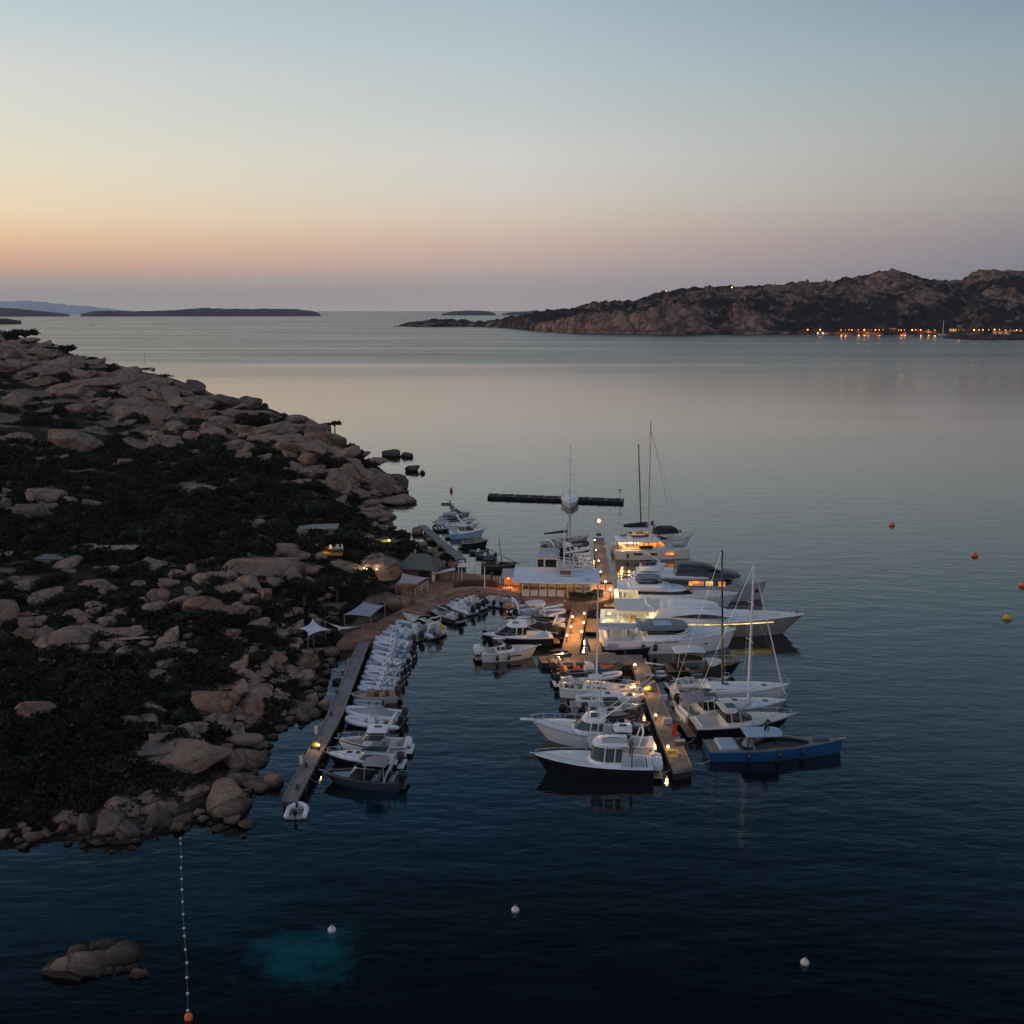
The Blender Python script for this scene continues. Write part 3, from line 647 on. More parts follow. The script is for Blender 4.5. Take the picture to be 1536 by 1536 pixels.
# smaller ones: zoom-1 list (x, y, w, h)
def zl(s, L): return [(x / s[0] + s[1], y / s[0] + s[2], w_ / s[0], h_ / s[0]) for x, y, w_, h_ in L]
SMALL = zl((2.4, 0, 460), [(145, 190, 70, 35), (190, 232, 160, 46), (120, 272, 150, 36), (285, 370, 120, 46), (355, 252, 80, 36), (405, 272, 80, 36), (600, 312, 120, 46), (640, 430, 100, 36), (900, 352, 80, 50), (730, 392, 100, 40), (770, 430, 100, 30), (520, 505, 90, 40), (830, 500, 110, 46), (870, 540, 80, 40), (950, 392, 100, 40), (1010, 450, 110, 40), (1020, 510, 100, 60), (1140, 482, 100, 76), (1100, 552, 90, 66), (1160, 437, 60, 36), (1190, 650, 90, 46), (1260, 675, 150, 44), (1130, 605, 50, 30), (690, 950, 50, 40), (1030, 882, 150, 44), (340, 872, 170, 24), (210, 902, 80, 22), (930, 687, 40, 26), (930, 780, 50, 30), (1060, 587, 50, 20), (600, 500, 60, 28), (690, 652, 150, 20), (1320, 757, 80, 30), (820, 1020, 110, 50), (950, 1035, 60, 36), (570, 1040, 80, 35), (340, 992, 120, 22), (1240, 600, 100, 60), (1320, 620, 90, 50), (60, 470, 90, 36), (220, 545, 60, 26), (450, 560, 60, 26), (560, 420, 60, 36), (700, 470, 110, 30), (480, 340, 60, 30), (840, 395, 70, 34), (430, 405, 70, 30), (200, 455, 60, 26), (330, 440, 50, 22), (60, 255, 60, 30), (255, 300, 60, 24), (1050, 640, 50, 30), (1210, 520, 60, 40), (900, 450, 60, 30)])
SMALL += zl((3.072, 0, 860), [(1040, 85, 110, 50), (120, 205, 90, 56), (600, 285, 200, 50), (800, 352, 180, 46), (700, 362, 60, 46), (1060, 282, 100, 36), (1110, 318, 80, 28), (1250, 382, 130, 40), (1290, 445, 50, 56), (1200, 467, 90, 28), (1130, 472, 60, 24), (1190, 502, 70, 28), (1260, 504, 80, 28), (1110, 440, 60, 24), (970, 695, 180, 50), (720, 735, 130, 50), (1170, 975, 80, 44), (860, 1060, 60, 40), (780, 1100, 80, 40), (870, 1135, 40, 46), (290, 1205, 80, 56), (310, 1112, 60, 46), (70, 1172, 110, 44), (10, 1212, 70, 56), (180, 1170, 60, 30), (980, 600, 60, 40), (550, 720, 80, 40), (1040, 800, 90, 40), (1210, 870, 50, 36), (620, 990, 90, 40), (560, 1030, 90, 34), (650, 1000, 60, 30), (350, 880, 70, 24), (280, 860, 60, 22), (1050, 540, 80, 30), (940, 540, 100, 30), (1170, 570, 70, 30), (880, 250, 60, 24), (400, 60, 120, 24), (100, 120, 70, 30), (100, 230, 60, 40), (500, 200, 60, 24), (590, 220, 70, 30)])
SMALL += zl((4.8, 400, 740), [(1190, 500, 130, 110), (1230, 440, 110, 40), (1180, 560, 90, 60), (380, 550, 110, 40), (550, 590, 150, 40), (320, 650, 180, 50), (440, 760, 100, 50), (320, 900, 90, 60), (460, 930, 120, 50), (240, 290, 120, 40), (700, 130, 90, 50), (740, 180, 80, 40), (410, 1020, 110, 70), (330, 1150, 100, 60), (1350, 530, 160, 60), (1010, 300, 90, 40)])
for i, (x, y, w_, h_) in enumerate(SMALL): boulder(x, y, w_, h_, group='granite boulders of the headland')
for x, y, w_, h_, lab in [(585, 681, 30, 14, 'dark long rock awash off the tip of the point'), (611, 683, 20, 10, 'small flat rock beside the long one off the point'), (619, 704, 22, 12, 'dark rounded sea rock off the tip'), (633, 709, 9, 7, 'smallest sea rock off the tip, outermost of the group')]:
    boulder(x, y, w_, h_, lab, ROCKD, group='sea rocks off the point')
for x, y, w_, h_, lab, sd in [(143, 1446, 120, 46, 'broad brown islet rock alone in the dark water of the lower left', 8), (95, 1456, 70, 28, 'low tail of the islet pointing left', 2), (185, 1440, 84, 40, 'smooth right shoulder of the islet', 11), (112, 1438, 44, 24, 'pale lump on the left back of the islet', 5), (150, 1428, 60, 22, 'cracked crest of the islet', 9)]:
    boulder(x, y, w_, h_, lab, ROCKD if sd == 11 else ROCK, sd, .1, group='islet rocks', zoff=-.1)
# scattered smaller rocks
rnd = random.Random(5); n = 0
BANDS = [(0, 600, 510, 700), (380, 500, 980, 1080), (200, 400, 1060, 1240), (0, 260, 1180, 1262), (420, 660, 800, 900), (0, 420, 850, 980)]
while n < 120:
    b = BANDS[rnd.choice((0, 0, 0, 0, 1, 2, 2, 3, 3, 4, 5, 5))]; x, y = rnd.uniform(b[0], b[1]), rnd.uniform(b[2], b[3])
    if b is BANDS[0] and not (0 < y - np.interp(x, [p[0] for p in RIDGE], [p[1] for p in RIDGE]) < 110): continue
    hp = hit(x, y)
    if hp is None or hp.z < .08 or (505 < x < 700 and 872 < y < 965): continue
    ww = rnd.uniform(12, 44) if b is BANDS[0] else rnd.uniform(9, 28); boulder(x, y, ww, ww * (rnd.uniform(.3, .55) if b is BANDS[0] else rnd.uniform(.4, .75)), tilt=rnd.uniform(.05, .35) if b is BANDS[0] else None); n += 1

# rubble and the countless lesser rocks, one mass
import bmesh
def small_rock(seed, sub=2):
    r = random.Random(seed); bm = bmesh.new(); bmesh.ops.create_icosphere(bm, subdivisions=sub, radius=1); pl = [(Vector((r.gauss(0, 1), r.gauss(0, 1), r.gauss(0, 1))).normalized(), r.uniform(.4, .8)) for _ in range(8)]
    for v in bm.verts:
        p = v.co.copy()
        for nn, d in pl:
            k = p.dot(nn) - d
            if k > 0: p -= nn * k * .95
        v.co = p * (1 + .22 * noise.noise(p * 1.7 + Vector((seed, 0, 0))) + (.06 * noise.noise(p * 5 + Vector((seed, 3, 0))) if sub > 2 else 0))
    vs = np.array([tuple(v.co) for v in bm.verts]); fs = np.array([[v.index for v in f.verts] for f in bm.faces]); bm.free(); return vs, fs
SR = [small_rock(200 + i) for i in range(6)]; SB = [small_rock(230 + i, 3) for i in range(6)]; rnd = random.Random(77); RV, RF, off = [], [], 0
def add_rock(x, y, wpx, flat):
    global off
    p = hit(x, y)
    if p is None or (x > 490 and y > 840 and qdist(p) > -.5) or (408 < x < 470 and y > 1188) or (455 < x < 530 and 815 < y < 850) or (538 < x < 575 and 845 < y < 872): return
    k = (p.y * CP + (CAM_H - p.z) * SP) / 1536; vs, fs = (SB if wpx > 15 else SR)[rnd.randrange(6)]; s = wpx * k / 2; a = rnd.uniform(-.5, .5) + rnd.choice((0, math.pi)); ti = rnd.uniform(-.1, .35)
    q = vs * np.array([s, s * rnd.uniform(.6, 1), s * flat]); q = np.stack([q[:, 0] * math.cos(ti) + q[:, 2] * math.sin(ti), q[:, 1], -q[:, 0] * math.sin(ti) + q[:, 2] * math.cos(ti)], 1)
    RV.append(np.stack([q[:, 0] * math.cos(a) - q[:, 1] * math.sin(a) + p.x, q[:, 0] * math.sin(a) + q[:, 1] * math.cos(a) + p.y, q[:, 2] + p.z + s * flat * .2], 1)); RF.append(fs + off); off += len(vs)
ridge_y = lambda x: np.interp(x, [p[0] for p in RIDGE], [p[1] for p in RIDGE])
for i in range(len(SHORE) - 2):
    (xa, ya), (xb, yb) = SHORE[i], SHORE[i + 1]
    if 11 < i < 14: continue
    for _ in range(int(math.hypot(xb - xa, yb - ya) / 5.5)):
        u = rnd.random(); add_rock(xa + (xb - xa) * u + rnd.gauss(-4, 6), ya + (yb - ya) * u + rnd.gauss(-3, 7), rnd.uniform(5, 11) if rnd.random() < .45 else rnd.uniform(12, 30), rnd.uniform(.45, .8))
for _ in range(230):
    x = rnd.uniform(-10, 600); y = ridge_y(x) + abs(rnd.gauss(0, 48)) + 4
    if y < 760: add_rock(x, y, rnd.choice((rnd.uniform(8, 20), rnd.uniform(24, 64), rnd.uniform(30, 64))), rnd.uniform(.28, .5))
for cx, cy, rx, ry, cnt in [(420, 1010, 90, 50, 130), (330, 1080, 110, 40, 90), (170, 960, 120, 50, 80), (330, 910, 110, 40, 70), (520, 840, 90, 40, 80), (130, 1220, 150, 40, 110), (300, 1200, 90, 40, 70), (80, 760, 110, 40, 50), (230, 1100, 100, 40, 50), (60, 920, 70, 50, 40), (250, 860, 200, 30, 50), (430, 930, 60, 40, 60), (380, 1000, 60, 60, 60)]:
    for _ in range(int(cnt * .42)): add_rock(rnd.gauss(cx, rx * .6), rnd.gauss(cy, ry * .6), rnd.choice((rnd.uniform(6, 14), rnd.uniform(18, 58))), rnd.uniform(.35, .65))
for _ in range(26): add_rock(rnd.uniform(64, 214), 1472 - 20 * rnd.random(), rnd.uniform(8, 30), rnd.uniform(.4, .8))
V = np.concatenate(RV).astype(np.float32); Fq = np.concatenate(RF).astype(np.int32); me = bpy.data.meshes.new('rubble'); me.vertices.add(len(V)); me.vertices.foreach_set('co', V.ravel()); nf = len(Fq)
me.loops.add(nf * 3); me.loops.foreach_set('vertex_index', Fq.ravel()); me.polygons.add(nf); me.polygons.foreach_set('loop_start', np.arange(0, nf * 3, 3, dtype=np.int32)); me.polygons.foreach_set('loop_total', np.full(nf, 3, np.int32)); me.materials.append(ROCK); me.update(); me.validate(); me.shade_smooth(); me.set_sharp_from_angle(angle=R(32))
o = bpy.data.objects.new('rubble', me); C.objects.link(o); props(o, kind='stuff')

# ------------------------------------------------------------------ scrub, bushes and trees
def leaves_np(n, rs, lobes, size, seed):
    g = np.random.default_rng(seed); L = np.array(lobes)         # lobes: x, y, z, r
    k = g.integers(0, len(L), n); d = g.normal(size=(n, 3)); d /= np.linalg.norm(d, axis=1)[:, None]; d[:, 2] = np.abs(d[:, 2]) * 1.0 - .25
    c = L[k, :3] + d * (L[k, 3] * g.uniform(.72, 1.06, n))[:, None]
    a = g.normal(size=(n, 3)) + d * .2; a /= np.linalg.norm(a, axis=1)[:, None]
    b = np.cross(a, d + g.normal(size=(n, 3)) * .7); b /= np.linalg.norm(b, axis=1)[:, None] + 1e-9
    s = (size * g.uniform(.6, 1.3, n))[:, None]
    return np.stack([c - a * s, c - b * s * .6, c + a * s, c + b * s * .6], 1).reshape(-1, 3)
def core_np(lobes):
    vs, fs = [], []
    for x, y, z, r in lobes:
        m = MB().ball((x, y, z), r * .78, 8); o = len(vs)
        vs += m.v; fs += [tuple(i + o for i in f) for f in m.f]
    return vs, fs
def bush_mesh(seed, n=750, size=.115):
    r = random.Random(seed); lob = [(0, 0, .45, .62)] + [(r.uniform(-.6, .6), r.uniform(-.5, .5), r.uniform(.25, .6), r.uniform(.3, .5)) for _ in range(6)]
    pts = leaves_np(n, 1, lob, size, seed); vs, fs = core_np(lob); b = len(vs)
    allv = vs + [tuple(p) for p in pts]; allf = fs + [(b + 4 * i, b + 4 * i + 1, b + 4 * i + 2, b + 4 * i + 3) for i in range(n)]
    me = bpy.data.meshes.new('bush'); me.from_pydata(allv, [], allf); return me
BUSH = []
for i in range(8):
    me = bush_mesh(40 + i); me.materials.append(LEAF if i % 4 else LEAFG); BUSH.append(me)
def near_rock(x, y, pad=.8):
    for rx, ry, rw, rh in ROCKS:
        if ((x - rx) / (rw * .5 * pad + 3)) ** 2 + ((y - ry) / (rh * .55 * pad + 3)) ** 2 < 1: return True
    return False
def bush(px, py, wpx, i, label=None, group='round bushes of the headland', hz=1.0):
    p = hit(px, py)
    if p is None or p.z < .1: return
    k = (p.y * CP + (CAM_H - p.z) * SP) / 1536; o = bpy.data.objects.new('bush', BUSH[i % 8]); C.objects.link(o); s = wpx * k / 1.9
    o.location = (p.x, p.y, p.z - .1 * s); o.scale = (s, s, s * hz); o.rotation_euler = (0, 0, random.uniform(0, 6.28))
    return props(o, label or 'rounded dark evergreen bush growing between the boulders', 'bush', group)
rnd = random.Random(21); n = 0
while n < 150:
    x, y = rnd.uniform(-10, 640), rnd.uniform(505, 1240); p = hit(x, y)
    if p is None or p.z < .5 or (x > 490 and y > 840 and qdist(p) > -2) or near_rock(x, y) or (y > 1130 and x > 220): continue
    bush(x, y, rnd.uniform(16, 46), rnd.randrange(8), hz=rnd.uniform(.7, 1.1)); n += 1
# low scrub too dense to count: one mass
proto = [leaves_np(210, 1, [(0, 0, .15, .62), (.5, .2, .1, .45), (-.5, -.1, .12, .5), (.1, -.45, .1, .4)], .125, 70 + i) for i in range(5)]
rnd = random.Random(33); chunks = []; tries = 0
while len(chunks) < 2250 and tries < 40000:
    tries += 1; x, y = ((rnd.uniform(-20, 640), rnd.uniform(500, 1255)) if tries % 3 else (rnd.uniform(-10, 560), rnd.uniform(665, 840)) if tries % 2 else (rnd.uniform(-10, 240), rnd.uniform(990, 1210))); p = hit(x, y)
    if p is None or p.z < .45 or (x > 490 and y > 840 and qdist(p) > -1) or near_rock(x, y, .7): continue
    s = rnd.uniform(.9, 2.0) * (1.25 if 660 < y < 840 or (y > 1000 and x < 230) else 1) * (.75 + p.y / 420); a = rnd.uniform(0, 6.28); q = proto[rnd.randrange(5)] * np.array([s, s, s * rnd.uniform(.6, 1.1)])
    ca_, sa_ = math.cos(a), math.sin(a); chunks.append(np.stack([q[:, 0] * ca_ - q[:, 1] * sa_ + p.x, q[:, 0] * sa_ + q[:, 1] * ca_ + p.y, q[:, 2] + p.z], 1))
V = np.concatenate(chunks).astype(np.float32); me = bpy.data.meshes.new('scrub'); me.vertices.add(len(V)); me.vertices.foreach_set('co', V.ravel())
props(fill(me, np.arange(len(V), dtype=np.int32).reshape(-1, 4), 'scrub', LEAF), kind='stuff')
# trees with trunks
def tree(px, py, wpx, hpx, label, seed, m=LEAF, flat=.55, loc=None):
    p = loc or hit(px, py)
    if p is None: return
    k = (p.y * CP + (CAM_H - p.z) * SP) / 1536; W, Hh = wpx * k, hpx * k; r = random.Random(seed)
    t = thing('tree', p, 0, label, 'tree', 'trees of the headland')
    tm = MB(); tm.tube([(0, 0, -.3), (.03 * W, 0, Hh * .35), (0, .02 * W, Hh * .6), (.02 * W, 0, Hh * .85)], [W * .05, W * .04, W * .03, W * .01])
    for i in range(5):
        a = i * 1.256; tm.tube([(0, 0, Hh * .45), (math.cos(a) * W * .18, math.sin(a) * W * .18, Hh * .65), (math.cos(a) * W * .34, math.sin(a) * W * .34, Hh * .75)], [W * .025, W * .018, W * .006], 5)
    tm.build('trunk', BARK, t)
    lob = [(r.uniform(-.36, .36) * W, r.uniform(-.36, .36) * W, Hh * (.72 + r.uniform(-.12, .1)), W * r.uniform(.13, .2)) for _ in range(13)]
    nl = 700; q = leaves_np(nl, 1, lob, W * .035, seed); vs, fs = core_np([(a, b, c, d * .8) for a, b, c, d in lob]); b0 = len(vs)
    mb = MB(); mb.v = vs + [tuple(v) for v in q]; mb.f = fs + [(b0 + 4 * i, b0 + 4 * i + 1, b0 + 4 * i + 2, b0 + 4 * i + 3) for i in range(nl)]
    mb.build('crown', m, t)
tree(410, 628, 15, 12, 'small umbrella-shaped tree alone on the skyline of the headland', 1)
tree(502, 648, 22, 18, 'ragged wind-bent tree behind the skyline boulder above the point', 2)
tree(102, 537, 32, 18, 'wide flat-crowned tree on the ridge near the left edge', 3)
tree(38, 515, 40, 20, 'dense dark tree on the ridge at the left edge', 4)
tree(270, 815, 54, 44, 'tall bushy green tree in the middle of the dark scrub', 5, LEAFG)
tree(238, 820, 36, 30, 'smaller green tree just left of the tall bushy one', 6, LEAFG)
tree(534, 822, 40, 30, 'round-crowned green tree behind the outcrop with lights', 7, LEAFG)
tree(600, 818, 38, 24, 'broad dark tree above the grey-roofed hut', 8)
tree(585, 836, 36, 22, 'yellow-lit tree beside the grey-roofed hut', 9, LEAFG)
tree(470, 780, 60, 26, 'wide dark tree behind the pale roof in the scrub', 10, LEAFG)
tree(455, 915, 72, 46, 'large dark rounded tree behind the blue-white sail', 11)
tree(505, 905, 50, 46, 'dark rounded tree behind the wide grey sail', 12)
tree(545, 885, 40, 34, 'dark tree under the outcrop with lights', 13)

# ------------------------------------------------------------------ quay and piers
def Pxy(x, y, z): p = P(x, y, z); return (p.x, p.y)
m = MB(); m.prism([Pxy(x, y, 1.0) for x, y in QUAY][::-1], -1.5, 1.0)
o = m.build('quay_pavement', TERRA); props(o, kind='structure')
def local(pts, org, rz):
    c, s = math.cos(-rz), math.sin(-rz); return [((x - org.x) * c - (y - org.y) * s, (x - org.x) * s + (y - org.y) * c) for x, y in pts]
def pier(name, px4, z, label, topm, piles=0, block=False, thick=.35, kerb=None, cat='pier', grow=0.0):
    """px4: photo corners of the deck in order start-left, end-left, end-right, start-right (extra points allowed, halved left and right)."""
    w_ = [Pxy(x, y, z) for x, y in px4]; n = len(w_) // 2
    L_, R_ = w_[:n], w_[n:][::-1]
    a = Vector(((L_[0][0] + R_[0][0]) / 2, (L_[0][1] + R_[0][1]) / 2, 0)); b = Vector(((L_[-1][0] + R_[-1][0]) / 2, (L_[-1][1] + R_[-1][1]) / 2, 0))
    rz = math.atan2(b.y - a.y, b.x - a.x) - math.pi / 2; t = thing(name, a, rz, label, cat)
    q = local(w_, a, rz); ql, qr = q[:n], q[n:][::-1]
    area = sum(q[i][0] * q[(i + 1) % len(q)][1] - q[(i + 1) % len(q)][0] * q[i][1] for i in range(len(q)))
    if area < 0: q = q[::-1]
    MB().prism(q, z - thick, z).build('deck', topm, t)
    cx = [((l[0] + r[0]) / 2, (l[1] + r[1]) / 2) for l, r in zip(ql, qr)]
    if block:
        ins = [(c[0] + (l[0] - c[0]) * .93, c[1] + (l[1] - c[1]) * .985) for l, c in zip(ql, cx)] + [(c[0] + (r[0] - c[0]) * .93, c[1] + (r[1] - c[1]) * .985) for r, c in zip(qr, cx)][::-1]
        ar = sum(ins[i][0] * ins[(i + 1) % len(ins)][1] - ins[(i + 1) % len(ins)][0] * ins[i][1] for i in range(len(ins)))
        MB().prism(ins if ar > 0 else ins[::-1], -1.2, z - thick - .003).build('float_block', DARKGAP, t)
    if piles:
        for i in range(piles):
            f = i / (piles - 1) * (len(cx) - 1); k = min(int(f), len(cx) - 2); f -= k
            for side in (ql, qr):
                x = side[k][0] * (1 - f) + side[k + 1][0] * f; y = side[k][1] * (1 - f) + side[k + 1][1] * f; c = (cx[k][0] * (1 - f) + cx[k + 1][0] * f, cx[k][1] * (1 - f) + cx[k + 1][1] * f)
                MB().tube([(c[0] + (x - c[0]) * .82, c[1] + (y - c[1]) * .98, -1.5), (c[0] + (x - c[0]) * .82, c[1] + (y - c[1]) * .98, z - thick)], .14, 8).build('pile', DWOOD, t)
    if kerb:
        for side in (ql, qr):
            km = MB(); km.tube([(c[0] + (s[0] - c[0]) * .965, c[1] + (s[1] - c[1]) * .995, z + .035) for s, c in zip(side, cx)], .07, 4); km.build('edge_beam', kerb, t)
    return t, q
pier('plain_pontoon', [(537.5, 962), (491, 1072), (424, 1198), (446.5, 1198), (513, 1072), (554, 962)], 1.0, 'long plain grey pontoon with no lamps but one, leading from the quay past the rocks', PLANKG, 12, False, .3, STONE)
pier('north_pier', [(890.5, 807), (892, 830), (897, 868), (899, 876), (919, 876), (917.5, 868), (909.5, 830), (905.5, 807)], 1.0, 'north pier of stone planks with a red light tower at its tip', PLANK, 0, True, .4, STONE)
pier('lamp_lit_pier', [(859, 906.5), (841, 982), (868, 982), (882.5, 906.5)], 1.0, 'short central pier lit orange by two rows of lamps', PLANKR, 0, True, .4, STONE)
pier('cross_dock', [(826, 982.3), (964, 982.3), (964, 993.5), (826, 993.5)], .98, 'narrow cross dock at the end of the lamp lit pier', PLANK, 0, True, .35)
pier('outer_pontoon', [(945, 988), (1010, 1157), (1038.5, 1151), (968, 988)], .94, 'dark concrete pontoon with small lamps running out between motor boats and yachts', CONC, 0, True, .3, STONE)
pier('side_pontoon', [(627, 787.5), (685, 838), (699, 838), (638.5, 787.5)], 1.0, 'small jetty on piles with boats on its right, behind the grey-roofed hut', PLANKG, 7, False, .3)
bw_, bq_ = pier('breakwater', [(731, 744.5), (935, 752.5), (936, 748), (734, 740)], .6, 'low black floating breakwater standing alone in open water', pbr('black_breakwater', (.016, .015, .014), .9, var=.4), 0, True, .3, cat='breakwater')

for i in range(9):                         # tyres hung along the breakwater and joints between its floats
    f = (i + .5) / 9; y = min(q[1] for q in bq_) + (max(q[1] for q in bq_) - min(q[1] for q in bq_)) * f; xs_ = sorted(q[0] for q in bq_)
    for xx in (xs_[0] - .12, xs_[-1] + .12): MB().tube([(xx, y + .32 * math.cos(a), .25 + .32 * math.sin(a)) for a in np.linspace(0, 6.28, 13)[:-1]], .11, 6, True).build('tyre_fender', BLACK, bw_)
    MB().box((0, y + 1.2, .63), (abs(xs_[-1] - xs_[0]) * .9, .35, .06), ch=.02).build('joint_plate', DGREY, bw_)
def post(px, py, h, r, label, m=DWOOD, z=1.0, name='post', cat='post', group=None, ball=None):
    t = thing(name, P(px, py, z), 0, label, cat, group)
    MB().tube([(0, 0, 0), (0, 0, h)], [r * 1.3, r], 8).build('pole', m, t)
    if ball: MB().ball((0, 0, h + ball * .6), ball, 8).build('lantern', REDL if ball < .12 else ALU, t)
    else: MB().box((0, 0, h + .03), (r * 3, r * 3, .06)).build('cap', m, t)
    return t
t = thing('marker_pole', P(930, 749.5, .6), 0, 'thin marker pole with a small cage on the right end of the breakwater', 'marker pole')
MB().tube([(0, 0, 0), (0, 0, 2.4)], .05).build('pole', DGREY, t); m = MB()
for k in range(4): a = k * math.pi / 2; m.tube([(.35 * math.cos(a), .35 * math.sin(a), 1.6), (.35 * math.cos(a), .35 * math.sin(a), 2.3)], .04, 4)
m.tube([(.35 * math.cos(a * .785), .35 * math.sin(a * .785), 2.3) for a in range(8)], .04, 4, True); m.build('cage', DGREY, t)

# red light tower
t = thing('light_tower', P(898, 803.5, 1.0), 0, 'small lattice light tower with a glowing red lamp at the tip of the north pier', 'light tower')
MB().box((0, 0, .25), (.9, .9, .5), ch=.05).build('base', DGREY, t); m = MB()
for sx in (-1, 1):
    for sy in (-1, 1): m.tube([(sx * .32, sy * .32, .5), (sx * .2, sy * .2, 2.5)], .045, 5)
for k in range(4):
    z0, z1 = .5 + k * .5, 1.0 + k * .5; a = .32 - .03 * k; m.tube([(-a, -a, z0), (a * .95, -a * .95, z1)], .03, 4); m.tube([(a, -a, z0), (a * .95, a * .95, z1)], .03, 4); m.tube([(-a, -a, z1), (a, -a, z1)], .03, 4)
m.build('lattice', WALLW, t); MB().box((0, 0, 2.53), (.7, .7, .06)).build('platform', RED, t)
MB().lathe((0, 0, 2.56), [(.2, 0), (.27, .1), (.27, .38), (.18, .5), (.02, .55)], 12).build('lamp', REDL, t, True)

# pier lamps: slender bollard lamps that really light the boards
def bollard(px, py, z, label, bright=1.0, col=(1, .5, .16), hgt=.95, mm=None, group='bollard lamps of the piers', light=True, rad=.1):
    t = thing('bollard_lamp', P(px, py, z + hgt * .9) * 1.0, 0, label, 'lamp', group); t.location.z = z
    MB().tube([(0, 0, 0), (0, 0, hgt - .22)], [.09, .06], 8).build('post', DGREY, t)
    MB().ball((0, 0, hgt - .1), rad * 1.2, 8).build('globe', mm or LAMP, t, True)
    MB().lathe((0, 0, hgt + .02), [(.13, 0), (.13, .03), (.02, .07)], 10).build('hood', DGREY, t)
    if light:
        ld = bpy.data.lights.new('lamp_light', 'POINT'); ld.energy = 130 * bright; ld.color = col; ld.shadow_soft_size = .14
        lo = bpy.data.objects.new('lamp_light', ld); C.objects.link(lo); lo.parent = t; lo.location = (0, 0, hgt + .35)
CPL = [(876.5, 920, 'right row of the lamp lit pier, nearest the restaurant'), (858.5, 925, 'left row of the lamp lit pier, nearest the restaurant'), (875.5, 934, 'right row of the lamp lit pier, middle'), (856.5, 940, 'left row of the lamp lit pier, middle'), (872, 947.5, 'right row of the lamp lit pier, nearest the cross dock'), (850.5, 953, 'left row of the lamp lit pier beside a black hulled boat'), (843.5, 980, 'left corner where the lamp lit pier meets the cross dock')]
for x, y, s in CPL: bollard(x, y, 1.0, 'bollard lamp in the ' + s, 1.5, mm=LAMP)
for x, y, s, b in [(892, 810, 'outermost small lamp on the left edge of the north pier, below the light tower', .5), (894, 825, 'second small lamp on the left edge of the north pier from its tip', .6), (898, 841, 'third small lamp on the left edge of the north pier from its tip', .5), (901, 857.5, 'fourth small lamp on the left edge of the north pier from its tip', .7)]: bollard(x, y, 1.0, s, b, mm=LAMP, rad=.08)
for x, y, s in [(896.7, 867.5, 'bright white lamp by the restaurant corner at the root of the north pier'), (908, 873, 'bright white lamp in the middle of the root of the north pier'), (915.5, 884.5, 'bright white lamp on the quay corner beside the white yachts')]: bollard(x, y, 1.0, s, 3.2, (1, .72, .36), 1.5, LAMPW, rad=.12)
for x, y, s in [(952.5, 996.5, 'orange lamp at the cross dock end of the outer pontoon'), (951.5, 1029, 'orange lamp on the left edge of the outer pontoon by a yellow buoy'), (967.5, 1032.5, 'orange lamp beside the yellow gear on the outer pontoon'), (983.5, 1072, 'orange lamp half way along the outer pontoon'), (1002, 1119.5, 'orange lamp near the far end of the outer pontoon')]: bollard(x, y, .94, s, .8, (1, .5, .16), .7, LAMP, rad=.1)
bollard(478, 1117, 1.0, 'single orange lamp on the plain pontoon', .25, (1, .6, .2), .6, LAMP, rad=.08)
for x, y, s in [(546, 851.5, 'first of the small lamps along the big outcrop, farthest left'), (550, 853.5, 'second small lamp along the big outcrop'), (554, 855.5, 'third small lamp along the big outcrop, at the rock brow'), (565, 853.5, 'small lamp on the big outcrop set apart to the right')]:
    p = hit(x, y + 2); bollard(x, y, p.z, s, .25, (1, .75, .5), .6, LAMP, rad=.07, group='small lamps on the outcrop')

# gear on the pontoons
def kit(name, px, py, z, label, cat, parts, rz=0.0):
    t = thing(name, P(px, py, z), rz, label, cat)
    for nm, mb, mm, sm in parts: mb.build(nm, mm, t, sm)
kit('buoy', 973, 1037, .94, 'yellow buoy lying by a lamp on the outer pontoon', 'buoy', [('float', MB().ball((0, 0, .35), .42, 10, .8), YELLOW, True), ('eye', MB().tube([(0, 0, .65), (0, 0, .85)], .06), DGREY, False)])
kit('rope_coil', 1008, 1132.5, .94, 'yellow green rope coil on the outer pontoon near its end', 'rope', [('coil', MB().tube([(.5 * math.cos(a * .5), .35 * math.sin(a * .5), .06 + .02 * a) for a in range(26)], .05, 5), pbr('yellow_rope', (.35, .36, .05), .9), False), ('tail', MB().tube([(.5, 0, .05), (.9, .2, .05), (1.1, -.1, .05)], .05, 5), ROPE, False)])
kit('fire_box', 1011, 1103, .94, 'red fire cabinet standing on the right edge of the outer pontoon', 'fire cabinet', [('cabinet', MB().box((0, 0, .55), (.45, .35, 1.1), ch=.04), RED, False), ('roof', MB().box((0, 0, 1.12), (.55, .45, .06)), RED, False)])
kit('buoy', 474, 1122, 1.0, 'yellow buoy lying on the plain pontoon beside its lamp', 'buoy', [('float', MB().ball((0, 0, .3), .38, 10, .7), YELLOW, True), ('eye', MB().tube([(0, 0, .5), (0, 0, .72)], .06), DGREY, False)])
for x, y, s in [(474.5, 1101, 'white service pedestal on the left edge of the plain pontoon, farther one'), (452, 1146, 'white service pedestal on the left edge of the plain pontoon, nearer one')]:
    kit('service_pedestal', x, y, 1.0, s, 'pedestal', [('body', MB().box((0, 0, .5), (.28, .28, 1.0), ch=.04), WALLW, False), ('head', MB().box((0, 0, 1.05), (.34, .34, .14), ch=.03), DGREY, False)])
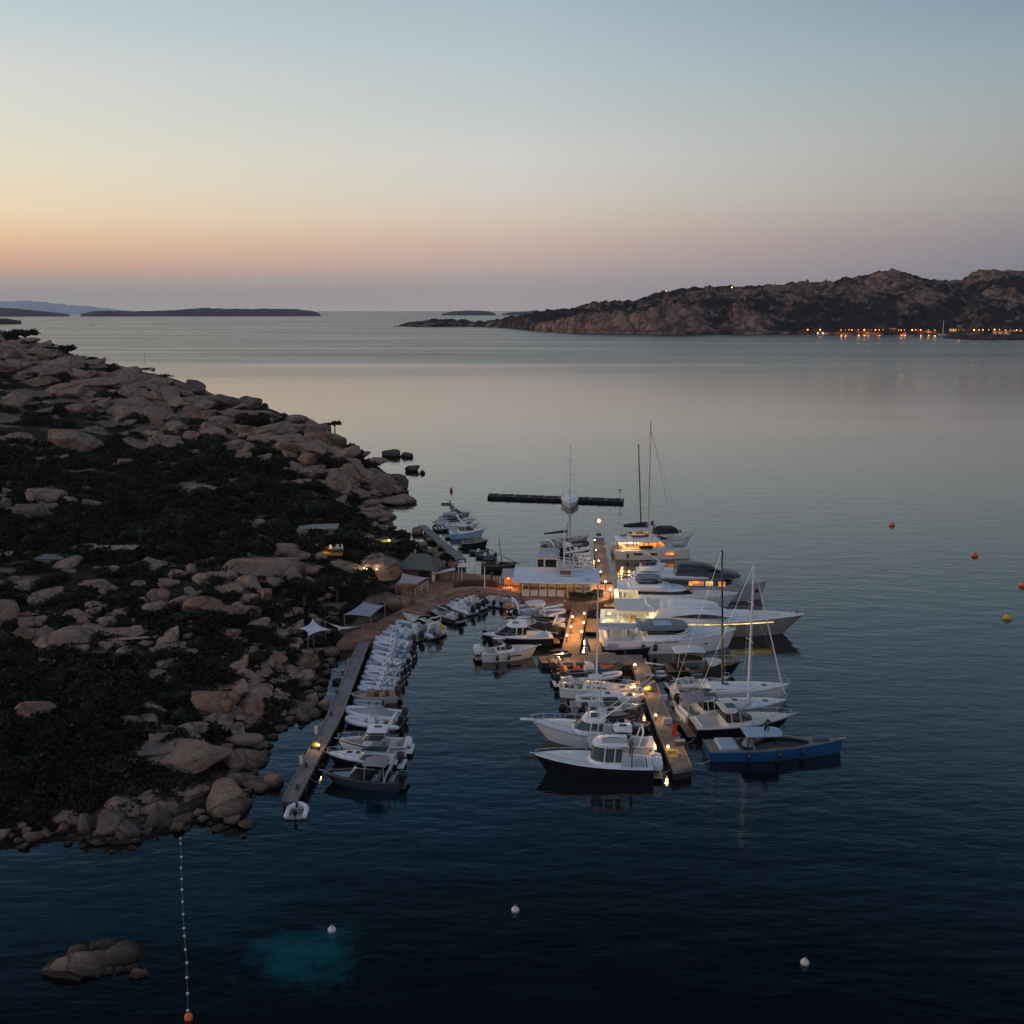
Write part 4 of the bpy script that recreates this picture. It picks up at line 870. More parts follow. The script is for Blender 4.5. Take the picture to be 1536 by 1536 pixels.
for i, (x, y) in enumerate([(505, 1040), (497, 1073), (459, 1150), (446, 1183), (514, 1012)]):
    o = kit('bollard', x, y, 1.0, ['iron mooring bollard on the plain pontoon by the beige wooden boat', 'iron mooring bollard in the middle of the plain pontoon', 'iron mooring bollard on the plain pontoon by the dark cuddy boat', 'iron mooring bollard nearest the end of the plain pontoon', 'iron mooring bollard on the plain pontoon near its shore half'][i], 'mooring bollard', [('post', MB().lathe((0, 0, 0), [(.16, 0), (.11, .08), (.11, .26), (.19, .32), (.19, .4), (.05, .44)], 10), DGREY, True), ('foot', MB().box((0, 0, .015), (.5, .5, .03)), DGREY, False)])
for i, (x, y) in enumerate([(975, 1019), (1001, 1085), (1020, 1118), (995, 1050)]):
    kit('crate', x, y, .94, ['grey dock box on the outer pontoon near the wooden motor yacht', 'grey dock box on the outer pontoon beside the red cabinet', 'pale dock box close to the end of the outer pontoon', 'white dock box half way along the outer pontoon'][i], 'dock box', [('box', MB().box((0, 0, .25), (.9, .5, .5), ch=.04), LGREY if i % 2 else DGREY, False), ('lid', MB().box((0, 0, .53), (.95, .55, .06), ch=.02), LGREY, False)])
# low walls, steps and rails on the quay
def wall_run(px, z, h, th, label, m):
    w_ = [P(x, y, z) for x, y in px]; rings = []
    for i, p in enumerate(w_):
        d = w_[min(i + 1, len(w_) - 1)] - w_[max(i - 1, 0)]; d.z = 0; d.normalize(); n = Vector((-d.y, d.x, 0)) * th / 2
        rings.append([(p.x - n.x, p.y - n.y, z - .3), (p.x + n.x, p.y + n.y, z - .3), (p.x + n.x, p.y + n.y, z + h), (p.x - n.x, p.y - n.y, z + h)])
    o = MB().loft(rings).build('low_wall', m); props(o, label, 'wall', 'low walls of the quay')
wall_run([(664, 895), (676, 889), (692, 885.5), (713, 884.5), (735, 886.5), (757, 890), (780, 894)], 1.0, .45, .6, 'low curved tan wall following the inner edge of the quay', STONE)
wall_run([(682, 882), (700, 879), (722, 878), (745, 879.5)], 1.0, .8, .8, 'dark planted wall along the middle of the quay behind the curved tan one', pbr('planted_wall', (.06, .04, .025), .95, var=.4, scale=1.5))
wall_run([(660, 868), (690, 868.5), (722, 872), (748, 874.5)], 1.0, 1.0, .5, 'brown parapet along the seaward edge of the quay', STONE)
wall_run([(594, 885), (612, 887), (628, 886)], 1.0, .9, .6, 'brick terrace wall under the square grey-pink shade sail', TERRA)
for i, (x, y, s) in enumerate([(644, 901, 'lowest pale stone step of the quay stairs'), (648, 897, 'upper pale stone step of the quay stairs'), (632, 904, 'pale stone step at the foot of the ribbed rock slab')]):
    o = MB().box((0, 0, .15), (1.6, .7, .3), ch=.05).build('stone_step', STONE); o.location = P(x, y, 1.0); props(o, s, 'step', 'stone steps')
t = thing('railing', P(623, 893, 1.0), .5, 'thin curved handrail beside the quay stairs', 'railing')
m = MB(); m.tube([(0, 0, .9), (1.2, .4, 1.2), (2.4, .9, 1.7)], .04, 5); m.tube([(0, 0, .45), (1.2, .4, .75), (2.4, .9, 1.2)], .03, 5); m.build('rail', WALLW, t)
m = MB()
for q in ((0, 0, .9), (1.2, .4, 1.2), (2.4, .9, 1.7)): m.tube([(q[0], q[1], 0), q], .04, 5)
m.build('posts', WALLW, t)
post(727, 886, 3.6, .06, 'tall pale pole on the quay inside the curved wall', WALLW)
post(737.5, 874, 1.6, .12, 'thick dark post on the seaward edge of the quay', DWOOD)
post(693, 874, 2.6, .06, 'thin pale pole near the foot of the small jetty', WALLW)
t = thing('awning', P(655, 872, 1.0), .2, 'small slanting white awning on a thick white post by the quay', 'awning')
MB().box((-.5, 0, 1.2), (.5, .5, 2.4), ch=.05).build('post', WALLW, t); MB().box((1.2, 0, 1.6), (3.4, 1.3, .08), rx=-.16).build('canvas', CANVAS, t); MB().tube([(2.6, 0, 0), (2.6, 0, 1.8)], .05).build('strut', WALLW, t)
t = thing('awning', P(700, 868, 1.0), 0, 'flat white awning at the landing of the small jetty', 'awning')
MB().box((0, 0, 2.2), (2.6, 2.2, .1)).build('canvas', CANVAS, t)
for sx in (-1, 1):
    for sy in (-1, 1): MB().tube([(sx * 1.2, sy, 0), (sx * 1.2, sy, 2.2)], .05).build('leg', WALLW, t)

# ------------------------------------------------------------------ shade sails
SPOLE = pbr('grey_brown_pole', (.2, .17, .15), .6)
def sail(name, corners, label, m, poles, sag=.12, n=8):
    """corners: (px, py, height above ground z) in order round the sail."""
    c = [P(x, y, z) for x, y, z in corners]; o = sum(c, Vector()) / 4; t = thing(name, (o.x, o.y, 0), 0, label, 'shade sail', 'shade sails'); mb = MB(); vs = []
    for j in range(n + 1):
        for i in range(n + 1):
            u, v = i / n, j / n; u2 = u + (.5 - u) * sag * 1.6 * math.sin(math.pi * v) * (abs(u - .5) * 2); v2 = v + (.5 - v) * sag * 1.6 * math.sin(math.pi * u) * (abs(v - .5) * 2)
            p = c[0] * (1 - u2) * (1 - v2) + c[1] * u2 * (1 - v2) + c[2] * u2 * v2 + c[3] * (1 - u2) * v2
            vs.append((p.x - o.x, p.y - o.y, p.z - .35 * math.sin(math.pi * u) * math.sin(math.pi * v)))
    fs = [(j * (n + 1) + i, j * (n + 1) + i + 1, (j + 1) * (n + 1) + i + 1, (j + 1) * (n + 1) + i) for j in range(n) for i in range(n)]
    ob = mb.add(vs, fs).build('canvas', m, t, True); s = ob.modifiers.new('thick', 'SOLIDIFY'); s.thickness = .03
    for k in poles:
        q = c[k]; g = max(ground(q.x, q.y), .3); MB().tube([(q.x - o.x, q.y - o.y, g - .3), (q.x - o.x, q.y - o.y, q.z + .15)], .06, 8).build('pole', SPOLE, t)
SAILC = pbr('blue_white_canvas', (.5, .54, .6), .8, var=.06); SAILG = pbr('grey_pink_canvas', (.42, .37, .36), .85, var=.06); SAILW = pbr('grey_violet_canvas', (.36, .36, .41), .85, var=.05)
sail('shade_sail', [(447, 943, 3.2), (469, 927.5, 4.6), (500, 945, 3.4), (461.5, 955, 2.9)], 'pointed blue-white shade sail, leftmost and peaked in the middle', SAILC, (3, 1), .22)
sail('shade_sail', [(487.5, 932, 3.8), (513, 942, 3.0), (544, 939, 3.4), (508, 946, 2.8)], 'thin curved white shade sail between the pointed one and the wide grey one', CANVAS, (0, 2), .25)
sail('shade_sail', [(516.5, 922, 3.6), (546, 902.5, 4.2), (577, 908, 3.9), (556, 925.5, 3.3)], 'wide grey shade sail stretched over poles below the dark trees', SAILW, (0, 1, 2, 3), .06)
sail('shade_sail', [(594.5, 875.5, 3.4), (604, 860, 4.1), (643, 867, 3.8), (625, 876.5, 3.2)], 'square grey-pink shade sail over a brick terrace near the hut', SAILG, (0, 1, 2, 3), .06)

# ------------------------------------------------------------------ the hut with a grey-green roof
p = P(634, 868, 1.6); hp = P(632, 862, 1.6)
t = thing('hut', hp, R(-12), 'hut with a grey-green hipped roof behind the square shade sail', 'hut'); t.scale = (.78, .78, .66)
MB().box((0, 0, 1.2), (5.4, 4.4, 2.4)).build('wall', pbr('brown_wall', (.14, .075, .05), .9, var=.3), t)
m = MB(); m.add([(-4.2, -3.2, 2.2), (4.2, -3.2, 2.2), (4.2, 3.2, 2.2), (-4.2, 3.2, 2.2), (-2.2, .5, 5.0), (1.2, .5, 5.0), (-4.2, -3.2, 2.05), (4.2, -3.2, 2.05), (4.2, 3.2, 2.05), (-4.2, 3.2, 2.05)], [(0, 1, 5, 4), (1, 2, 5), (2, 3, 4, 5), (3, 0, 4), (0, 6, 7, 1), (1, 7, 8, 2), (2, 8, 9, 3), (3, 9, 6, 0), (9, 8, 7, 6)])
m.build('roof', pbr('grey_green_reed_roof', (.115, .125, .105), .95, var=.2, scale=1.2, bump=.6, bscale=8), t)
MB().box((1.3, -2.21, 1.1), (2.2, .04, 2.1)).build('doorway', BLACK, t)
MB().box((-1.6, 1.2, 4.9), (.35, .35, 1.6), ch=.03).build('chimney', STONE, t)
# pale slab roofs half buried in scrub
def low_house(px, py, w_, d, h, rz, label, roofm=STONE):
    p = hit(px, py); t = thing('low_house', p, rz, label, 'house', 'low houses in the scrub')
    MB().box((0, 0, h / 2 - .4), (w_ * .92, d * .9, h + .8)).build('wall', STONE, t); MB().box((0, 0, h + .1), (w_, d, .2), ch=.05).build('roof', roofm, t)
    MB().box((w_ * .12, -d * .45 - .02, h * .45), (w_ * .3, .05, h * .7)).build('doorway', DARKGAP, t)
ROOFP = pbr('pale_grey_roof', (.27, .28, .27), .9, var=.15)
low_house(478, 800, 7, 4, .9, .1, 'low stone house with a pale flat roof among the dark trees', ROOFP)
low_house(155, 828, 10, 3.4, .35, .05, 'long low house with a dull roof half buried in the left scrub', STONE)
low_house(84, 842, 5, 3, .4, 0, 'small low house with a greenish flat roof in the left scrub', pbr('greenish_roof', (.12, .15, .15), .9))
low_house(5, 837, 3, 2.4, .6, 0, 'small house with a white roof at the left edge', WALLW)
# orange-lit terrace with white chairs
hp = hit(490, 832); t = thing('terrace', hp + Vector((0, 0, .2)), .1, 'little stone terrace glowing orange among the rocks', 'terrace')
t.scale = (.8, .8, .6); MB().box((0, 0, 0), (6.5, 4, .5), ch=.04).build('floor', pbr('ochre_floor', (.35, .2, .06), .8, var=.2), t); MB().box((0, 2.1, .5), (6.5, .25, 1.0)).build('back_wall', STONE, t)
ld = bpy.data.lights.new('terrace_light', 'POINT'); ld.energy = 26; ld.color = (1, .55, .15); ld.shadow_soft_size = .2; lo = bpy.data.objects.new('terrace_light', ld); C.objects.link(lo); lo.parent = t; lo.location = (0, -.4, 1.3)
def chair(loc, rz, label):
    t = thing('chair', loc, rz, label, 'chair', 'white chairs of the terrace')
    MB().box((0, 0, .45), (.55, .55, .08), ch=.02).build('seat', WALLW, t); MB().box((0, .27, .75), (.55, .07, .6), ch=.02).build('backrest', WALLW, t)
    for sx in (-1, 1):
        for sy in (-1, 1): MB().tube([(sx * .23, sy * .23, 0), (sx * .23, sy * .23, .45)], .035, 5).build('leg', WALLW, t)
for i, dx in enumerate((-2.6, -1.7, .9, 1.8, 2.6)): chair(hp + Vector((dx * .8, .7 + .24 * (i % 2), .36)), i * 1.3, 'white chair on the orange lit terrace')
# yellow light under the tree by the hut
t = thing('garden_lamp', hit(584, 822), 0, 'yellow garden lamp lighting the tree beside the hut', 'lamp'); MB().tube([(0, 0, 0), (0, 0, 1.1)], .05).build('post', DGREY, t); MB().ball((0, 0, 1.25), .14, 8).build('globe', glow('yellow_green_lamp', (.9, .85, .1), 14), t, True)
ld = bpy.data.lights.new('garden_light', 'POINT'); ld.energy = 70; ld.color = (.85, .9, .1); ld.shadow_soft_size = .2; lo = bpy.data.objects.new('garden_light', ld); C.objects.link(lo); lo.parent = t; lo.location = (0, -.5, 1.9)
# wooden sun deck and narrow plank in the lower rocks
hp = hit(178, 1130); t = thing('sun_deck', (hp.x, hp.y, max(hp.z, 1.4)), .12, 'wooden sun deck of long grey boards left of the whaleback boulder', 'deck')
MB().box((0, 0, .35), (9.5, 3.6, .14)).build('boards', deck_mat('grey_boards', (.17, .13, .11), .3, 1), t)
m = MB()
for x in (-4, -1.3, 1.3, 4):
    for y in (-1.5, 1.5): m.tube([(x, y, -2), (x, y, .28)], .09, 6)
m.build('posts', DWOOD, t); m = MB(); m.tube([(-2.8, 1.7, 1.3), (4.4, 1.7, 1.3)], .04, 5)
for x in (-2.8, -.4, 2, 4.4): m.tube([(x, 1.7, .4), (x, 1.7, 1.3)], .045, 5)
m.build('railing', DWOOD, t)
hp = hit(205, 965); t = thing('plank', (hp.x, hp.y, hp.z + .5), .3, 'narrow pale plank walk lying over the layered slabs', 'plank'); MB().box((0, 0, .15), (6.2, .5, .12), rx=.02).build('board', pbr('pale_board', (.34, .28, .22), .8, var=.15), t); MB().box((-2, 0, -.2), (.3, .4, .6)).build('support', STONE, t)

# ------------------------------------------------------------------ the waterside restaurant
Z = 1.0
fl_, fr_ = P(781, 894, Z), P(887, 896, Z); ux = (fr_ - fl_).normalized(); rzB = math.atan2(ux.y, ux.x); WB = (fr_ - fl_).length
t = thing('restaurant', fl_, rzB, 'long white waterside restaurant with a pale flat roof and glazed front', 'restaurant'); DB = 5.2; HB = 2.35
MB().box((WB / 2, DB, HB / 2), (WB, .2, HB)).build('back_wall', WALLW, t)
MB().box((WB / 2, DB / 2, .02), (WB, DB, .04)).build('floor', TEAK, t)
for x in (.1, WB - .1): MB().box((x, DB / 2, HB / 2), (.2, DB - .3, HB - .01)).build('side_wall', WALLW, t)
nb = 8; bw = WB / nb
for i in range(nb):
    x0 = i * bw
    MB().box((x0 + .06, 0, HB / 2), (.14, .16, HB)).build('post', WOOD, t)
    if i == 5:
        d = MB(); d.box((x0 + bw * .3, -.02, 1.1), (.09, .1, 2.2)); d.box((x0 + bw * .82, -.02, 1.1), (.09, .1, 2.2)); d.box((x0 + bw * .56, -.02, 2.2), (bw * .6, .1, .1)); d.box((x0 + bw * .56, -.02, 1.2), (bw * .5, .08, .08)); d.box((x0 + bw * .56, -.02, .06), (bw * .5, .1, .12)); d.build('door_frame', WALLW, t)
    else:
        MB().box((x0 + bw * .53, -.01, .5), (bw * .86, .1, .95), ch=.01).build('parapet', WALLW, t)
        if i not in (1, 4): f = MB(); f.box((x0 + bw * .53, -.03, 1.75), (bw * .8, .06, .07)); f.box((x0 + bw * .53, -.03, 1.02), (bw * .86, .08, .07)); f.box((x0 + bw * .16, -.03, 1.38), (.07, .06, .68)); f.box((x0 + bw * .9, -.03, 1.38), (.07, .06, .68)); f.build('window_frame', WALLW, t)
# gently bowed roof sheet
m = MB(); rg = []
for i in range(17):
    u = i / 16; x = -1.2 + u * (WB + 2.4); bow = .25 * math.sin(math.pi * u)
    rg.append([(x, -1.3 - bow, HB + .02), (x, DB + .4, HB + .45), (x, DB + .4, HB + .57), (x, -1.3 - bow, HB + .14)])
m.loft(rg).build('roof', pbr('pale_membrane_roof', (.72, .77, .82), .7, var=.05, scale=.5), t, 30)
# upper cabin on the roof
ub = P(806, 857, 4.4); m = MB(); inv = Matrix.Rotation(-rzB, 3, 'Z')
def bl(px, py, z): q = P(px, py, z) - fl_; q = inv @ q; return q
c0, c1 = bl(805, 858, 4.4), bl(836, 858, 4.4); cw = c1.x - c0.x
y0c = DB - 1.6
c0.x = bl(805, 857, 3.9).x
MB().box((c0.x + cw / 2, y0c + 2, HB + 1.5), (cw, 4, 2.6), ch=.05).build('cabin_wall', WALLW, t)
m = MB(); m.loft([[(c0.x - .3, y0c - .4, HB + 2.8), (c0.x + cw + .3, y0c - .4, HB + 2.8), (c0.x + cw + .3, y0c + 4.4, HB + 2.8), (c0.x - .3, y0c + 4.4, HB + 2.8)], [(c0.x + .3, y0c + .3, HB + 3.3), (c0.x + cw - .3, y0c + .3, HB + 3.3), (c0.x + cw - .3, y0c + 3.6, HB + 3.3), (c0.x + .3, y0c + 3.6, HB + 3.3)]]).build('cabin_roof', pbr('grey_white_roof', (.4, .43, .44), .8), t)
for a, b in ((.04, .34), (.42, .96)): MB().box((c0.x + cw * (a + b) / 2, y0c - .02, HB + 1.75), (cw * (b - a), .06, 1.15)).build('cabin_window', GLASS, t)
# lattice terrace frame beside the cabin
m = MB(); xb = c0.x + cw + .3
for i in range(6):
    for j in (0, 2.2): m.tube([(xb + i * .75, y0c + j, HB + .6), (xb + i * .75 , y0c + j, HB + 2.4 - .15 * i)], .06, 5)
for z in (1.2, 1.8, 2.2):
    for j in (0, 2.2): m.tube([(xb, y0c + j, HB + z), (xb + 3.75, y0c + j, HB + z - .4)], .05, 5)
for i in range(5): m.tube([(xb + i * .75, y0c, HB + .7), (xb + i * .75 + .75, y0c, HB + 1.8)], .045, 5)
m.build('lattice', WALLW, t)
MB().box((xb + 1.0, y0c - 1.8, HB + .95), (2.2, .8, 1.1), ch=.04).build('air_handler', LGREY, t); MB().box((xb + 1.0, y0c - 2.215, HB + .95), (1.6, .03, .6)).build('grille', DGREY, t)
# flag mast
mm_ = MB(); xm = bl(846, 858, 4).x; mm_.tube([(xm, y0c - 1, HB), (xm, y0c - 1, HB + 9.5)], [.11, .05], 8); mm_.tube([(xm - 1.2, y0c - 1, HB + 6), (xm + 1.2, y0c - 1, HB + 6)], .04, 5); mm_.build('flag_mast', WALLW, t)
for x, e in ((WB * .28, 30), (WB * .5, 40), (WB * .72, 60)):
    ld = bpy.data.lights.new('interior_light', 'POINT'); ld.energy = e * .55; ld.color = (1, .55, .25); ld.shadow_soft_size = .25; lo = bpy.data.objects.new('interior_light', ld); C.objects.link(lo); lo.parent = t; lo.location = (x, 2.2, 1.95)
    MB().ball((x, 2.2, 1.95), .17, 8).build('ceiling_lamp', LAMP, t, True)
# left open wing with orange light
wl = thing('terrace_canopy', P(752, 886, Z), R(-3), 'short pale canopy left of the restaurant with fire-orange light under it', 'canopy'); wr = P(780, 888.5, Z); WW = (wr - P(752, 886, Z)).length
m = MB(); m.loft([[(x, -.4, 2.05 + .05 * math.sin(x)), (x, 3.6, 2.4 + .05 * math.sin(x)), (x, 3.6, 2.48 + .05 * math.sin(x)), (x, -.4, 2.13 + .05 * math.sin(x))] for x in np.linspace(0, WW, 14)]).build('canvas', pbr('pale_beige_canvas', (.44, .42, .39), .85, var=.06), wl)
for i in range(3):
    for y in (-.2, 3.4): MB().tube([(WW * (i + .1) / 2.3, y, 0), (WW * (i + .1) / 2.3, y, 2.05 + (.3 if y > 0 else 0))], .06, 6).build('post', DWOOD, wl)
for x, e in ((WW - 1.9, 130), (WW - .6, 110)):
    ld = bpy.data.lights.new('terrace_light', 'POINT'); ld.energy = e; ld.color = (1, .3, .03); ld.shadow_soft_size = .25; lo = bpy.data.objects.new('terrace_light', ld); C.objects.link(lo); lo.parent = wl; lo.location = (x, .1, 1.45)
    MB().ball((x, .6, 1.75), .17, 8).build('hanging_lamp', FLAME, wl, True)
for x in (WW - 2.0, WW - .6): MB().box((x, 2.6, .95), (1.2, .08, 1.6), ch=.02).build('back_screen', pbr('ochre_screen', (.5, .3, .14), .8) if 'ochre_screen' not in bpy.data.materials else bpy.data.materials['ochre_screen'], wl)
def table(px, py, label):
    t = thing('table', P(px, py, Z), 0, label, 'table', 'tables under the canopy')
    MB().lathe((0, 0, .74), [(.5, 0), (.5, .05)], 12).build('tabletop', WALLW, t); MB().tube([(0, 0, 0), (0, 0, .74)], .05).build('pedestal', DGREY, t)
for x, y, s in [(765, 889, 'round table in the orange light under the canopy end'), (758, 889.5, 'round table left of the one in the orange light'), (772, 892, 'round table in front of the orange light')]: table(x, y, s)
# parasol, planters
t = thing('parasol', P(879, 895, Z), .3, 'pale parasol open over the restaurant corner', 'parasol')
MB().tube([(0, 0, 0), (0, 0, 2.7)], .05).build('pole', ALU, t); m = MB(); k = 8; m.loft([[(1.75 * math.cos(2 * math.pi * i / k), 1.75 * math.sin(2 * math.pi * i / k), 2.15) for i in range(k)], [(.9 * math.cos(2 * math.pi * i / k), .9 * math.sin(2 * math.pi * i / k), 2.5) for i in range(k)], [(.03 * math.cos(2 * math.pi * i / k), .03 * math.sin(2 * math.pi * i / k), 2.75) for i in range(k)]], True, False).build('canopy', pbr('lilac_white_canvas', (.48, .46, .52), .85, var=.05), t)
MB().box((0, 0, .06), (.8, .8, .12), ch=.02).build('base', DGREY, t)
for i, (x, y, s) in enumerate([(862, 899.5, 'long dark planter hedge left of the parasol'), (872, 901, 'dark planter hedge right under the parasol'), (888, 899, 'dark planter hedge right of the parasol'), (896, 895, 'bushy planter at the lit corner of the quay')]):
    t = thing('planter', P(x, y, Z), rzB, s, 'planter', 'planters by the restaurant'); MB().box((0, 0, .3), (1.7, .6, .6), ch=.03).build('trough', DWOOD, t)
    lob = [(-.5, 0, .8, .4), (0, 0, .85, .42), (.5, 0, .8, .4)]; q = leaves_np(200, 1, lob, .12, 300 + i); vs, fs = core_np(lob); b0 = len(vs); mb = MB(); mb.v = vs + [tuple(v) for v in q]; mb.f = fs + [(b0 + 4 * j, b0 + 4 * j + 1, b0 + 4 * j + 2, b0 + 4 * j + 3) for j in range(200)]; mb.build('foliage', LEAFG, t)

# ------------------------------------------------------------------ buoys and the swim line
for x, y, s in [(498, 1397, 'white mooring buoy beside the turquoise shoal'), (773, 1367, 'white mooring buoy alone in the middle of the dark foreground water'), (1207, 1446, 'white mooring buoy alone at the lower right')]:
    t = thing('mooring_buoy', P(x, y, 0), 0, s, 'buoy', 'white mooring buoys'); MB().ball((0, 0, .08), .29, 14).build('float', WALLW, t, True); MB().lathe((0, 0, .0), [(.294, .05), (.3, .09), (.294, .13)], 14).build('band', GREY, t, True); m = MB(); m.tube([(.1 * math.cos(a), 0, .42 + .08 * math.sin(a)) for a in np.linspace(0, 6.28, 9)], .02, 5); m.build('ring', STEEL, t)
for x, y, s in [(1338, 788, 'orange buoy on the right, farthest of the four'), (1462, 834, 'orange buoy on the right, second farthest'), (1534, 879, 'orange buoy cut by the right edge'), (1511, 928, 'orange buoy on the right, nearest and lowest of the four')]:
    t = thing('marker_buoy', P(x, y, 0), 0, s, 'buoy', 'orange buoys'); MB().lathe((0, 0, 0), [(.36, -.2), (.5, .08), (.46, .36), (.26, .58), (.05, .62)], 14, 1.2).build('float', YELLOW if y == 928 else ORANGE, t, True); MB().tube([(0, 0, .6), (0, 0, .85)], .04).build('ring', DGREY, t)
t = thing('marker_buoy', P(677, 737, 0), 0, 'small upright red buoy off the rocky point', 'buoy'); MB().lathe((0, 0, 0), [(.3, -.2), (.36, .1), (.3, .5), (.2, .8), (.05, .85)], 12).build('float', RED, t, True); MB().tube([(0, 0, .8), (0, 0, 1.1)], .06).build('topmark', DGREY, t)
FL = [(743, 160), (743, 181), (747, 236), (745, 281), (748, 327), (749, 370), (751, 420), (754, 472), (757, 530), (759, 561), (763, 617), (769, 672), (769, 732), (772, 798), (773, 868)]
for i, (x, y) in enumerate(FL):
    o = MB().ball((0, 0, .03), .095, 10).build('swim_line_float', WALLW, None, True); o.location = P(x / 2.743, y / 2.743 + 1200, 0); props(o, 'little white float strung on the swim line running down from the rocks', 'float', 'floats of the swim line')
o = MB().lathe((0, 0, 0), [(.2, -.1), (.26, .1), (.2, .3), (.03, .4)], 10).build('marker_buoy', ORANGE, None, True); o.location = P(283, 1528.5, 0); props(o, 'small orange buoy ending the swim line at the bottom edge', 'buoy')
o = MB().tube([P(x / 2.743, y / 2.743 + 1200, 0) + Vector((0, 0, .01)) for x, y in FL + [(776, 900)]], .007, 4).build('swim_line', ROPE); props(o, 'thin swim rope joining the row of white floats', 'rope')

# ------------------------------------------------------------------ lights and houses across the water
def fx(x): return 1040 + x / 3.097
def fy(y): return 380 + y / 3.097
i = 0
for x, s in [(705, .6), (722, .55), (765, .6), (780, .5), (812, .6), (828, .5), (862, .6), (880, .55), (912, .6), (930, .5), (980, .6), (1032, .6), (1090, .6), (1140, .5), (1230, .6), (1255, .5), (1325, .6), (1370, .6), (1420, .6), (1470, .5), (1520, .6), (530, 1), (588, 1.5), (602, 1.5), (685, 1), (735, 1.1), (793, 1.1), (845, 1.1), (897, 1), (952, 1), (964, 1), (1015, 1.1), (1055, 1.2), (1075, 1.2), (1120, 1), (1205, 1), (1302, 1), (1343, 1), (1397, 1.1), (1448, 1), (1500, 1)]:
    px = fx(x); base = P(px, interp(FSHORE, px) - .2, .5) if px < 1420 else P(px, 503.5, 4); s *= (.7, 1.25, .9, 1.1, .6)[i % 5]; base = base + base.normalized() * (14, 34, 10, 22, 60)[(i * 3) % 5]; base.z = 1.2 if px < 1420 else 5
    t = thing('street_lamp', base, 0, 'orange street lamp on the far waterfront under the rocky hills', 'street lamp', 'street lamps on the far shore')
    MB().tube([(0, 0, -2), (0, 0, 7)], .14, 6).build('pole', DGREY, t); MB().ball((0, 0, 7.3), .75 * s, 8).build('lantern', LAMPO, t, True)
    if i % 2 == 0:
        ld = bpy.data.lights.new('street_light', 'POINT'); ld.energy = 3600 if px < 1420 else 1200; ld.color = (1, .34, .05); ld.shadow_soft_size = 1.2; lo = bpy.data.objects.new('street_light', ld); C.objects.link(lo); lo.parent = t; lo.location = (0, -3, 6)
    i += 1
def far_house(px, py, w_, h, d, label, m, zb=1.0, lit=None, roofm=None, off=20):
    base = P(px, py, zb); dd = Vector((base.x, base.y, 0)).normalized(); base = base + dd * off
    t = thing('house', base, math.atan2(dd.y, dd.x) - math.pi / 2, label, 'house', 'houses on the far shore')
    MB().box((0, 0, h / 2 - 2), (w_, d, h + 4)).build('wall', m, t); MB().box((0, 0, h + .25), (w_ + .8, d + .8, .5)).build('roof', roofm or TERRA, t)
    n = max(2, int(w_ / 4))
    for k in range(n): MB().box((-w_ / 2 + (k + .5) * w_ / n, -d / 2 - .03, h * .5), (w_ / n * .5, .08, h * .45)).build('window', lit if (lit and k % 2 == 0) else GLASS, t)
CREAMW = pbr('cream_wall', (.5, .42, .3), .9, var=.1)
far_house(1230.5, 501.5, 13, 4, 8, 'brightly lit low house at the left end of the far waterfront', CREAMW, 1, LITW, off=8)
far_house(1240, 501.5, 8, 3, 7, 'small lit annex right of the brightest waterfront house', CREAMW, 1, WARMB, off=8)
for x, w_, s in [(700, 16, 'low orange lit boathouse, leftmost behind the row of street lamps'), (750, 22, 'long low orange lit building behind the street lamps'), (870, 18, 'low orange lit building in the middle of the far waterfront'), (925, 12, 'two storey pale house behind the orange street lamps'), (995, 20, 'long orange lit building right of the pale house')]:
    far_house(fx(x), 500.5, w_, 3.2 if x != 925 else 9, 8, s, CREAMW, 2, WARM, off=40)
far_house(fx(1125), 500, 16, 11, 10, 'cream two storey building beside the white mast on the far shore', CREAMW, 2, WARMY, off=36)
far_house(fx(1155), 500, 12, 7, 10, 'cream house right under the white mast on the far shore', CREAMW, 2, WARMY, off=30)
far_house(fx(1205), 497.5, 12, 5, 9, 'yellow lit house left of the low rocky spit', CREAMW, 6, WARMY, off=30)
for x, y, w_, s in [(1355, 489, 14, 'lit house on the slope above the spit, left one'), (1408, 485, 16, 'lit house with a pale roof, highest above the spit'), (1378, 489, 9, 'small lit house between the two on the slope above the spit'), (1432, 501, 26, 'long orange lit wall building on the spit'), (1505, 499, 14, 'bright cream house at the right edge of the spit'), (1515, 484, 14, 'lit house on the slope at the right edge')]:
    far_house(fx(x), y, w_, 4.5, 9, s, CREAMW, 14 if y < 492 else 5, WARMB if y > 492 else WARM, off=60 if y < 492 else 10)
for x, y, s, k in [(1098, 431.5, 'orange lamp on the ridge of the far hills', 1), (999.5, 437, 'pair of warm lamps on the far ridge, left of the other', .8)]:
    p = Pr(x, y, 2250 if x > 1050 else 2150); t = thing('hill_lamp', p, 0, s, 'lamp'); MB().tube([(0, 0, -12), (0, 0, 0)], .2).build('pole', DGREY, t); MB().ball((0, 0, .6), 1.1 * k, 8).build('lantern', LAMPO, t, True)

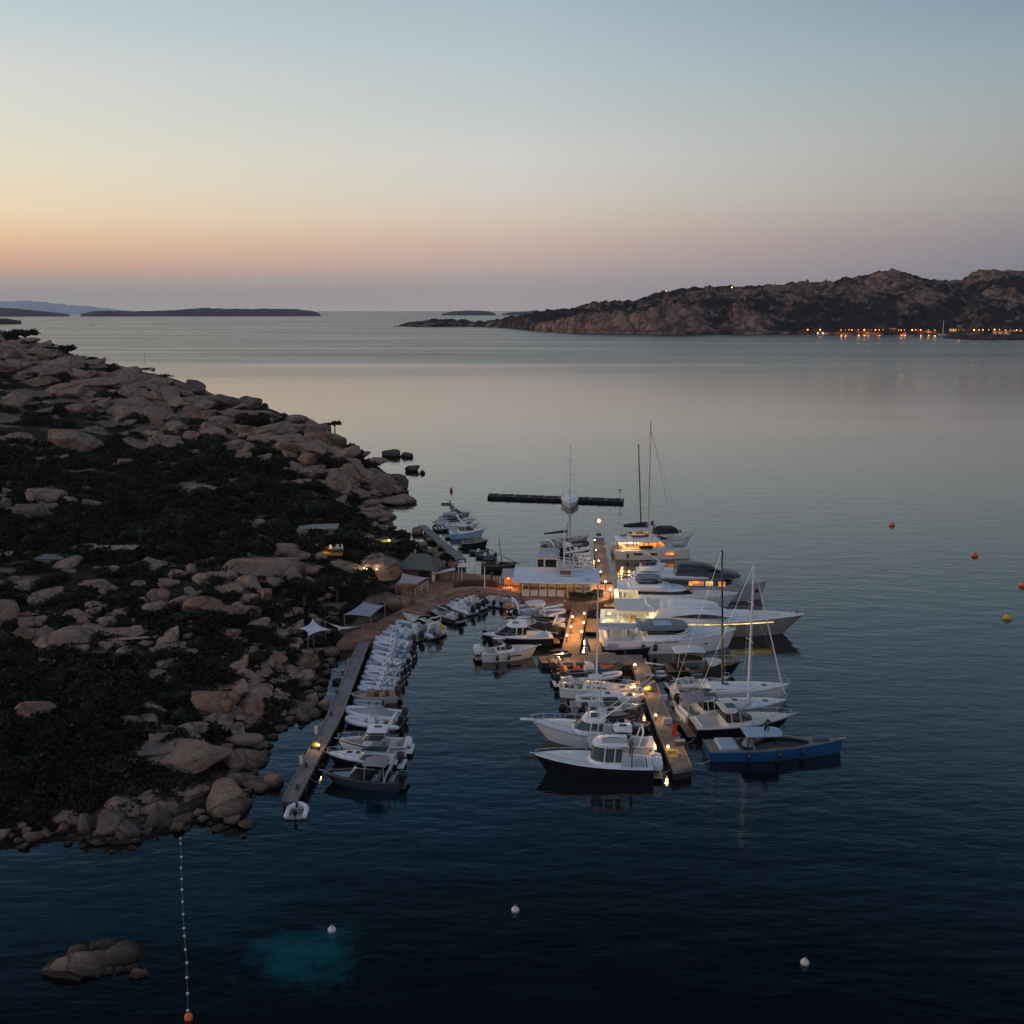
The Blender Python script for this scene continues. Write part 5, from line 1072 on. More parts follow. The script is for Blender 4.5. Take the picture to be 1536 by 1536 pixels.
# ------------------------------------------------------------------ boats
TS = [0, .08, .18, .3, .42, .54, .65, .75, .84, .91, .96, .985, 1.0]
class Hull:
    def __init__(s, L, B, fs, fb, draft=.45, rake=None, tr=.86, full=2.2, flare=.8, sheer=1.7, plumb=1.0):
        s.L, s.B, s.fs, s.fb, s.d, s.tr, s.full, s.fl, s.sh = L, B, fs, fb, draft, tr, full, flare, sheer
        s.rake = L * .1 if rake is None else rake; s.plumb = plumb
    def b(s, t):
        k = s.tr + (1 - s.tr) * min(1, t / .42) ** .7
        if t > .42: k *= max(0, 1 - ((t - .42) / .58) ** s.full) ** .8
        return s.B / 2 * k
    def s(s, t): return s.fs + (s.fb - s.fs) * t ** s.sh
    def x(s, t, k=1.0): return -s.L / 2 + t * (s.L - s.rake) + s.rake * k * t ** 3
    def mesh(s, z0=None, z1=None):
        rings = []
        for t in TS:
            b, sh = s.b(t), s.s(t); wl = b * (1 - (1 - s.fl) * t ** 2) * .94
            row = [(0, -s.d * (1 - t ** 4)), (wl * .98, -.02), ((wl * .45 + b * .55) * 1.01, sh * .5), (b, sh * .93), (b, sh)]
            pt = [(s.x(t, max(0, z) / sh), y, z) for y, z in row]
            rings.append([(x, y, z) for x, y, z in pt[::-1]] + [(x, -y, z) for x, y, z in pt[1:]])
        m = MB(); m.loft(rings, False, False, False); n = len(rings[0]); m.f.append(tuple(range(n))); return m
    def deck(s, wells=(), dz=0.0):
        ts = set(TS)
        for a, b, fl, ins in wells: ts |= {a, a + .002, b, b - .002}
        rings = []
        for t in sorted(ts):
            b, z = s.b(t), s.s(t) + dz; fl = z + min(.06, b * .04); bi = b * .6
            for a, e, f, ins in wells:
                if a < t < e: fl, bi = f, max(.02, b - ins)
            x = s.x(t); zi = z + .01
            rings.append([(x, -b, z), (x, -bi, zi if fl < z else fl), (x, -bi, fl), (x, bi, fl), (x, bi, zi if fl < z else fl), (x, b, z)])
        return MB().loft([r[::-1] for r in rings], False, False, False)
    def edge(s, k=1.0, dz=0.0, t0=0, t1=1.0, out=0.0, both=True):
        ts = [t for t in TS if t0 <= t <= t1]
        if ts[0] > t0: ts = [t0] + ts
        if ts[-1] < t1: ts.append(t1)
        L_ = [(s.x(t), s.b(t) * k + out, s.s(t) + dz) for t in ts]
        return L_, [(x, -y, z) for x, y, z in L_]
    def loop(s, k=1.0, dz=0.0, t0=0, out=0.0):
        a, b = s.edge(k, dz, t0, 1.0, out); return a + b[::-1][1:]
def rub(h, m, par, r=.05, dz=-.03, out=.0): MB().tube(h.loop(1, dz, 0, out), r, 6).build('rub_rail', m, par)
def rail(h, par, t0=.5, hgt=.6, m=STEEL, n=5, name='bow_rail', r=.025, t1=1.0, mid=False):
    mb = MB(); a, b = h.edge(.94, hgt, t0, t1)
    if t1 >= .99: mb.tube(a + b[::-1][1:], r, 5)
    else: mb.tube(a, r, 5); mb.tube(b, r, 5)
    if mid:
        a2, b2 = h.edge(.94, hgt * .5, t0, t1)
        for q in ([a2 + b2[::-1][1:]] if t1 >= .99 else [a2, b2]): mb.tube(q, r * .7, 4)
    for i in range(n):
        t = t0 + (t1 - t0) * i / max(1, n - 1); t = min(t, .995)
        for sg in (1, -1): mb.tube([(h.x(t), sg * h.b(t) * .94, h.s(t)), (h.x(t), sg * h.b(t) * .94, h.s(t) + hgt)], r, 4)
    mb.build(name, m, par)
def outline(xa, xf, hw, nose, n=6, aft=.12):
    pts = [(xa, -hw + aft), (xa + aft, -hw)]
    for i in range(n + 1): a = math.pi / 2 * i / n; pts.append((xf - nose + nose * math.sin(a), -hw * math.cos(a) ** .7 if i < n else 0))
    return pts + [(x, -y) for x, y in pts[::-1][1:]]
def house(levels, nose=.8, off=0.0, caps=True, aft=.12, n=6):
    """levels: (z, x_aft, x_fore, half width); off pushes the skin outward."""
    rings = [[(x, y, z) for x, y in outline(xa - off, xf + off, hw + off, min(nose, (xf - xa) * .6), n, aft)] for z, xa, xf, hw in levels]
    return MB().loft(rings, True, caps, caps)
def at(levels, z):
    for a, b in zip(levels, levels[1:]):
        if a[0] <= z <= b[0] + 1e-6: f = (z - a[0]) / (b[0] - a[0] + 1e-9); return (z,) + tuple(a[i] + (b[i] - a[i]) * f for i in (1, 2, 3))
    return levels[-1]
def band(levels, z0, z1, nose=.8, off=.012, aft=.12): return house([at(levels, z0), at(levels, z1)], nose, off, False, aft)
def lens(levels, pts, off=.03, th=.05):
    """a window outline (x, z) laid on both sides of a house or hull."""
    ms = MB()
    for sg in (1, -1):
        n = len(pts); q = []
        for o_ in (off, off - th):
            for x, z in pts: q.append((x, sg * (at(levels, z)[3] + o_), z))
        fs = [tuple(range(n)) if sg < 0 else tuple(range(n - 1, -1, -1))] + [(i, (i + 1) % n, (i + 1) % n + n, i + n) for i in range(n)]
        ms.add(q, fs)
    return ms
def hull_ports(h, spec, m, par, name='hull_window', sides=(1, -1)):
    """spec: (t, z share of the sheer, length, height)."""
    for t, k, w_, hh in spec:
        mb = MB()
        for sg in sides:
            z = h.s(t) * k; b = h.b(t); wl = b * (1 - (1 - h.fl) * t ** 2) * .94; y = (wl * .45 + b * .55) * 1.01 if k < .6 else (b + (wl * .45 + b * .55)) / 2 + .01
            y = max(y, wl + (b - wl) * k); sl = (h.b(min(1, t + .03)) - h.b(t - .03)) / (.06 * h.L); mb.box((h.x(t, k), sg * (y + .025), z), (w_, .06, hh), math.atan(sl) * sg, ch=.012)
        mb.build(name, m, par)
def fenders(h, par, tsl, m=BLACK, r=.16, ln=.7, sides=(-1, 1)):
    for t in tsl:
        for sg in sides: MB().lathe((h.x(t, .6), sg * (h.b(t) + r * .9), h.s(t) * .55 - ln / 2), [(.02, 0), (r, .1), (r, ln - .1), (.02, ln), (.02, ln + h.s(t) * .3)], 8).build('fender', m, par, True)
def outboard(par, x, y, z, k, m, name='outboard_engine'):
    mb = MB(); mb.loft([[(x + px * k, y + py * k, z + zz * k) for px, py in ((-.34 * s_, -.2 * s_), (-.1 * s_, -.27 * s_), (.22 * s_, -.24 * s_), (.3 * s_, 0), (.22 * s_, .24 * s_), (-.1 * s_, .27 * s_), (-.34 * s_, .2 * s_))] for zz, s_ in ((.1, .75), (.3, 1), (.62, 1), (.82, .8), (.88, .45))])
    o = mb.build(name, m, par, 40)
    leg = MB(); leg.box((x, y, z - .25 * k), (.3 * k, .16 * k, .75 * k), ch=.03); leg.box((x + .25 * k, y, z + .1 * k), (.4 * k, .3 * k, .2 * k)); leg.build('drive_leg', DGREY, o)
def seat(par, x, y, z, w_, d, m, name='seat', back=True):
    mb = MB(); mb.box((x, y, z + .2), (d, w_, .4), ch=.05)
    if back: mb.box((x - d * .42, y, z + .55), (d * .18, w_, .5), ch=.04)
    mb.build(name, m, par)
def pad(par, x0, x1, hw0, hw1, z, th, m, name='sunpad'):
    MB().loft([[(x0, -hw0, z), (x1, -hw1, z), (x1, hw1, z), (x0, hw0, z)], [(x0 + .04, -hw0, z + th * .7), (x1 - .04, -hw1, z + th * .7), (x1 - .04, hw1, z + th * .7), (x0 + .04, hw0, z + th * .7)], [(x0 + .12, -hw0 + .08, z + th), (x1 - .12, -hw1 + .08 if hw1 > .1 else 0, z + th), (x1 - .12, hw1 - .08 if hw1 > .1 else 0, z + th), (x0 + .12, hw0 - .08, z + th)]]).build(name, m, par)
def canopy(par, x0, x1, hw, z, legs, m=CANVAS, th=.1, name='bimini', bow=.18, leg_z=.8, posts=True, lean=.2):
    rings = []
    for i in range(9):
        u = i / 8; x = x0 + (x1 - x0) * u; zz = z + bow * math.sin(math.pi * (.15 + .7 * u)); k = min(1, .82 + .36 * math.sin(math.pi * u))
        rings.append([(x, -hw * k, zz - .08), (x, -hw * .6 * k, zz + .05), (x, 0, zz + .09), (x, hw * .6 * k, zz + .05), (x, hw * k, zz - .08), (x, hw * k * .97, zz - .08 - th), (x, 0, zz - th + .02), (x, -hw * k * .97, zz - .08 - th)])
    MB().loft(rings).build(name, m, par, 50)
    if posts:
        for x in (x0 + (x1 - x0) * .12, x1 - (x1 - x0) * .12):
            ln = lean * (1 if x > (x0 + x1) / 2 else -1); MB().tube([(x + ln, -hw * .96, leg_z), (x, -hw * .86, z - .1), (x, -hw * .6, z), (x, hw * .6, z), (x, hw * .86, z - .1), (x + ln, hw * .96, leg_z)], .04, 5).build(name + '_hoop', STEEL, par)
def arch(par, x, hw, z0, z1, m, r=.07, rakex=-.5, name='roll_bar'):
    MB().tube([(x, -hw, z0), (x + rakex * .6, -hw * .95, z0 + (z1 - z0) * .7), (x + rakex, -hw * .7, z1), (x + rakex, hw * .7, z1), (x + rakex * .6, hw * .95, z0 + (z1 - z0) * .7), (x, hw, z0)], r, 6).build(name, m, par)
def windshield(par, x, hw, z, hgt, m=GLASS, nose=None, rk=.5, name='windshield', open_aft=1.2):
    nose = nose or hw * 1.3; rings = []
    for zz, bk in ((z, 0), (z + hgt, -rk)):
        pts = []
        for i in range(11): a = -math.pi / 2 + math.pi * i / 10; pts.append((x - nose + nose * math.cos(a) ** .8 + bk - (open_aft if i in (0, 10) else 0), hw * math.sin(a) * (1 - .06 * (zz > z)), zz))
        rings.append(pts)
    o = MB().loft(rings, False, False, False).build(name, m, par); s = o.modifiers.new('thick', 'SOLIDIFY'); s.thickness = .03
    MB().tube(rings[1], .03, 5).build('windshield_frame', STEEL, o)
SUNK = []
def boat(name, st, bw, B, label, cat, group=None, near=True):
    a, b = P(*st), P(*bw); L = (b - a).length; rz = math.atan2(b.y - a.y, b.x - a.x); mid = (a + b) / 2
    if near: mid.y += B * .42 * abs(math.cos(rz))
    t = thing(name, (mid.x, mid.y, 0), rz, label, cat, group); return t, L

# --- inflatables
RIBC = {}; SALMON = pbr('salmon_cover', (.42, .2, .13), .6)
def rib_make(key):
    tube, cush, eng, kind = key; L, B, r = 6.4, 2.5, .27
    t = thing('inflatable_boat', (0, 0, 0), 0)
    yb = B / 2 - r; path = [(-L / 2 - .25, -yb * .98, .38), (-L / 2, -yb, .38), (0, -yb, .4), (L * .2, -yb * .95, .45), (L * .34, -yb * .72, .53), (L * .43, -yb * .4, .6), (L / 2 - r, 0, .66)]
    full = path + [(x, -y, z) for x, y, z in path[::-1][1:]]; rs = [.12, r] + [r] * (len(full) - 4) + [r, .12]
    tb = MB().tube(full, rs, 10).build('tube_collar', tube, t, 60)
    MB().tube([(x, y * 1.0 + (r if y > 0 else -r if y < 0 else 0) * .96, z + .02) for x, y, z in full[1:-1] if abs(y) > .3 and y < 0], .035, 4).build('rubbing_strake', DGREY, tb)
    h = Hull(L * .94, (B - 2 * r) * 1.25, .3, .5, .35, .9, .95); h.mesh().build('hull', LGREY if tube is not HYPB else DGREY, t, 40)
    m = MB(); dk = [(x, y * .98) for x, y, z in full]; m.prism(dk, .18, .3); m.build('deck', TEAK if kind in (1, 5) else LGREY, t)
    if kind == 3:                            # tender under a full cover
        rg = []
        for x, hw, z in ((-2.9, .9, .55), (-1.5, 1.0, .75), (-.4, .95, 1.25), (.3, .9, 1.2), (1.2, .85, .8), (2.3, .5, .7), (2.8, .1, .68)): rg.append([(x, -hw, .48), (x, -hw * .6, z * .9), (x, 0, z), (x, hw * .6, z * .9), (x, hw, .48)])
        MB().loft(rg, False, False, False).build('boat_cover', cush, t, 40)
    elif kind != 4:
        MB().loft([[(x, y, z) for x, y in ((xa, -w_), (xf, -w_ * .85), (xf, w_ * .85), (xa, w_))] for z, xa, xf, w_ in ((.3, -.5, .45, .42), (.95, -.45, .35, .4), (1.15, -.45, .1, .38))]).build('console', WHITE if kind != 2 else LGREY, t)
        c = t.children[-1]; MB().loft([[(.12, -.36, 1.15), (.12, .36, 1.15)], [(-.15, -.3, 1.5), (-.15, .3, 1.5)]], False, False, False).build('windscreen', GGLASS, c); MB().tube([(-.5 + .0, .17 * math.cos(a), 1.0 + .17 * math.sin(a)) for a in np.linspace(0, 6.28, 11)], .022, 4).build('steering_wheel', BLACK, c)
        seat(t, -1.15, 0, .3, .95, .55, cush); seat(t, -2.35, 0, .3, 1.5, .6, cush, 'stern_bench'); pad(t, .75, 2.55, .82, .2, .36, .26, cush)
        if kind in (1, 5): arch(t, -2.5, .95, .5, 1.75, STEEL if kind == 1 else WHITE, .05 if kind == 1 else .1, -.35)
        if kind == 2: canopy(t, -1.9, .3, 1.0, 1.95, 4, CANVAS, leg_z=.6, lean=.1)
    else:
        MB().box((-.2, 0, .5), (.3, 1.5, .12), ch=.03).build('thwart', WOOD, t); MB().box((-1.8, 0, .5), (.35, 1.5, .12), ch=.03).build('thwart', WOOD, t)
    outboard(t, -L / 2 - .15, 0, .45, 1.05 if kind != 4 else .8, eng)
    return t
def rib(st, bw, tube, cush, eng, kind, label, group, hz=1.0, cat='inflatable boat', Bx=None):
    key = (tube, cush, eng, kind); a, b = P(*st), P(*bw); L = (b - a).length; rz = math.atan2(b.y - a.y, b.x - a.x)
    if key not in RIBC: RIBC[key] = rib_make(key); t = RIBC[key]
    else: t = copy_tree(RIBC[key])
    s = L / 6.6; mid = (a + b) / 2; t.location = (mid.x, mid.y + .9 * abs(math.cos(rz)), 0); t.rotation_euler = (0, 0, rz); k = Bx or min(s, 1.1); t.scale = (s, max(k, .62), min(max(s, .8), 1.15) * hz)
    props(t, label, cat, group); return t
def z2(x, y): return (400 + x / 4.8, 960 + y / 4.8)
G1 = 'inflatables packed along the plain pontoon'
rj = random.Random(4); J = lambda q, a: (q[0] + rj.uniform(-a, a), q[1] + rj.uniform(-a * .6, a * .6))
ROW = [  # bow, stern in zoomed pixels; tube, cushions, engine, kind
 ((640, 395), (950, 415), HYPA, CUSH, BLACK, 1), ((655, 355), (955, 385), HYPA, CUSHB, BLACK, 0), ((668, 312), (965, 350), HYPG, CUSH, DGREY, 0), ((690, 275), (975, 312), HYPA, CUSHB, BLACK, 0), ((695, 240), (985, 280), HYPA, CUSH, BLACK, 1),
 ((705, 205), (985, 245), HYPG, CUSHB, DGREY, 1), ((740, 165), (1005, 215), HYPA, CUSH, BLACK, 0), ((745, 130), (1015, 185), HYPA, CUSHB, LGREY, 0), ((750, 98), (1030, 150), HYPG, CUSHB, BLACK, 0), ((755, 62), (1045, 120), HYPA, CUSHB, BLACK, 1), ((762, 28), (1060, 90), HYPA, CUSH, BLACK, 0), ((770, -10), (1062, 50), HYPA, CUSHB, DGREY, 0)]
ORD = ['first', 'second', 'third', 'fourth', 'fifth', 'sixth', 'seventh', 'eighth', 'ninth', 'tenth', 'eleventh', 'twelfth', 'thirteenth', 'fourteenth']
TN = {HYPA: 'white', HYPG: 'grey', HYPN: 'dark blue', HYPB: 'black', HYPBE: 'beige'}; CN = {CUSH: 'white', CUSHB: 'blue', CUSHG: 'grey', CUSHO: 'orange', CUSHT: 'tan'}
for i, (b, s_, tu, cu, en, kd) in enumerate(ROW): rib(J(z2(*s_), 2.2), J(z2(*b), .8), tu, cu, en, kd, f'{TN[tu]} inflatable with {CN[cu]} cushions, {ORD[i]} along the pontoon beyond the beige wooden boat', G1, Bx=.64)
def z1(x, y): return (400 + x / 4.8, 740 + y / 4.8)
for i, (b, s_, tu, cu, en, kd) in enumerate([((825, 1035), (1050, 1085), HYPA, CUSH, BLACK, 0), ((850, 1000), (1110, 1075), HYPA, CUSH, DGREY, 1), ((920, 970), (1230, 1055), HYPA, CUSHG, LGREY, 5), ((1010, 930), (1225, 985), HYPA, CUSH, LGREY, 3)]):
    rib(z1(*s_), z1(*b), tu, cu, en, kd, ['white inflatable with its bow in the corner where the plain pontoon meets the quay', 'white inflatable with a steel roll bar at the bend of the quay', 'large white inflatable with a white arch at the bend of the quay', 'white boat under a pale cover at the bend of the quay'][i], 'inflatables along the bend of the quay')
# the front seven at the end of the plain pontoon
rib(z2(955, 655), z2(545, 625), HYPA, CUSH, BLACK, 5, 'white inflatable with a white arch, beside the white hardtop boat', G1)
rib(z2(985, 600), z2(540, 560), HYPA, CUSHG, DGREY, 3, 'white inflatable under a peaked grey cover near the pontoon middle', G1)
rib(z2(830, 510), z2(612, 495), HYPG, CUSHB, DGREY, 4, 'short grey-blue dinghy between a covered inflatable and a beige wooden boat', G1)
rib((443, 1230), (449, 1213), HYPA, CUSHG, BLACK, 4, 'little white dinghy floating off the end of the plain pontoon', None, Bx=.8)

def dayboat(st, bw, B, label, hullm, deckm, cat='motor boat', group=None, fs=.85, fb=1.25, cushion=CUSH, cabin=False, top=None, topm=WHITE, eng=1, engm=BLACK, shield=True, railm=True, gl=GGLASS, archm=None, stripe=None, rake=None, wind=.55, cover=None, swim=True, near=True, wells=None, full=2.2):
    t, L = boat('motor_boat', st, bw, B, label, cat, group, near); h = Hull(L, B, fs, fb, .45, rake, full=full)
    h.mesh().build('hull', hullm, t, 35); wells0 = [(.06, .5 if cabin else .56, .3, .3)] + ([] if cabin else [(.66, .93, fb * .55, .28)]); wells = wells or wells0
    h.deck(wells).build('deck', deckm, t); rub(h, stripe or LGREY, t, .06)
    x5 = h.x(.5 if cabin else .56); z5 = h.s(.55)
    if cabin:
        lv = [(z5 - .05, x5 - .1, h.x(.88), h.b(.6) * .72), (z5 + .28, x5, h.x(.84), h.b(.6) * .6), (z5 + .36, x5 + .05, h.x(.8), h.b(.6) * .5)]; house(lv, L * .2).build('cabin_trunk', deckm, t, 50)
        for k in (.25, .6): MB().box((x5 + (h.x(.86) - x5) * k, 0, z5 + .38), (.5, .5, .05), ch=.02).build('hatch', GLASS, t)
    elif wells is wells0:
        MB().box((x5 + .25, 0, z5 + .02), (.9, B * .4, .9), ch=.06, top=.9).build('console', deckm, t)
        pad(t, h.x(.67), h.x(.9), h.b(.67) * .62, h.b(.9) * .5, fb * .55 + .003, .3, cushion, 'bow_cushion')
    if shield: windshield(t, x5 + (.9 if cabin else 1.0), h.b(.5) * (.86 if cabin else .45), z5 + (.1 if cabin else .3), wind, gl, rk=.5)
    seat(t, h.x(.36), 0, .3, B * .55, .6, cushion, 'helm_seat')
    if wells is wells0: seat(t, h.x(.12), 0, .3, B * .7, .6, cushion, 'stern_bench')
    if top == 'hard':
        z = z5 + 1.35; canopy(t, h.x(.3), h.x(.6), B * .36, z, 4, topm, .1, 'hardtop', .08, z5, True, .25); MB().box((h.x(.45), 0, z + .2), (.7, .4, .05), ch=.02).build('hatch', GLASS, t)
    elif top == 'bimini': canopy(t, h.x(.18), h.x(.5), B * .42, z5 + 1.3, 4, topm, .05, 'bimini', .2, z5, True, .1)
    if cover: 
        rg = []
        for tt, zz in ((.05, .12), (.2, .3), (.35, .7), (.5, .75), (.62, .4), (.7, .08)): rg.append([(h.x(tt), -h.b(tt) * .98, h.s(tt) + .03), (h.x(tt), -h.b(tt) * .5, h.s(tt) + zz * .85 + .04), (h.x(tt), 0, h.s(tt) + zz + .05), (h.x(tt), h.b(tt) * .5, h.s(tt) + zz * .85 + .04), (h.x(tt), h.b(tt) * .98, h.s(tt) + .03)])
        MB().loft(rg, False, False, False).build('boat_cover', cover, t, 50)
    if archm: arch(t, h.x(.2), h.b(.2) * .92, h.s(.2), h.s(.2) + 1.3, archm, .09, -.5)
    if railm: rail(h, t, .62, .45, n=4)
    for k in range(eng): outboard(t, -L / 2 - .1, (k - (eng - 1) / 2) * .75, .55, 1.12, engm)
    MB().tube([(h.x(.97), 0, h.s(.97)), (h.x(1) + .35, 0, h.s(1) + .08)], .05, 5).build('bow_roller', STEEL, t)
    if swim: MB().box((-L / 2 - .3, 0, .32), (.6, B * .8, .08), ch=.02).build('swim_platform', deckm, t)
    return t, L, h
t, L, h = dayboat(z2(960, 1095), z2(385, 1055), 2.6, 'sleek dark navy boat with blue cushions, nearest the end of the plain pontoon', HYPN, DGREY, fs=.8, fb=1.05, cushion=CUSHB, engm=NAVY, gl=GLASS, top='bimini', topm=GCANVAS, archm=LGREY, railm=False, stripe=DGREY, rake=1.0)
dayboat(z2(945, 948), z2(425, 925), 2.5, 'white decked cuddy boat with a black hull, second from the pontoon end', BLACK, WHITE, cabin=True, engm=DGREY, fs=.75, fb=1.15, archm=LGREY)
dayboat(z2(1005, 842), z2(500, 840), 2.8, 'white speedboat with a white hardtop and white engine, third from the pontoon end', WHITE, WHITE, cushion=CUSHT, top='hard', engm=WHITE, stripe=BLACK, fs=.9, fb=1.35)
dayboat(z2(930, 452), z2(597, 475), 2.5, 'beige wooden open boat with an upright figure-like heap amidships in the packed row', HYPBE, TEAK, cushion=CUSHT, shield=False, fs=.7, fb=1.0, engm=DGREY, railm=False)
# bend of the quay and inner basin
dayboat((660, 955), (604, 934), 2.5, 'white cruiser with a dark oval window and orange stern at the bend of the quay', CREAM, CREAM, cabin=True, eng=1, engm=YELLOW, gl=GLASS, archm=CREAM, fs=.9, fb=1.2)
dayboat((690, 937), (640, 921), 2.4, 'black hulled boat with a pale deck and black engine left of the basin mouth', BLACK, LGREY, cushion=CUSH, shield=True, fs=.7, fb=1.0)
GB = 'inflatables crowded against the curved quay'
for i, (s_, b, tu, cu, en, kd) in enumerate([((709, 925), (664, 909), HYPA, CUSH, BLACK, 0), ((717, 920), (671, 905), HYPA, CUSHG, BLACK, 1), ((724, 917), (676, 902), HYPG, CUSH, BLACK, 0), ((728, 913), (686, 899), HYPN, CUSH, BLACK, 0), ((709, 904), (724, 893), HYPB, CUSHG, DGREY, 0), ((697, 902), (712, 893), HYPA, CUSH, BLACK, 4),
        ((728, 911), (748, 896), HYPA, CUSH, DGREY, 1), ((741, 912), (757, 897), HYPA, CUSHG, BLACK, 3), ((752, 913), (766, 899), HYPA, CUSHB, BLACK, 0), ((764, 913), (778, 901), HYPG, CUSHB, DGREY, 3), ((716, 907), (736, 894), HYPB, CUSHG, BLACK, 4)]):
    rib(s_, b, tu, cu, en, kd, ['white inflatable, leftmost of the fan against the curved quay', 'white inflatable with grey cushions and a roll bar in the fan against the quay', 'grey inflatable with white cushions in the fan against the quay', 'dark blue inflatable at the right end of the fan against the quay', 'black inflatable tucked under the darkest arc of the quay', 'small white dinghy tucked under the darkest arc of the quay', 'white inflatable with a roll bar pointing at the curved tan wall', 'white inflatable under a grey cover pointing at the curved tan wall', 'white inflatable with blue cushions below the small quay bush', 'grey inflatable under a blue cover left of the big white inflatable', 'small black dinghy among the inflatables of the curved quay'][i], GB, Bx=.85)
# west side of the lamp lit pier
rib((764, 922), (853, 914), HYPA, CUSHG, SALMON, 5, 'big white inflatable with a salmon orange engine cover by the restaurant quay', 'boats left of the lamp lit pier')
rib((774, 932), (851, 926), HYPA, CUSHB, BLACK, 2, 'white inflatable with a pale sun top left of the lamp lit pier', 'boats left of the lamp lit pier')
rib((800, 936.5), (851, 931.5), HYPN, CUSHB, DGREY, 0, 'dark blue inflatable squeezed between white ones by the lamp lit pier', 'boats left of the lamp lit pier')
rib((806, 941), (850, 937), HYPA, CUSHG, BLACK, 0, 'white inflatable right behind the tan cruiser by the lamp lit pier', 'boats left of the lamp lit pier')
dayboat((846, 951), (757, 946), 3.0, 'white sports cruiser with a tinted screen and arch left of the lamp lit pier', WHITE, CREAM, cabin=True, eng=0, archm=CREAM, gl=GLASS, fs=1.1, fb=1.5, near=False)
dayboat((844, 962), (777, 951), 2.9, 'black hulled open boat with a dark engine touching the lamp lit pier', BLACK, DGREY, cushion=CUSHG, fs=1.1, fb=1.4, cover=BCANVAS, railm=False)
rib((727, 959), (775, 949), HYPN, CUSHG, BLACK, 0, 'dark inflatable with a black engine behind the white coupe cruiser', 'boats left of the lamp lit pier')
# white coupe cruiser
def coupe(st, bw, B, label, hullm, deckm, roofm, glassm=GLASS, fs=1.15, fb=1.6, stripe=None, top=1.45, cat='motor cruiser', x0=.34, x1=.8, lit=None, roofx=.06, fly=False, railing=True, canvas=None, ports=(), eng=0, fend=(), group=None, near=True, rake=None, mastm=None, rk=.24):
    t, L = boat('motor_cruiser', st, bw, B, label, cat, group, near); h = Hull(L, B, fs, fb, .6, rake); h.mesh().build('hull', hullm, t, 35)
    h.deck([(.05, x0 - .01, .55, .35)]).build('deck', deckm, t); rub(h, stripe or LGREY, t, .07)
    z = h.s(.45) - .05; hw = h.b(.45) * .8; lv = [(z, h.x(x0), h.x(x1), hw), (z + .35, h.x(x0), h.x(x1 - .05), hw * .97), (z + top - .1, h.x(x0 - .01), h.x(x1 - rk), hw * .84), (z + top, h.x(x0), h.x(x1 - rk - .02), hw * .74)]
    house(lv, L * .16).build('cabin', deckm, t, 40); w_ = band(lv, z + .4, z + top - .22, L * .16, .015).build('cabin_windows', glassm, t); 
    for k in (x0 + .06, x0 + .15):
        for sg in (1, -1): MB().tube([(h.x(k), sg * (hw * .97 + .02), z + .36), (h.x(k) - .1, sg * (hw * .85 + .02), z + top - .18)], .05, 4).build('window_mullion', deckm, w_)
    rl = [(z + top + .005, h.x(x0 - roofx), h.x(x1 - rk - .01), hw * .9), (z + top + .12, h.x(x0 - roofx), h.x(x1 - rk - .03), hw * .86)]; house(rl, L * .12).build('roof', roofm, t, 40)
    MB().box((h.x((x0 + x1) / 2 - .1), 0, z + top + .14), (L * .09, B * .3, .04), ch=.015).build('roof_hatch', GLASS, t)
    seat(t, h.x(.1), 0, .55, B * .7, .7, CUSH, 'cockpit_bench'); MB().box((-L / 2 - .45, 0, .36), (.9, B * .85, .1), ch=.03).build('swim_platform', TEAK, t)
    if railing: rail(h, t, .5, .55, n=6)
    if ports: hull_ports(h, ports, GLASS, t)
    if fend: fenders(h, t, fend)
    if fly:
        zf = z + top + .12; fl = [(zf + .003, h.x(x0 - roofx + .01), h.x(x1 - .33), hw * .8), (zf + .55, h.x(x0 - roofx), h.x(x1 - .37), hw * .84)]; house(fl, L * .1).build('flybridge', deckm, t, 40); windshield(t, h.x(x1 - .4), hw * .7, zf + .56, .35, GLASS, rk=.25); seat(t, h.x(x0 + .02), 0, zf + .56, B * .45, .5, CUSH, 'flybridge_seat', True)
        arch(t, h.x(x0 + .02), hw * .82, zf + .5, zf + 1.5, deckm, .09, -.5, 'radar_arch'); MB().lathe((h.x(x0 + .02) - .5, 0, zf + 1.5), [(.3, 0), (.3, .15), (.1, .22)], 10).build('radar_dome', WHITE, t)
    if canvas: 
        canopy(t, h.x(.03), h.x(x0 + .01), hw * .95, z + top - .2, 4, canvas, .06, 'canvas_enclosure', .15, h.s(.1), True, .05)
    if mastm: MB().tube([(h.x(.4), 0, z + top), (h.x(.39), 0, z + top + 2)], .05).build('light_mast', mastm, t)
    MB().tube([(h.x(.96), 0, h.s(.96)), (h.x(1) + .5, 0, h.s(1) + .1)], .07, 6).build('anchor_roller', STEEL, t)
    for k in range(eng): outboard(t, -L / 2 - .4, (k - (eng - 1) / 2) * .85, .6, 1.5, WHITE)
    return t, L, h, z + top
coupe((828, 969), (722, 974), 3.4, 'white coupe cruiser with black side windows in the basin left of the pier', BLACK, WHITE, WHITE, fs=1.1, fb=1.6, top=1.6, x0=.42, x1=.9, roofx=.02)
coupe((721, 994), (806, 989), 3.0, 'cream sports boat with a black canvas, nearest boat in the inner basin', CREAM, CREAM, BCANVAS, fs=.95, fb=1.35, top=1.0, x0=.3, x1=.66, canvas=None, eng=1, fend=(.28, .5), ports=((.62, .6, 1.6, .16),), railing=False)
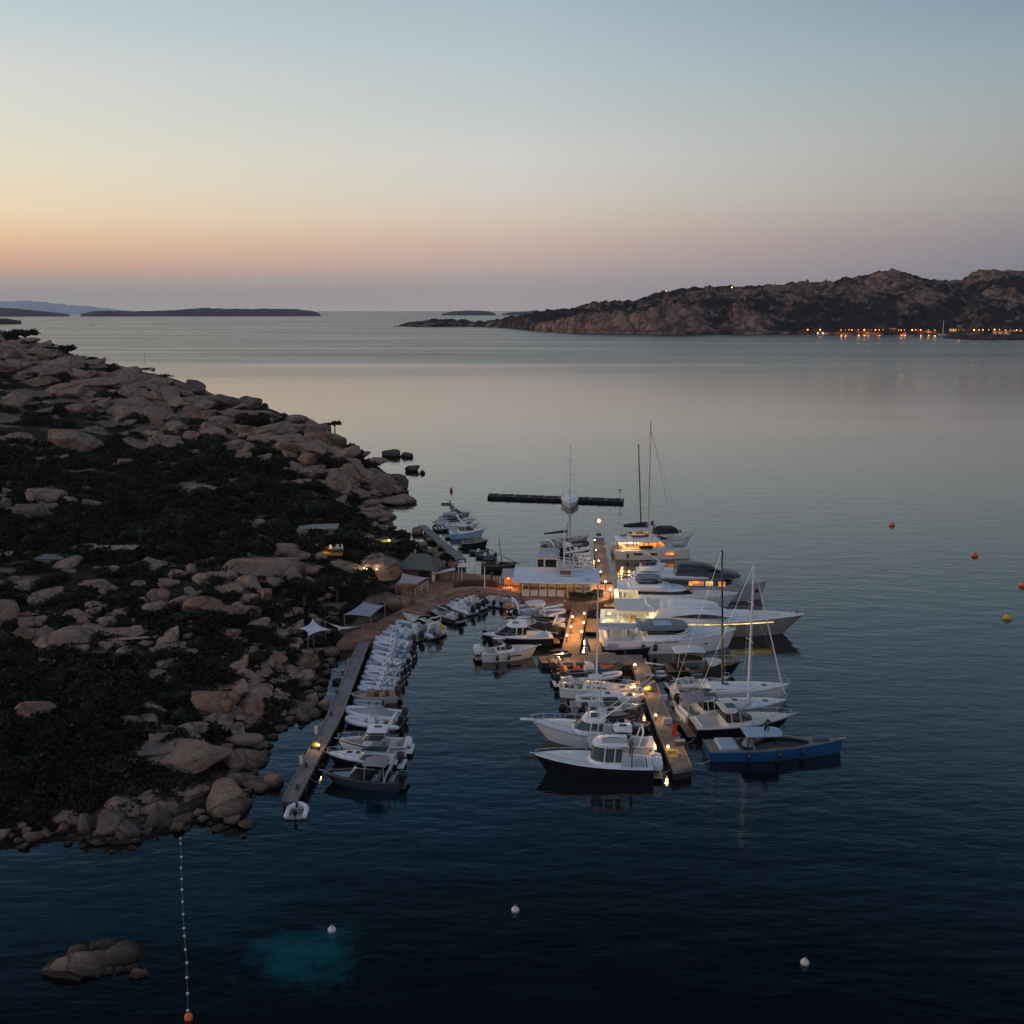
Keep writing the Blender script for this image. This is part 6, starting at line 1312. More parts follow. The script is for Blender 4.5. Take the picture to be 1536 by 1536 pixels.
# beneath the cross dock
def launch(st, bw, B, label, hullm, deckm, cushm, cat='launch', fs=.7, fb=.95, cover=None):
    t, L = boat('launch', st, bw, B, label, cat); h = Hull(L, B, fs, fb, .4, 1.2, .7); h.mesh().build('hull', hullm, t, 35); h.deck([(.1, .42, .3, .35), (.5, .7, .35, .35)]).build('deck', deckm, t); rub(h, cushm, t)
    pad(t, h.x(.12), h.x(.26), B * .3, B * .3, .303, .4, cushm, 'stern_cushion'); pad(t, h.x(.52), h.x(.66), B * .3, B * .25, .353, .4, cushm, 'midship_cushion'); MB().box((h.x(.45), 0, h.s(.45) + .15), (.9, B * .5, .5), ch=.06, top=.85).build('console', deckm, t); windshield(t, h.x(.48), B * .28, h.s(.45) + .4, .35)
    return t
launch((810, 1003), (925, 996), 2.8, 'long slim dark launch with cream cushions moored below the cross dock', DGREY, TEAK, CUSHT)
rib((832, 1017), (938, 1010), HYPN, CUSHO, DGREY, 1, 'dark grey inflatable with bright orange cushions below the cross dock', None, Bx=1.2)
rib((880, 1026), (935, 1019), HYPA, CUSH, DGREY, 4, 'plain white dinghy tucked beside the orange-cushioned inflatable', None)
rib((905, 985.5), (942, 981), HYPA, CUSHB, DGREY, 3, 'white dinghy under a lilac cover above the cross dock', None)
for i, (s_, b, tu, cu, kd, lab) in enumerate([((844, 1046), (884, 1040), HYPBE, CUSHG, 0, 'beige inflatable with a dark engine beside the blue-flagged sailing boat'), ((853, 1067), (893, 1063), HYPBE, CUSHG, 3, 'beige inflatable under a cover left of the white pointed bow'), ((846, 1082), (962, 1086), HYPB, CUSHG, 0, 'long black inflatable behind the sport fishing boat'), ((906, 1099), (980, 1098), HYPN, CUSHB, 0, 'dark blue inflatable with blue cushions right behind the sport fishing boat'), ((941, 1049), (900, 1041), HYPA, CUSHB, 3, 'small white boat under an upturned grey sheet beside the outer pontoon')]): rib(s_, b, tu, cu, BLACK, kd, lab, 'tenders left of the outer pontoon')

# --- sailing boats
def sailboat(st, bw, B, label, hullm=WHITE, deckm=WHITE, mastm=WHITE, mast_h=14, mast_t=.56, fs=1.0, fb=1.25, boom=True, sailc=GCANVAS, furl=True, railing=True, cat='sailing boat', dinghy=None, dodger=None, mr=.09, rake_m=0.0, stripe=None, cabm=None, spread=(.45, .72), near=True, group=None, wheel=True, pole=None, boomlen=.36, sailh=.3):
    t, L = boat('sailing_boat', st, bw, B, label, cat, group, near); h = Hull(L, B, fs, fb, .6, L * .08, .72, 1.9, .72, 1.5); h.mesh().build('hull', hullm, t, 35)
    h.deck([(.05, .3, .5, .55)]).build('deck', deckm, t); rub(h, stripe or LGREY, t, .05)
    z = h.s(.5) - .02; lv = [(z, h.x(.31), h.x(.76), h.b(.5) * .66), (z + .35, h.x(.32), h.x(.72), h.b(.5) * .56), (z + .45, h.x(.33), h.x(.68), h.b(.5) * .42)]; house(lv, L * .22).build('cabin_trunk', cabm or deckm, t, 50); lens(lv, [(h.x(a), z + b) for a, b in ((.36, .14), (.58, .16), (.62, .22), (.57, .3), (.36, .3))], .02).build('cabin_windows', GLASS, t)
    for k in (.48, .8): MB().box((h.x(k), 0, (z + .48) if k < .6 else h.s(k) + .07), (.55, .55, .06), ch=.02).build('hatch', GLASS, t)
    xm = h.x(mast_t); top = Vector((xm - rake_m, 0, z + mast_h)); foot = Vector((xm, 0, z + .3)); MB().tube([foot, top], [mr, mr * .7], 8).build('mast', mastm, t)
    m = MB()
    for k in spread:
        q = foot.lerp(top, k); ln = B * .3 * (1.1 - k * .4); m.tube([(q.x - .15, -ln, q.z), (q.x, 0, q.z), (q.x - .15, ln, q.z)], .035, 4)
    if spread: m.build('spreaders', mastm, t)
    m = MB(); bow = Vector((h.x(1) - .1, 0, h.s(1))); stern = Vector((h.x(0) + .1, 0, h.s(0)))
    m.tube([top, stern], .012, 3)
    for sg in (1, -1): m.tube([top, (xm - .2, sg * h.b(mast_t) * .95, h.s(mast_t))], .012, 3); m.tube([foot.lerp(top, .5), (xm - .6, sg * h.b(mast_t) * .95, h.s(mast_t))], .012, 3)
    if not furl: m.tube([top, bow], .012, 3)
    m.build('rigging', STEEL, t)
    if furl: MB().tube([bow + Vector((0, 0, .5)), bow.lerp(top, .1), bow.lerp(top, .6), bow.lerp(top, .96)], [.05, .085, .065, .03], 6).build('furled_jib', CANVAS, t)
    if boom:
        bz = z + 1.25; e = (xm - L * boomlen, 0, bz + .15); bo = MB().tube([(xm - .1, 0, bz), e], .07, 6).build('boom', mastm, t)
        rg = []
        for k in range(7):
            u = k / 6; x = xm - .12 - L * boomlen * .97 * u; hh = sailh * (1.35 - .95 * u) * (1 if u else .9); rg.append([(x, -.13, bz + .06 + .15 * u), (x, -.16, bz + .06 + hh * .5 + .15 * u), (x, 0, bz + .1 + hh + .15 * u), (x, .16, bz + .06 + hh * .5 + .15 * u), (x, .13, bz + .06 + .15 * u)])
        MB().loft(rg).build('sail_cover', sailc, bo, 40)
    if railing: rail(h, t, .86, .6, n=3, mid=True); rail(h, t, .12, .55, n=6, t1=.84, name='lifelines', r=.014); rail(h, t, .0, .6, n=3, t1=.12, name='stern_rail')
    if wheel: m = MB(); m.tube([(h.x(.12), .4 * math.cos(a), .95 + .4 * math.sin(a)) for a in np.linspace(0, 6.28, 15)], .02, 4); m.box((h.x(.13), 0, .75), (.2, .25, .6)); m.build('wheel', STEEL, t)
    for sg in (1, -1): MB().box((h.x(.17), sg * h.b(.17) * .55, .7), (L * .2, .4, .35), ch=.04).build('cockpit_bench', TEAK, t)
    if dodger: canopy(t, h.x(.22), h.x(.38), h.b(.35) * .6, z + .95, 4, dodger, .05, 'sprayhood', .25, z + .3)
    return t, L, h
# behind the cross dock: white mast with the blue flag
t, L, h = sailboat((842, 1047), (962, 1053), 3.2, 'white sailing boat with a tall mast and a blue flag left of the outer pontoon', WHITE, CREAM, WHITE, 11.6, .48, boom=False, furl=False, fs=.95, fb=1.15)
MB().add([(h.x(.49), .02, 2.6), (h.x(.49) + .55, .03, 2.4), (h.x(.49) + .5, .03, 3.0), (h.x(.49), .02, 3.9)], [(0, 1, 2, 3)]).build('flag', BLUE, t)
sailboat((866, 1067), (969, 1064), 2.8, 'white yacht with a sharp white bow pointing at the outer pontoon and no mast', WHITE, WHITE, WHITE, 2.2, .3, boom=False, furl=False, spread=(), wheel=False, cat='yacht')
# the black-masted yacht and its white-masted neighbour
t, L, h = sailboat((1012, 1058), (1190, 1052), 3.9, 'white sloop with a tall black raked mast and a black sail bundle', WHITE, WHITE, BLACK, 15.6, .45, sailc=BCANVAS, furl=False, rake_m=.65, fs=1.1, fb=1.4, stripe=LGREY, boomlen=.17, sailh=1.15, mr=.13)
MB().lathe((h.x(.03), -1.2, 1.9), [(.02, 0), (.34, .0), (.34, .08), (.02, .08)], 12).build('lifebuoy', YELLOW, t)
sailboat((1040, 1082), (1184, 1074), 3.5, 'grey hulled sloop with a white mast and furled white jib behind the sedan boat', LGREY, WHITE, WHITE, 15.2, .62, sailc=CANVAS, fs=1.0, fb=1.3, mr=.12, boomlen=.4)
# sailing boat lying at the breakwater, bow to the camera
sailboat((854, 748.5), (855.5, 763), 3.9, 'white sloop lying bow on against the low black breakwater', WHITE, WHITE, ALU, 12, .55, furl=True, near=False)
# dark sailing boats left of the north pier
sailboat((815, 824), (884, 815), 3.2, 'grey sailing boat with folded booms, outermost left of the north pier', LGREY, LGREY, GREY, 3.0, .55, fs=1.0, fb=1.3, furl=False, spread=(), sailc=BCANVAS, boomlen=.5)
rib((818, 833), (884, 822), HYPB, CUSHG, BLACK, 5, 'large black inflatable with a black bow cover left of the north pier', 'inflatables left of the north pier', Bx=1.35, hz=1.2)
for i, (s_, b, tu, cu, kd, lab) in enumerate([((843, 833), (886, 828), HYPA, CUSH, 1, 'white inflatable right beside the large black one at the north pier'), ((858, 839), (886, 836.5), HYPA, CUSHG, 4, 'plain white dinghy at the north pier, nearest the flag mast'), ((864, 846), (887, 843), HYPA, CUSH, 0, 'white inflatable with white cushions, fourth from the north pier tip'), ((867, 853), (889, 850), HYPA, CUSHG, 0, 'white inflatable with grey cushions, fifth from the north pier tip'), ((872, 859), (890, 857), HYPG, CUSHG, 4, 'grey dinghy at the root of the north pier')]): rib(s_, b, tu, cu, BLACK, kd, lab, 'inflatables left of the north pier', Bx=.8)
# lateen boat
t, L = boat('lateen_boat', (723, 854), (775, 857), 2.2, 'old dark wooden boat with a slanting mast and long bowsprit before the restaurant', 'sailing boat'); h = Hull(L, 2.2, .85, 1.25, .4, .5, .55, 1.9, .7, 2.2); h.mesh().build('hull', DWOOD, t, 35); h.deck([(.1, .45, .35, .3), (.52, .8, .4, .3)]).build('deck', WOOD, t); MB().tube(h.loop(1.01, -.18), .045, 5).build('white_strake', LGREY, t); MB().tube(h.loop(1.0, .02), .06, 5).build('gunwale', DWOOD, t)
MB().tube([(h.x(.62), 0, .4), (h.x(.52), 0, 5.4)], [.08, .05], 7).build('mast', DWOOD, t); MB().tube([(h.x(.9), 0, 1.2), (h.x(1) + 2.2, 0, 1.6)], [.07, .04], 6).build('bowsprit', WOOD, t); MB().tube([(h.x(.2) - .6, .1, 3.5), (h.x(1) + .6, .1, .9)], [.04, .06], 6).build('yard', DWOOD, t); MB().box((h.x(0) - .05, 0, .5), (.12, .3, 1.3)).build('rudder', DWOOD, t)
# --- boats by the small jetty
coupe((674, 809), (727, 807), 3.4, 'white flybridge cruiser with a blue-grey hull, largest at the small jetty', PALEBLUE, WHITE, WHITE, fs=1.0, fb=1.5, fly=True, x0=.3, x1=.78, top=1.4)
coupe((668, 797), (718, 797), 3.0, 'white cruiser with a turquoise cover on its foredeck at the small jetty', WHITE, WHITE, TURQ, fs=1.0, fb=1.4, x0=.5, x1=.9, top=.9)
coupe((657, 787), (712, 790), 3.0, 'white cabin cruiser with a pale roof behind the turquoise covered one', WHITE, LGREY, LGREY, fs=1.0, fb=1.4, top=1.2)
coupe((664, 780), (705, 780), 2.8, 'dark hulled flybridge boat, farthest out along the small jetty', GREY, GREY, LGREY, fs=1.0, fb=1.4, fly=True, top=1.1)
rib((650, 799), (678, 797), HYPB, CUSH, BLACK, 0, 'black inflatable between jetty and cruisers at the outer end', 'small boats by the jetty')
dayboat((692, 823), (732, 822), 2.3, 'black hulled fishing boat with a tan awning frame at the small jetty', BLACK, TEAK, cushion=CUSHT, shield=False, fs=.95, fb=1.4, eng=0, stripe=LGREY)
rib((731, 834), (703, 831), HYPN, CUSHB, DGREY, 0, 'dark blue inflatable behind another at the foot of the jetty', 'small boats by the jetty'); rib((743, 840), (712, 837), HYPN, CUSHG, BLACK, 0, 'dark blue inflatable nearest the old wooden boat', 'small boats by the jetty')

# --- the catamaran with its saloon alight
t, L = boat('catamaran', (922, 839), (1035, 838), 6.6, 'white sailing catamaran with its saloon and cockpit glowing orange', 'catamaran')
for sg in (-1, 1):
    h = Hull(L, 1.9, 1.5, 1.75, .5, .3, .8, 2.6, .85); hb = h.mesh().build('hull', CREAM, t, 35); hb.location = (0, sg * 2.35, 0); d = h.deck().build('hull_deck', CREAM, hb)
    for a, b in ((.3, 1.5), (.52, .9), (.72, 1.5)): MB().box((h.x(a), sg * .95 if sg < 0 else -.95, 1.0), (b, .12, .3), ch=.02).build('hull_window', WARMB if a == .72 else GLASS, hb)
    for a in (.16, .48): MB().lathe((h.x(a), -1.15, .4), [(.02, 0), (.16, .1), (.16, .7), (.02, .8)], 8).build('fender', BLACK, hb, True)
MB().box((-.8, 0, 1.45), (L * .72, 4.6, .5), ch=.05).build('bridge_deck', CREAM, t)
lv = [(1.7, -L * .16, L * .2, 2.5), (2.0, -L * .16, L * .18, 2.45), (2.9, -L * .15, L * .1, 2.2)]; house(lv, 1.6).build('saloon', CREAM, t, 40); wb = band(lv, 2.05, 2.75, 1.6, .015).build('saloon_windows', WARMB, t)
for x in (-1.6, -.8, 0, .7):
    for sg in (1, -1): MB().tube([(x, sg * 2.47, 2.0), (x, sg * 2.28, 2.8)], .06, 4).build('window_mullion', BLACK, wb)
house([(2.92, -L * .47, L * .12, 2.55), (3.05, -L * .47, L * .1, 2.5)], 1.4).build('hardtop', WHITE, t, 40)
for x in (-L * .44, -L * .3):
    for sg in (1, -1): MB().tube([(x, sg * 2.35, 1.7), (x, sg * 2.35, 2.95)], .07, 6).build('hardtop_post', WHITE, t)
house([(3.053, -L * .3, L * .02, 1.9), (3.5, -L * .3, 0, 1.85)], .8).build('flybridge', CREAM, t, 40); seat(t, -L * .22, 0, 3.5, 1.8, .6, CUSH, 'flybridge_seat'); windshield(t, -.2, 1.5, 3.5, .4, GGLASS)
canopy(t, -L * .3, -L * .02, 1.8, 4.85, 4, CANVAS, .06, 'bimini', .1, 3.4)
seat(t, -L * .42, 0, 1.7, 3.4, .7, CUSHT, 'cockpit_bench'); MB().box((-L * .32, 0, 2.2), (1.2, 1.8, .06), ch=.02).build('cockpit_table', TEAK, t)
MB().tube([(-.5, 0, 3.0), (-.5, 0, 23.6)], [.17, .1], 8).build('mast', ALU, t); bo = MB().tube([(-.6, 0, 5.0), (-L * .37, 0, 5.15)], .12, 6).build('boom', DGREY, t); MB().loft([[(x, -.25, z), (x, -.3, z + h_ * .6), (x, 0, z + h_), (x, .3, z + h_ * .6), (x, .25, z)] for x, z, h_ in ((-.7, 5.1, .9), (-1.9, 5.13, .8), (-3.4, 5.16, .6), (-4.8, 5.2, .35))]).build('sail_bag', BCANVAS, bo, 40)
m = MB(); m.tube([(-.5, 0, 22), (L * .47, 0, 1.8)], .03, 4)
for sg in (1, -1): m.tube([(-.5, 0, 21.5), (-1.5, sg * 3, 1.6)], .02, 3); m.tube([(-.5, 0, 14), (.4, sg * 3, 1.6)], .02, 3)
m.build('rigging', STEEL, t); MB().tube([(L * .47, 0, 2.3), (L * .25, 0, 7), (-.2, 0, 21.4)], [.07, .1, .04], 6).build('furled_jib', CANVAS, t)
m = MB(); m.tube([(-.65, -1.5, 9.5), (-.5, 0, 9.5), (-.65, 1.5, 9.5)], .04, 4); m.tube([(-.65, -1.2, 15), (-.5, 0, 15), (-.65, 1.2, 15)], .04, 4); m.build('spreaders', ALU, t)
MB().box((L * .36, 0, 1.5), (L * .2, 2.6, .04)).build('trampoline', GREY, t); MB().tube([(-L / 2 - .2, 1.2, 1.5), (-L / 2 - 1.6, 1.0, 1.3)], .08, 6).build('gangway', WHITE, t); MB().box((L * .02 - 1.5, -2.6, 2.06), (2.3, .5, .5), ch=.05).build('blue_covers', NAVY, t)
DECKL = glow('deck_lamp', (1, .5, .14), 30)
for x, y, z, e in ((-L * .38, 0, 2.75, 170), (-L * .3, -2.2, 2.75, 110), (-L * .12, 0, 4.6, 60)):
    ld = bpy.data.lights.new('deck_light', 'POINT'); ld.energy = e; ld.color = (1, .45, .1); ld.shadow_soft_size = .2; lo = bpy.data.objects.new('deck_light', ld); C.objects.link(lo); lo.parent = t; lo.location = (x, y, z - .1)
    MB().lathe((x, y, z + .06), [(.1, 0), (.18, .04), (.18, .09)], 10).build('ceiling_light', DECKL, t)
for i in range(7): MB().ball((-L * .45 + i * .55, -2.5, 2.78 - .07 * math.sin(i * 1.4)), .09, 6).build('string_light', DECKL, t)
# ketch and flybridge yacht behind it
t, L, h, zt = coupe((945, 826), (1037, 820), 4.6, 'white motor yacht with a black covered flybridge behind the catamaran', WHITE, CREAM, WHITE, fs=1.9, fb=2.7, top=1.5, x0=.3, x1=.7, near=False); t.scale.z = .8
MB().loft([[(x, -1.5 * k, zt + .13), (x, -1.3 * k, zt + .13 + z_), (x, 1.3 * k, zt + .13 + z_), (x, 1.5 * k, zt + .13)] for x, k, z_ in ((-1.2, .9, .7), (-.2, 1, 1.25), (2.4, 1, 1.15), (3.4, .8, .5))]).build('flybridge_cover', BCANVAS, t, 40)
m = MB(); m.tube([(-1.5, 0, zt + .1), (-1.7, 0, zt + 3.2)], .1, 6); m.box((-1.7, 0, zt + 2.0), (.5, 1.6, .2)); m.ball((-1.6, .5, zt + 2.4), .35, 8); m.build('radar_mast', BLACK, t)
sailboat((930, 829), (1010, 823), 4.0, 'big sloop with a dark mast and tan sail cover hidden behind the catamaran', WHITE, CREAM, DWOOD, 17.5, .42, fs=1.5, fb=1.9, sailc=TEAK, furl=False, near=False, rake_m=1.0, boomlen=.4, mr=.14)

# --- the big motor yachts of the north-east berths (bows to the right)
def yacht(st, bw, B, label, hullm, deckm, fs, fb, houses, glassm=GLASS, rake=None, roofs=(), cat='yacht', aft=(.04, .22), near=True, railing=(.45, .8), stripe=None, full=2.2, swim=1.6, flare=.75, sheer=1.6, swz=.45):
    t, L = boat('motor_yacht', st, bw, B, label, cat, None, near); h = Hull(L, B, fs, fb, .9, L * .09 if rake is None else rake, .88, full, flare, sheer); h.mesh().build('hull', hullm, t, 30)
    h.deck([(aft[0], aft[1], fs * .62, .4)]).build('deck', deckm, t); rub(h, stripe or deckm, t, .09)
    for i, (x0, x1, z0, z1, wk, nose, rk, ra, wa, wb_, gm) in enumerate(houses):
        hw = h.b(.45) * wk; lv = [(z0, h.x(x0), h.x(x1), hw), (z0 + (z1 - z0) * .3, h.x(x0) + ra * .3, h.x(x1) - rk * .25, hw * .985), (z1 - .1, h.x(x0) + ra, h.x(x1) - rk, hw * .88), (z1, h.x(x0) + ra + .1, h.x(x1) - rk - .25, hw * .8)]
        house(lv, nose).build('superstructure', deckm if i < 9 else deckm, t, 35)
        if wa is not None: w_ = band(lv, z0 + wa, z0 + wb_, nose, .02).build('windows', gm or glassm, t)
        if wa is not None:
            n = max(3, int((h.x(x1) - h.x(x0)) / 1.6))
            for k in range(1, n):
                x = h.x(x0) + (h.x(x1) - nose - h.x(x0)) * k / n
                for sg in (1, -1): MB().tube([(x, sg * (at(lv, z0 + wa)[3] + .02), z0 + wa), (x, sg * (at(lv, z0 + wb_)[3] + .02), z0 + wb_)], .05, 4).build('window_mullion', DGREY, w_)
    for x0, x1, z, wk, th, nose, m in roofs: hw = h.b(.45) * wk; house([(z, h.x(x0), h.x(x1), hw), (z + th * .7, h.x(x0), h.x(x1) - .1, hw), (z + th, h.x(x0) + .15, h.x(x1) - .4, hw * .9)], nose).build('roof', m, t, 40)
    if railing: rail(h, t, railing[0], railing[1], n=9, r=.03, mid=True)
    if swim: MB().box((-L / 2 - swim / 2 + .1, 0, swz), (swim, B * .86, .16), ch=.05).build('swim_platform', TEAK, t)
    seat(t, h.x((aft[0] + aft[1]) / 2) - .5, 0, fs * .62, B * .6, .9, CUSH, 'aft_sofa')
    return t, L, h
# explorer with grey superstructure and lit windows
t, L, h = yacht((950, 893), (1149, 898), 6.2, 'white explorer yacht with a charcoal superstructure and orange lit windows', LGREY, LGREY, 2.6, 3.9,
    [(.22, .8, 2.7, 5.0, .88, 3.2, 1.9, .2, .55, 1.75, GLASS)], roofs=[(.02, .62, 5.02, .95, .22, 2, WHITE)], rake=.8, full=2.8, flare=.88, swz=.5, near=False); t.scale.z = .72
for x0, x1, mm in ((.42, .53, WARMB), (.545, .6, WARMY), (.64, .69, WARMB)):
    lv = [(2.7, 0, 0, h.b(.45) * .88), (3.39, 0, 0, h.b(.45) * .867), (4.9, 0, 0, h.b(.45) * .774)]; lens(lv, [(h.x(x0), 3.4), (h.x(x1), 3.4), (h.x(x1), 4.3), (h.x(x0), 4.3)], .05).build('lit_window', mm, t)
lv = [(5.25, h.x(.32), h.x(.72), 2.3), (5.9, h.x(.32), h.x(.69), 2.25), (6.9, h.x(.33), h.x(.58), 1.95), (7.15, h.x(.35), h.x(.54), 1.6)]; house(lv, 2.2).build('wheelhouse', DGREY, t, 35); w_ = band(lv, 5.95, 6.55, 2.2, .02).build('wheelhouse_windows', GLASS, t); hull_ports(h, [(.62, .5, .9, .35)], WARMB, t); hull_ports(h, [(.3, .55, .5, .25), (.5, .55, .5, .25), (.94, .55, .5, .8)], GLASS, t)
house([(4.9, h.x(.5), h.x(.815), 2.75), (5.3, h.x(.45), h.x(.79), 2.6), (5.75, h.x(.45), h.x(.7), 2.2)], 3).build('brow', DGREY, t, 40)
fenders(h, t, (.36, .58), DGREY, .22, 1.0, (-1,))
ten, _L = boat('tender', (976, 858), (1016, 858), 2.4, 'white tender carried on the aft roof of the explorer yacht', 'tender'); hh = Hull(_L * .9, 2.3, .7, 1.0, .3); ten.location = t.matrix_basis @ Vector((h.x(.15), 0, 5.62)); ten.rotation_euler = t.rotation_euler; hh.mesh().build('hull', WHITE, ten, 35); hh.deck([(.1, .6, .35, .3)]).build('deck', CREAM, ten); windshield(ten, .6, .7, .9, .4); seat(ten, -1, 0, .35, 1.4, .5, CUSHT)
m = MB(); m.tube([(h.x(.2), 1.6, 5.2), (h.x(.2), 1.6, 7.0), (h.x(.08), .6, 9.2)], [.16, .14, .09], 7); m.build('crane', WHITE, t)
# white motor boat moored left of it
t, L, h, zt = coupe((944, 890), (997, 893), 3.6, 'white flybridge boat with a dark cover between the quay lamps and the explorer yacht', WHITE, WHITE, WHITE, fs=1.5, fb=2.0, fly=True, top=1.5, x0=.25, x1=.72, near=False); t.scale.z = .72
MB().ball((-L * .3, -1.5, 2.2), .55, 10, 1.3).build('covered_gear', DGREY, t)
# white yacht behind the LED yacht
t, L, h = yacht((921, 907), (1106, 911), 5.6, 'white flybridge yacht lying between the explorer and the light-striped yacht', WHITE, WHITE, 2.3, 3.0, [(.2, .72, 2.4, 4.1, .8, 3.2, 2.2, .2, .7, 1.3, None)], roofs=[(.03, .5, 4.12, .9, .25, 2, WHITE)], near=False); t.scale.z = .72
house([(4.38, h.x(.12), h.x(.46), 1.9), (5.0, h.x(.12), h.x(.42), 1.95)], 1.4).build('flybridge', WHITE, t, 40); windshield(t, h.x(.42), 1.6, 5.0, .5, GLASS); arch(t, h.x(.2), 1.9, 4.9, 6.6, WHITE, .16, -.9, 'radar_arch'); seat(t, h.x(.2), 0, 5.0, 2.4, .7, CUSH, 'flybridge_sofa'); canopy(t, h.x(.2), h.x(.4), 1.5, 6.0, 4, GCANVAS, .06, 'bimini', .2, 5.0)
# the long yacht with the light strip
t, L, h = yacht((900, 942), (1204, 951), 6.8, 'long white sports yacht with a glowing yellow light strip along its side', pbr('champagne_hull', (.3, .28, .25), .25, var=.06), WHITE, 2.3, 3.6, [(.27, .76, 2.5, 4.9, .8, 6.5, 4.8, 1.6, None, None, None)], rake=2.6, full=2.0, railing=(.55, .7), aft=(.02, .25), swim=2.0, near=False); t.scale.z = .76
hw = h.b(.45) * .8; lv = [(2.5, h.x(.27), h.x(.76), hw), (3.22, h.x(.27), h.x(.76), hw * .985), (4.8, h.x(.27), h.x(.7), hw * .88), (4.9, 0, 0, hw * .8)]
lens(lv, [(h.x(.38), 3.45), (h.x(.44), 3.75), (h.x(.5), 3.98), (h.x(.56), 4.02), (h.x(.62), 3.86), (h.x(.68), 3.45), (h.x(.6), 3.36), (h.x(.5), 3.33)], .09, .14).build('side_windows', GLASS, t)
house([(4.903, h.x(.36), h.x(.62), 2.1), (5.15, h.x(.37), h.x(.6), 1.9), (5.3, h.x(.4), h.x(.56), 1.3)], 3).build('roof_dome', PALEBLUE if False else WHITE, t, 50)
house([(4.2, h.x(.08), h.x(.3), 2.6), (4.45, h.x(.08), h.x(.32), 2.55)], .6).build('aft_canopy', CREAM, t, 40)
for sg in (1, -1):
    MB().tube([(h.x(.1), sg * 2.4, 2.3), (h.x(.13), sg * 2.4, 4.2)], .1, 6).build('canopy_post', WHITE, t)
    MB().tube([(h.x(k, (2.2 + .5 * k) / h.s(k)), sg * (h.b(k) * (1 - .04 * max(0, h.s(k) - 2.2 - .5 * k)) + .07), 2.2 + .5 * k) for k in np.linspace(.22, .88, 14)], .07, 5).build('light_strip', LED, t)
arch(t, h.x(.3), 2.2, 4.2, 5.3, WHITE, .16, -1.2, 'radar_arch'); seat(t, h.x(.18), 0, 1.45, 3.6, .9, CUSHT, 'aft_dining_sofa'); pad(t, h.x(.76), h.x(.9), 1.5, .7, h.s(.8) + .1, .25, CUSH, 'bow_sunpad')
hull_ports(h, [(.32, .6, .4, .22), (.35, .6, .4, .22), (.38, .6, .4, .22), (.41, .6, .4, .22), (.74, .75, .35, .1), (.8, .78, .35, .1), (.87, .8, .35, .1)], GLASS, t)
YDOWN = glow('yellow_downlight', (1, .8, .3), 25)
for x, y, z, e in ((h.x(.14), -1.2, 4.0, 85), (h.x(.05), 0, 2.6, 40), (h.x(.23), -1.4, 4.0, 80), (h.x(.02), -2.8, 2.2, 40)):
    ld = bpy.data.lights.new('cockpit_light', 'POINT'); ld.energy = e; ld.color = (1, .82, .32); ld.shadow_soft_size = .2; lo = bpy.data.objects.new('cockpit_light', ld); C.objects.link(lo); lo.parent = t; lo.location = (x, y, z); MB().lathe((x, y, z + .08), [(.08, 0), (.16, .03), (.16, .07)], 8).build('downlight', YDOWN, t)
m = MB(); m.tube([(h.x(.97), 0, h.s(.97)), (h.x(.97), 0, h.s(.97) + .9)], .06, 5); m.build('bow_light', DGREY, t)
# white cruiser with a grey roof
t, L, h = yacht((904, 981), (1109, 979), 5.8, 'white motor cruiser with a grey curved roof in front of the light-striped yacht', WHITE, WHITE, 2.3, 3.5, [(.3, .74, 2.45, 3.1, .9, 3.5, 1.2, .3, None, None, None), (.34, .68, 3.103, 4.3, .72, 2.4, 1.3, .1, .25, .95, None)], roofs=[(.28, .66, 4.31, .84, .3, 2.6, GREY)], rake=.9, full=2.8, flare=.9, railing=(.6, .6)); t.scale.z = .68
hull_ports(h, [(.42, .86, .9, .14), (.475, .86, .6, .14), (.53, .86, 1.3, .14), (.56, .5, .5, .24), (.68, .52, .4, .2), (.78, .54, .4, .2)], GLASS, t); fenders(h, t, (.3, .39), NAVY, .26, 1.3, (-1,)); MB().box((h.x(.47), 0, 4.66), (2.2, 1.9, .06), ch=.02).build('roof_hatch', PALEBLUE, t)
house([(2.3, h.x(.02), h.x(.26), 2.3), (2.9, h.x(.04), h.x(.24), 2.2)], .8).build('aft_deckhouse', LGREY, t, 40); MB().lathe((h.x(.27), -1.2, 3.2), [(.05, 0), (.32, .1), (.32, 1.0), (.05, 1.25)], 10).build('satellite_dome', WHITE, t, True)
tt = MB(); rg = []
for x, k in ((-2.6, .5), (-2.2, 1), (0, 1.1), (1.8, .9), (2.6, .3)): rg.append([(h.x(.13) + x, -.85 * k, 3.9), (h.x(.13) + x, -.6 * k, 4.35), (h.x(.13) + x, .6 * k, 4.35), (h.x(.13) + x, .85 * k, 3.9)])
tt.loft(rg).build('covered_tender', pbr('lilac_cover', (.42, .43, .47), .8), t, 50)
m = MB()
for x in (.05, .2):
    for sg in (1, -1): m.tube([(h.x(x), sg * 1.6, 2.3), (h.x(x), sg * .9, 3.95)], .08, 5)
m.build('tender_cradle', DGREY, t)
for x, c in ((h.x(.52), .12), (h.x(.57), .1), (h.x(.6), .1)): MB().ball((x, -.8, 3.85), c, 6).build('cabin_light', LAMP, t)
# black hulled boat alongside the cross dock
t, L, h = dayboat((905, 984), (1007, 981), 3.2, 'low black hulled yacht with lilac covers along the cross dock', BLACK, GREY, fs=.9, fb=1.15, cabin=True, eng=0, shield=False, cover=None, railm=False); pad(t, h.x(.06), h.x(.22), 1.2, 1.2, .9, .5, pbr('lilac_covers', (.3, .31, .4), .8), 'sun_cushions'); MB().loft([[(x, -.22 * k, 1.55), (x, 0, 1.78 * (1 if k > .5 else .98)), (x, .22 * k, 1.55)] for x, k in ((h.x(.5), .3), (h.x(.55), 1), (h.x(.75), 1), (h.x(.82), .4))]).build('rolled_gangway', CREAM, t, 40)
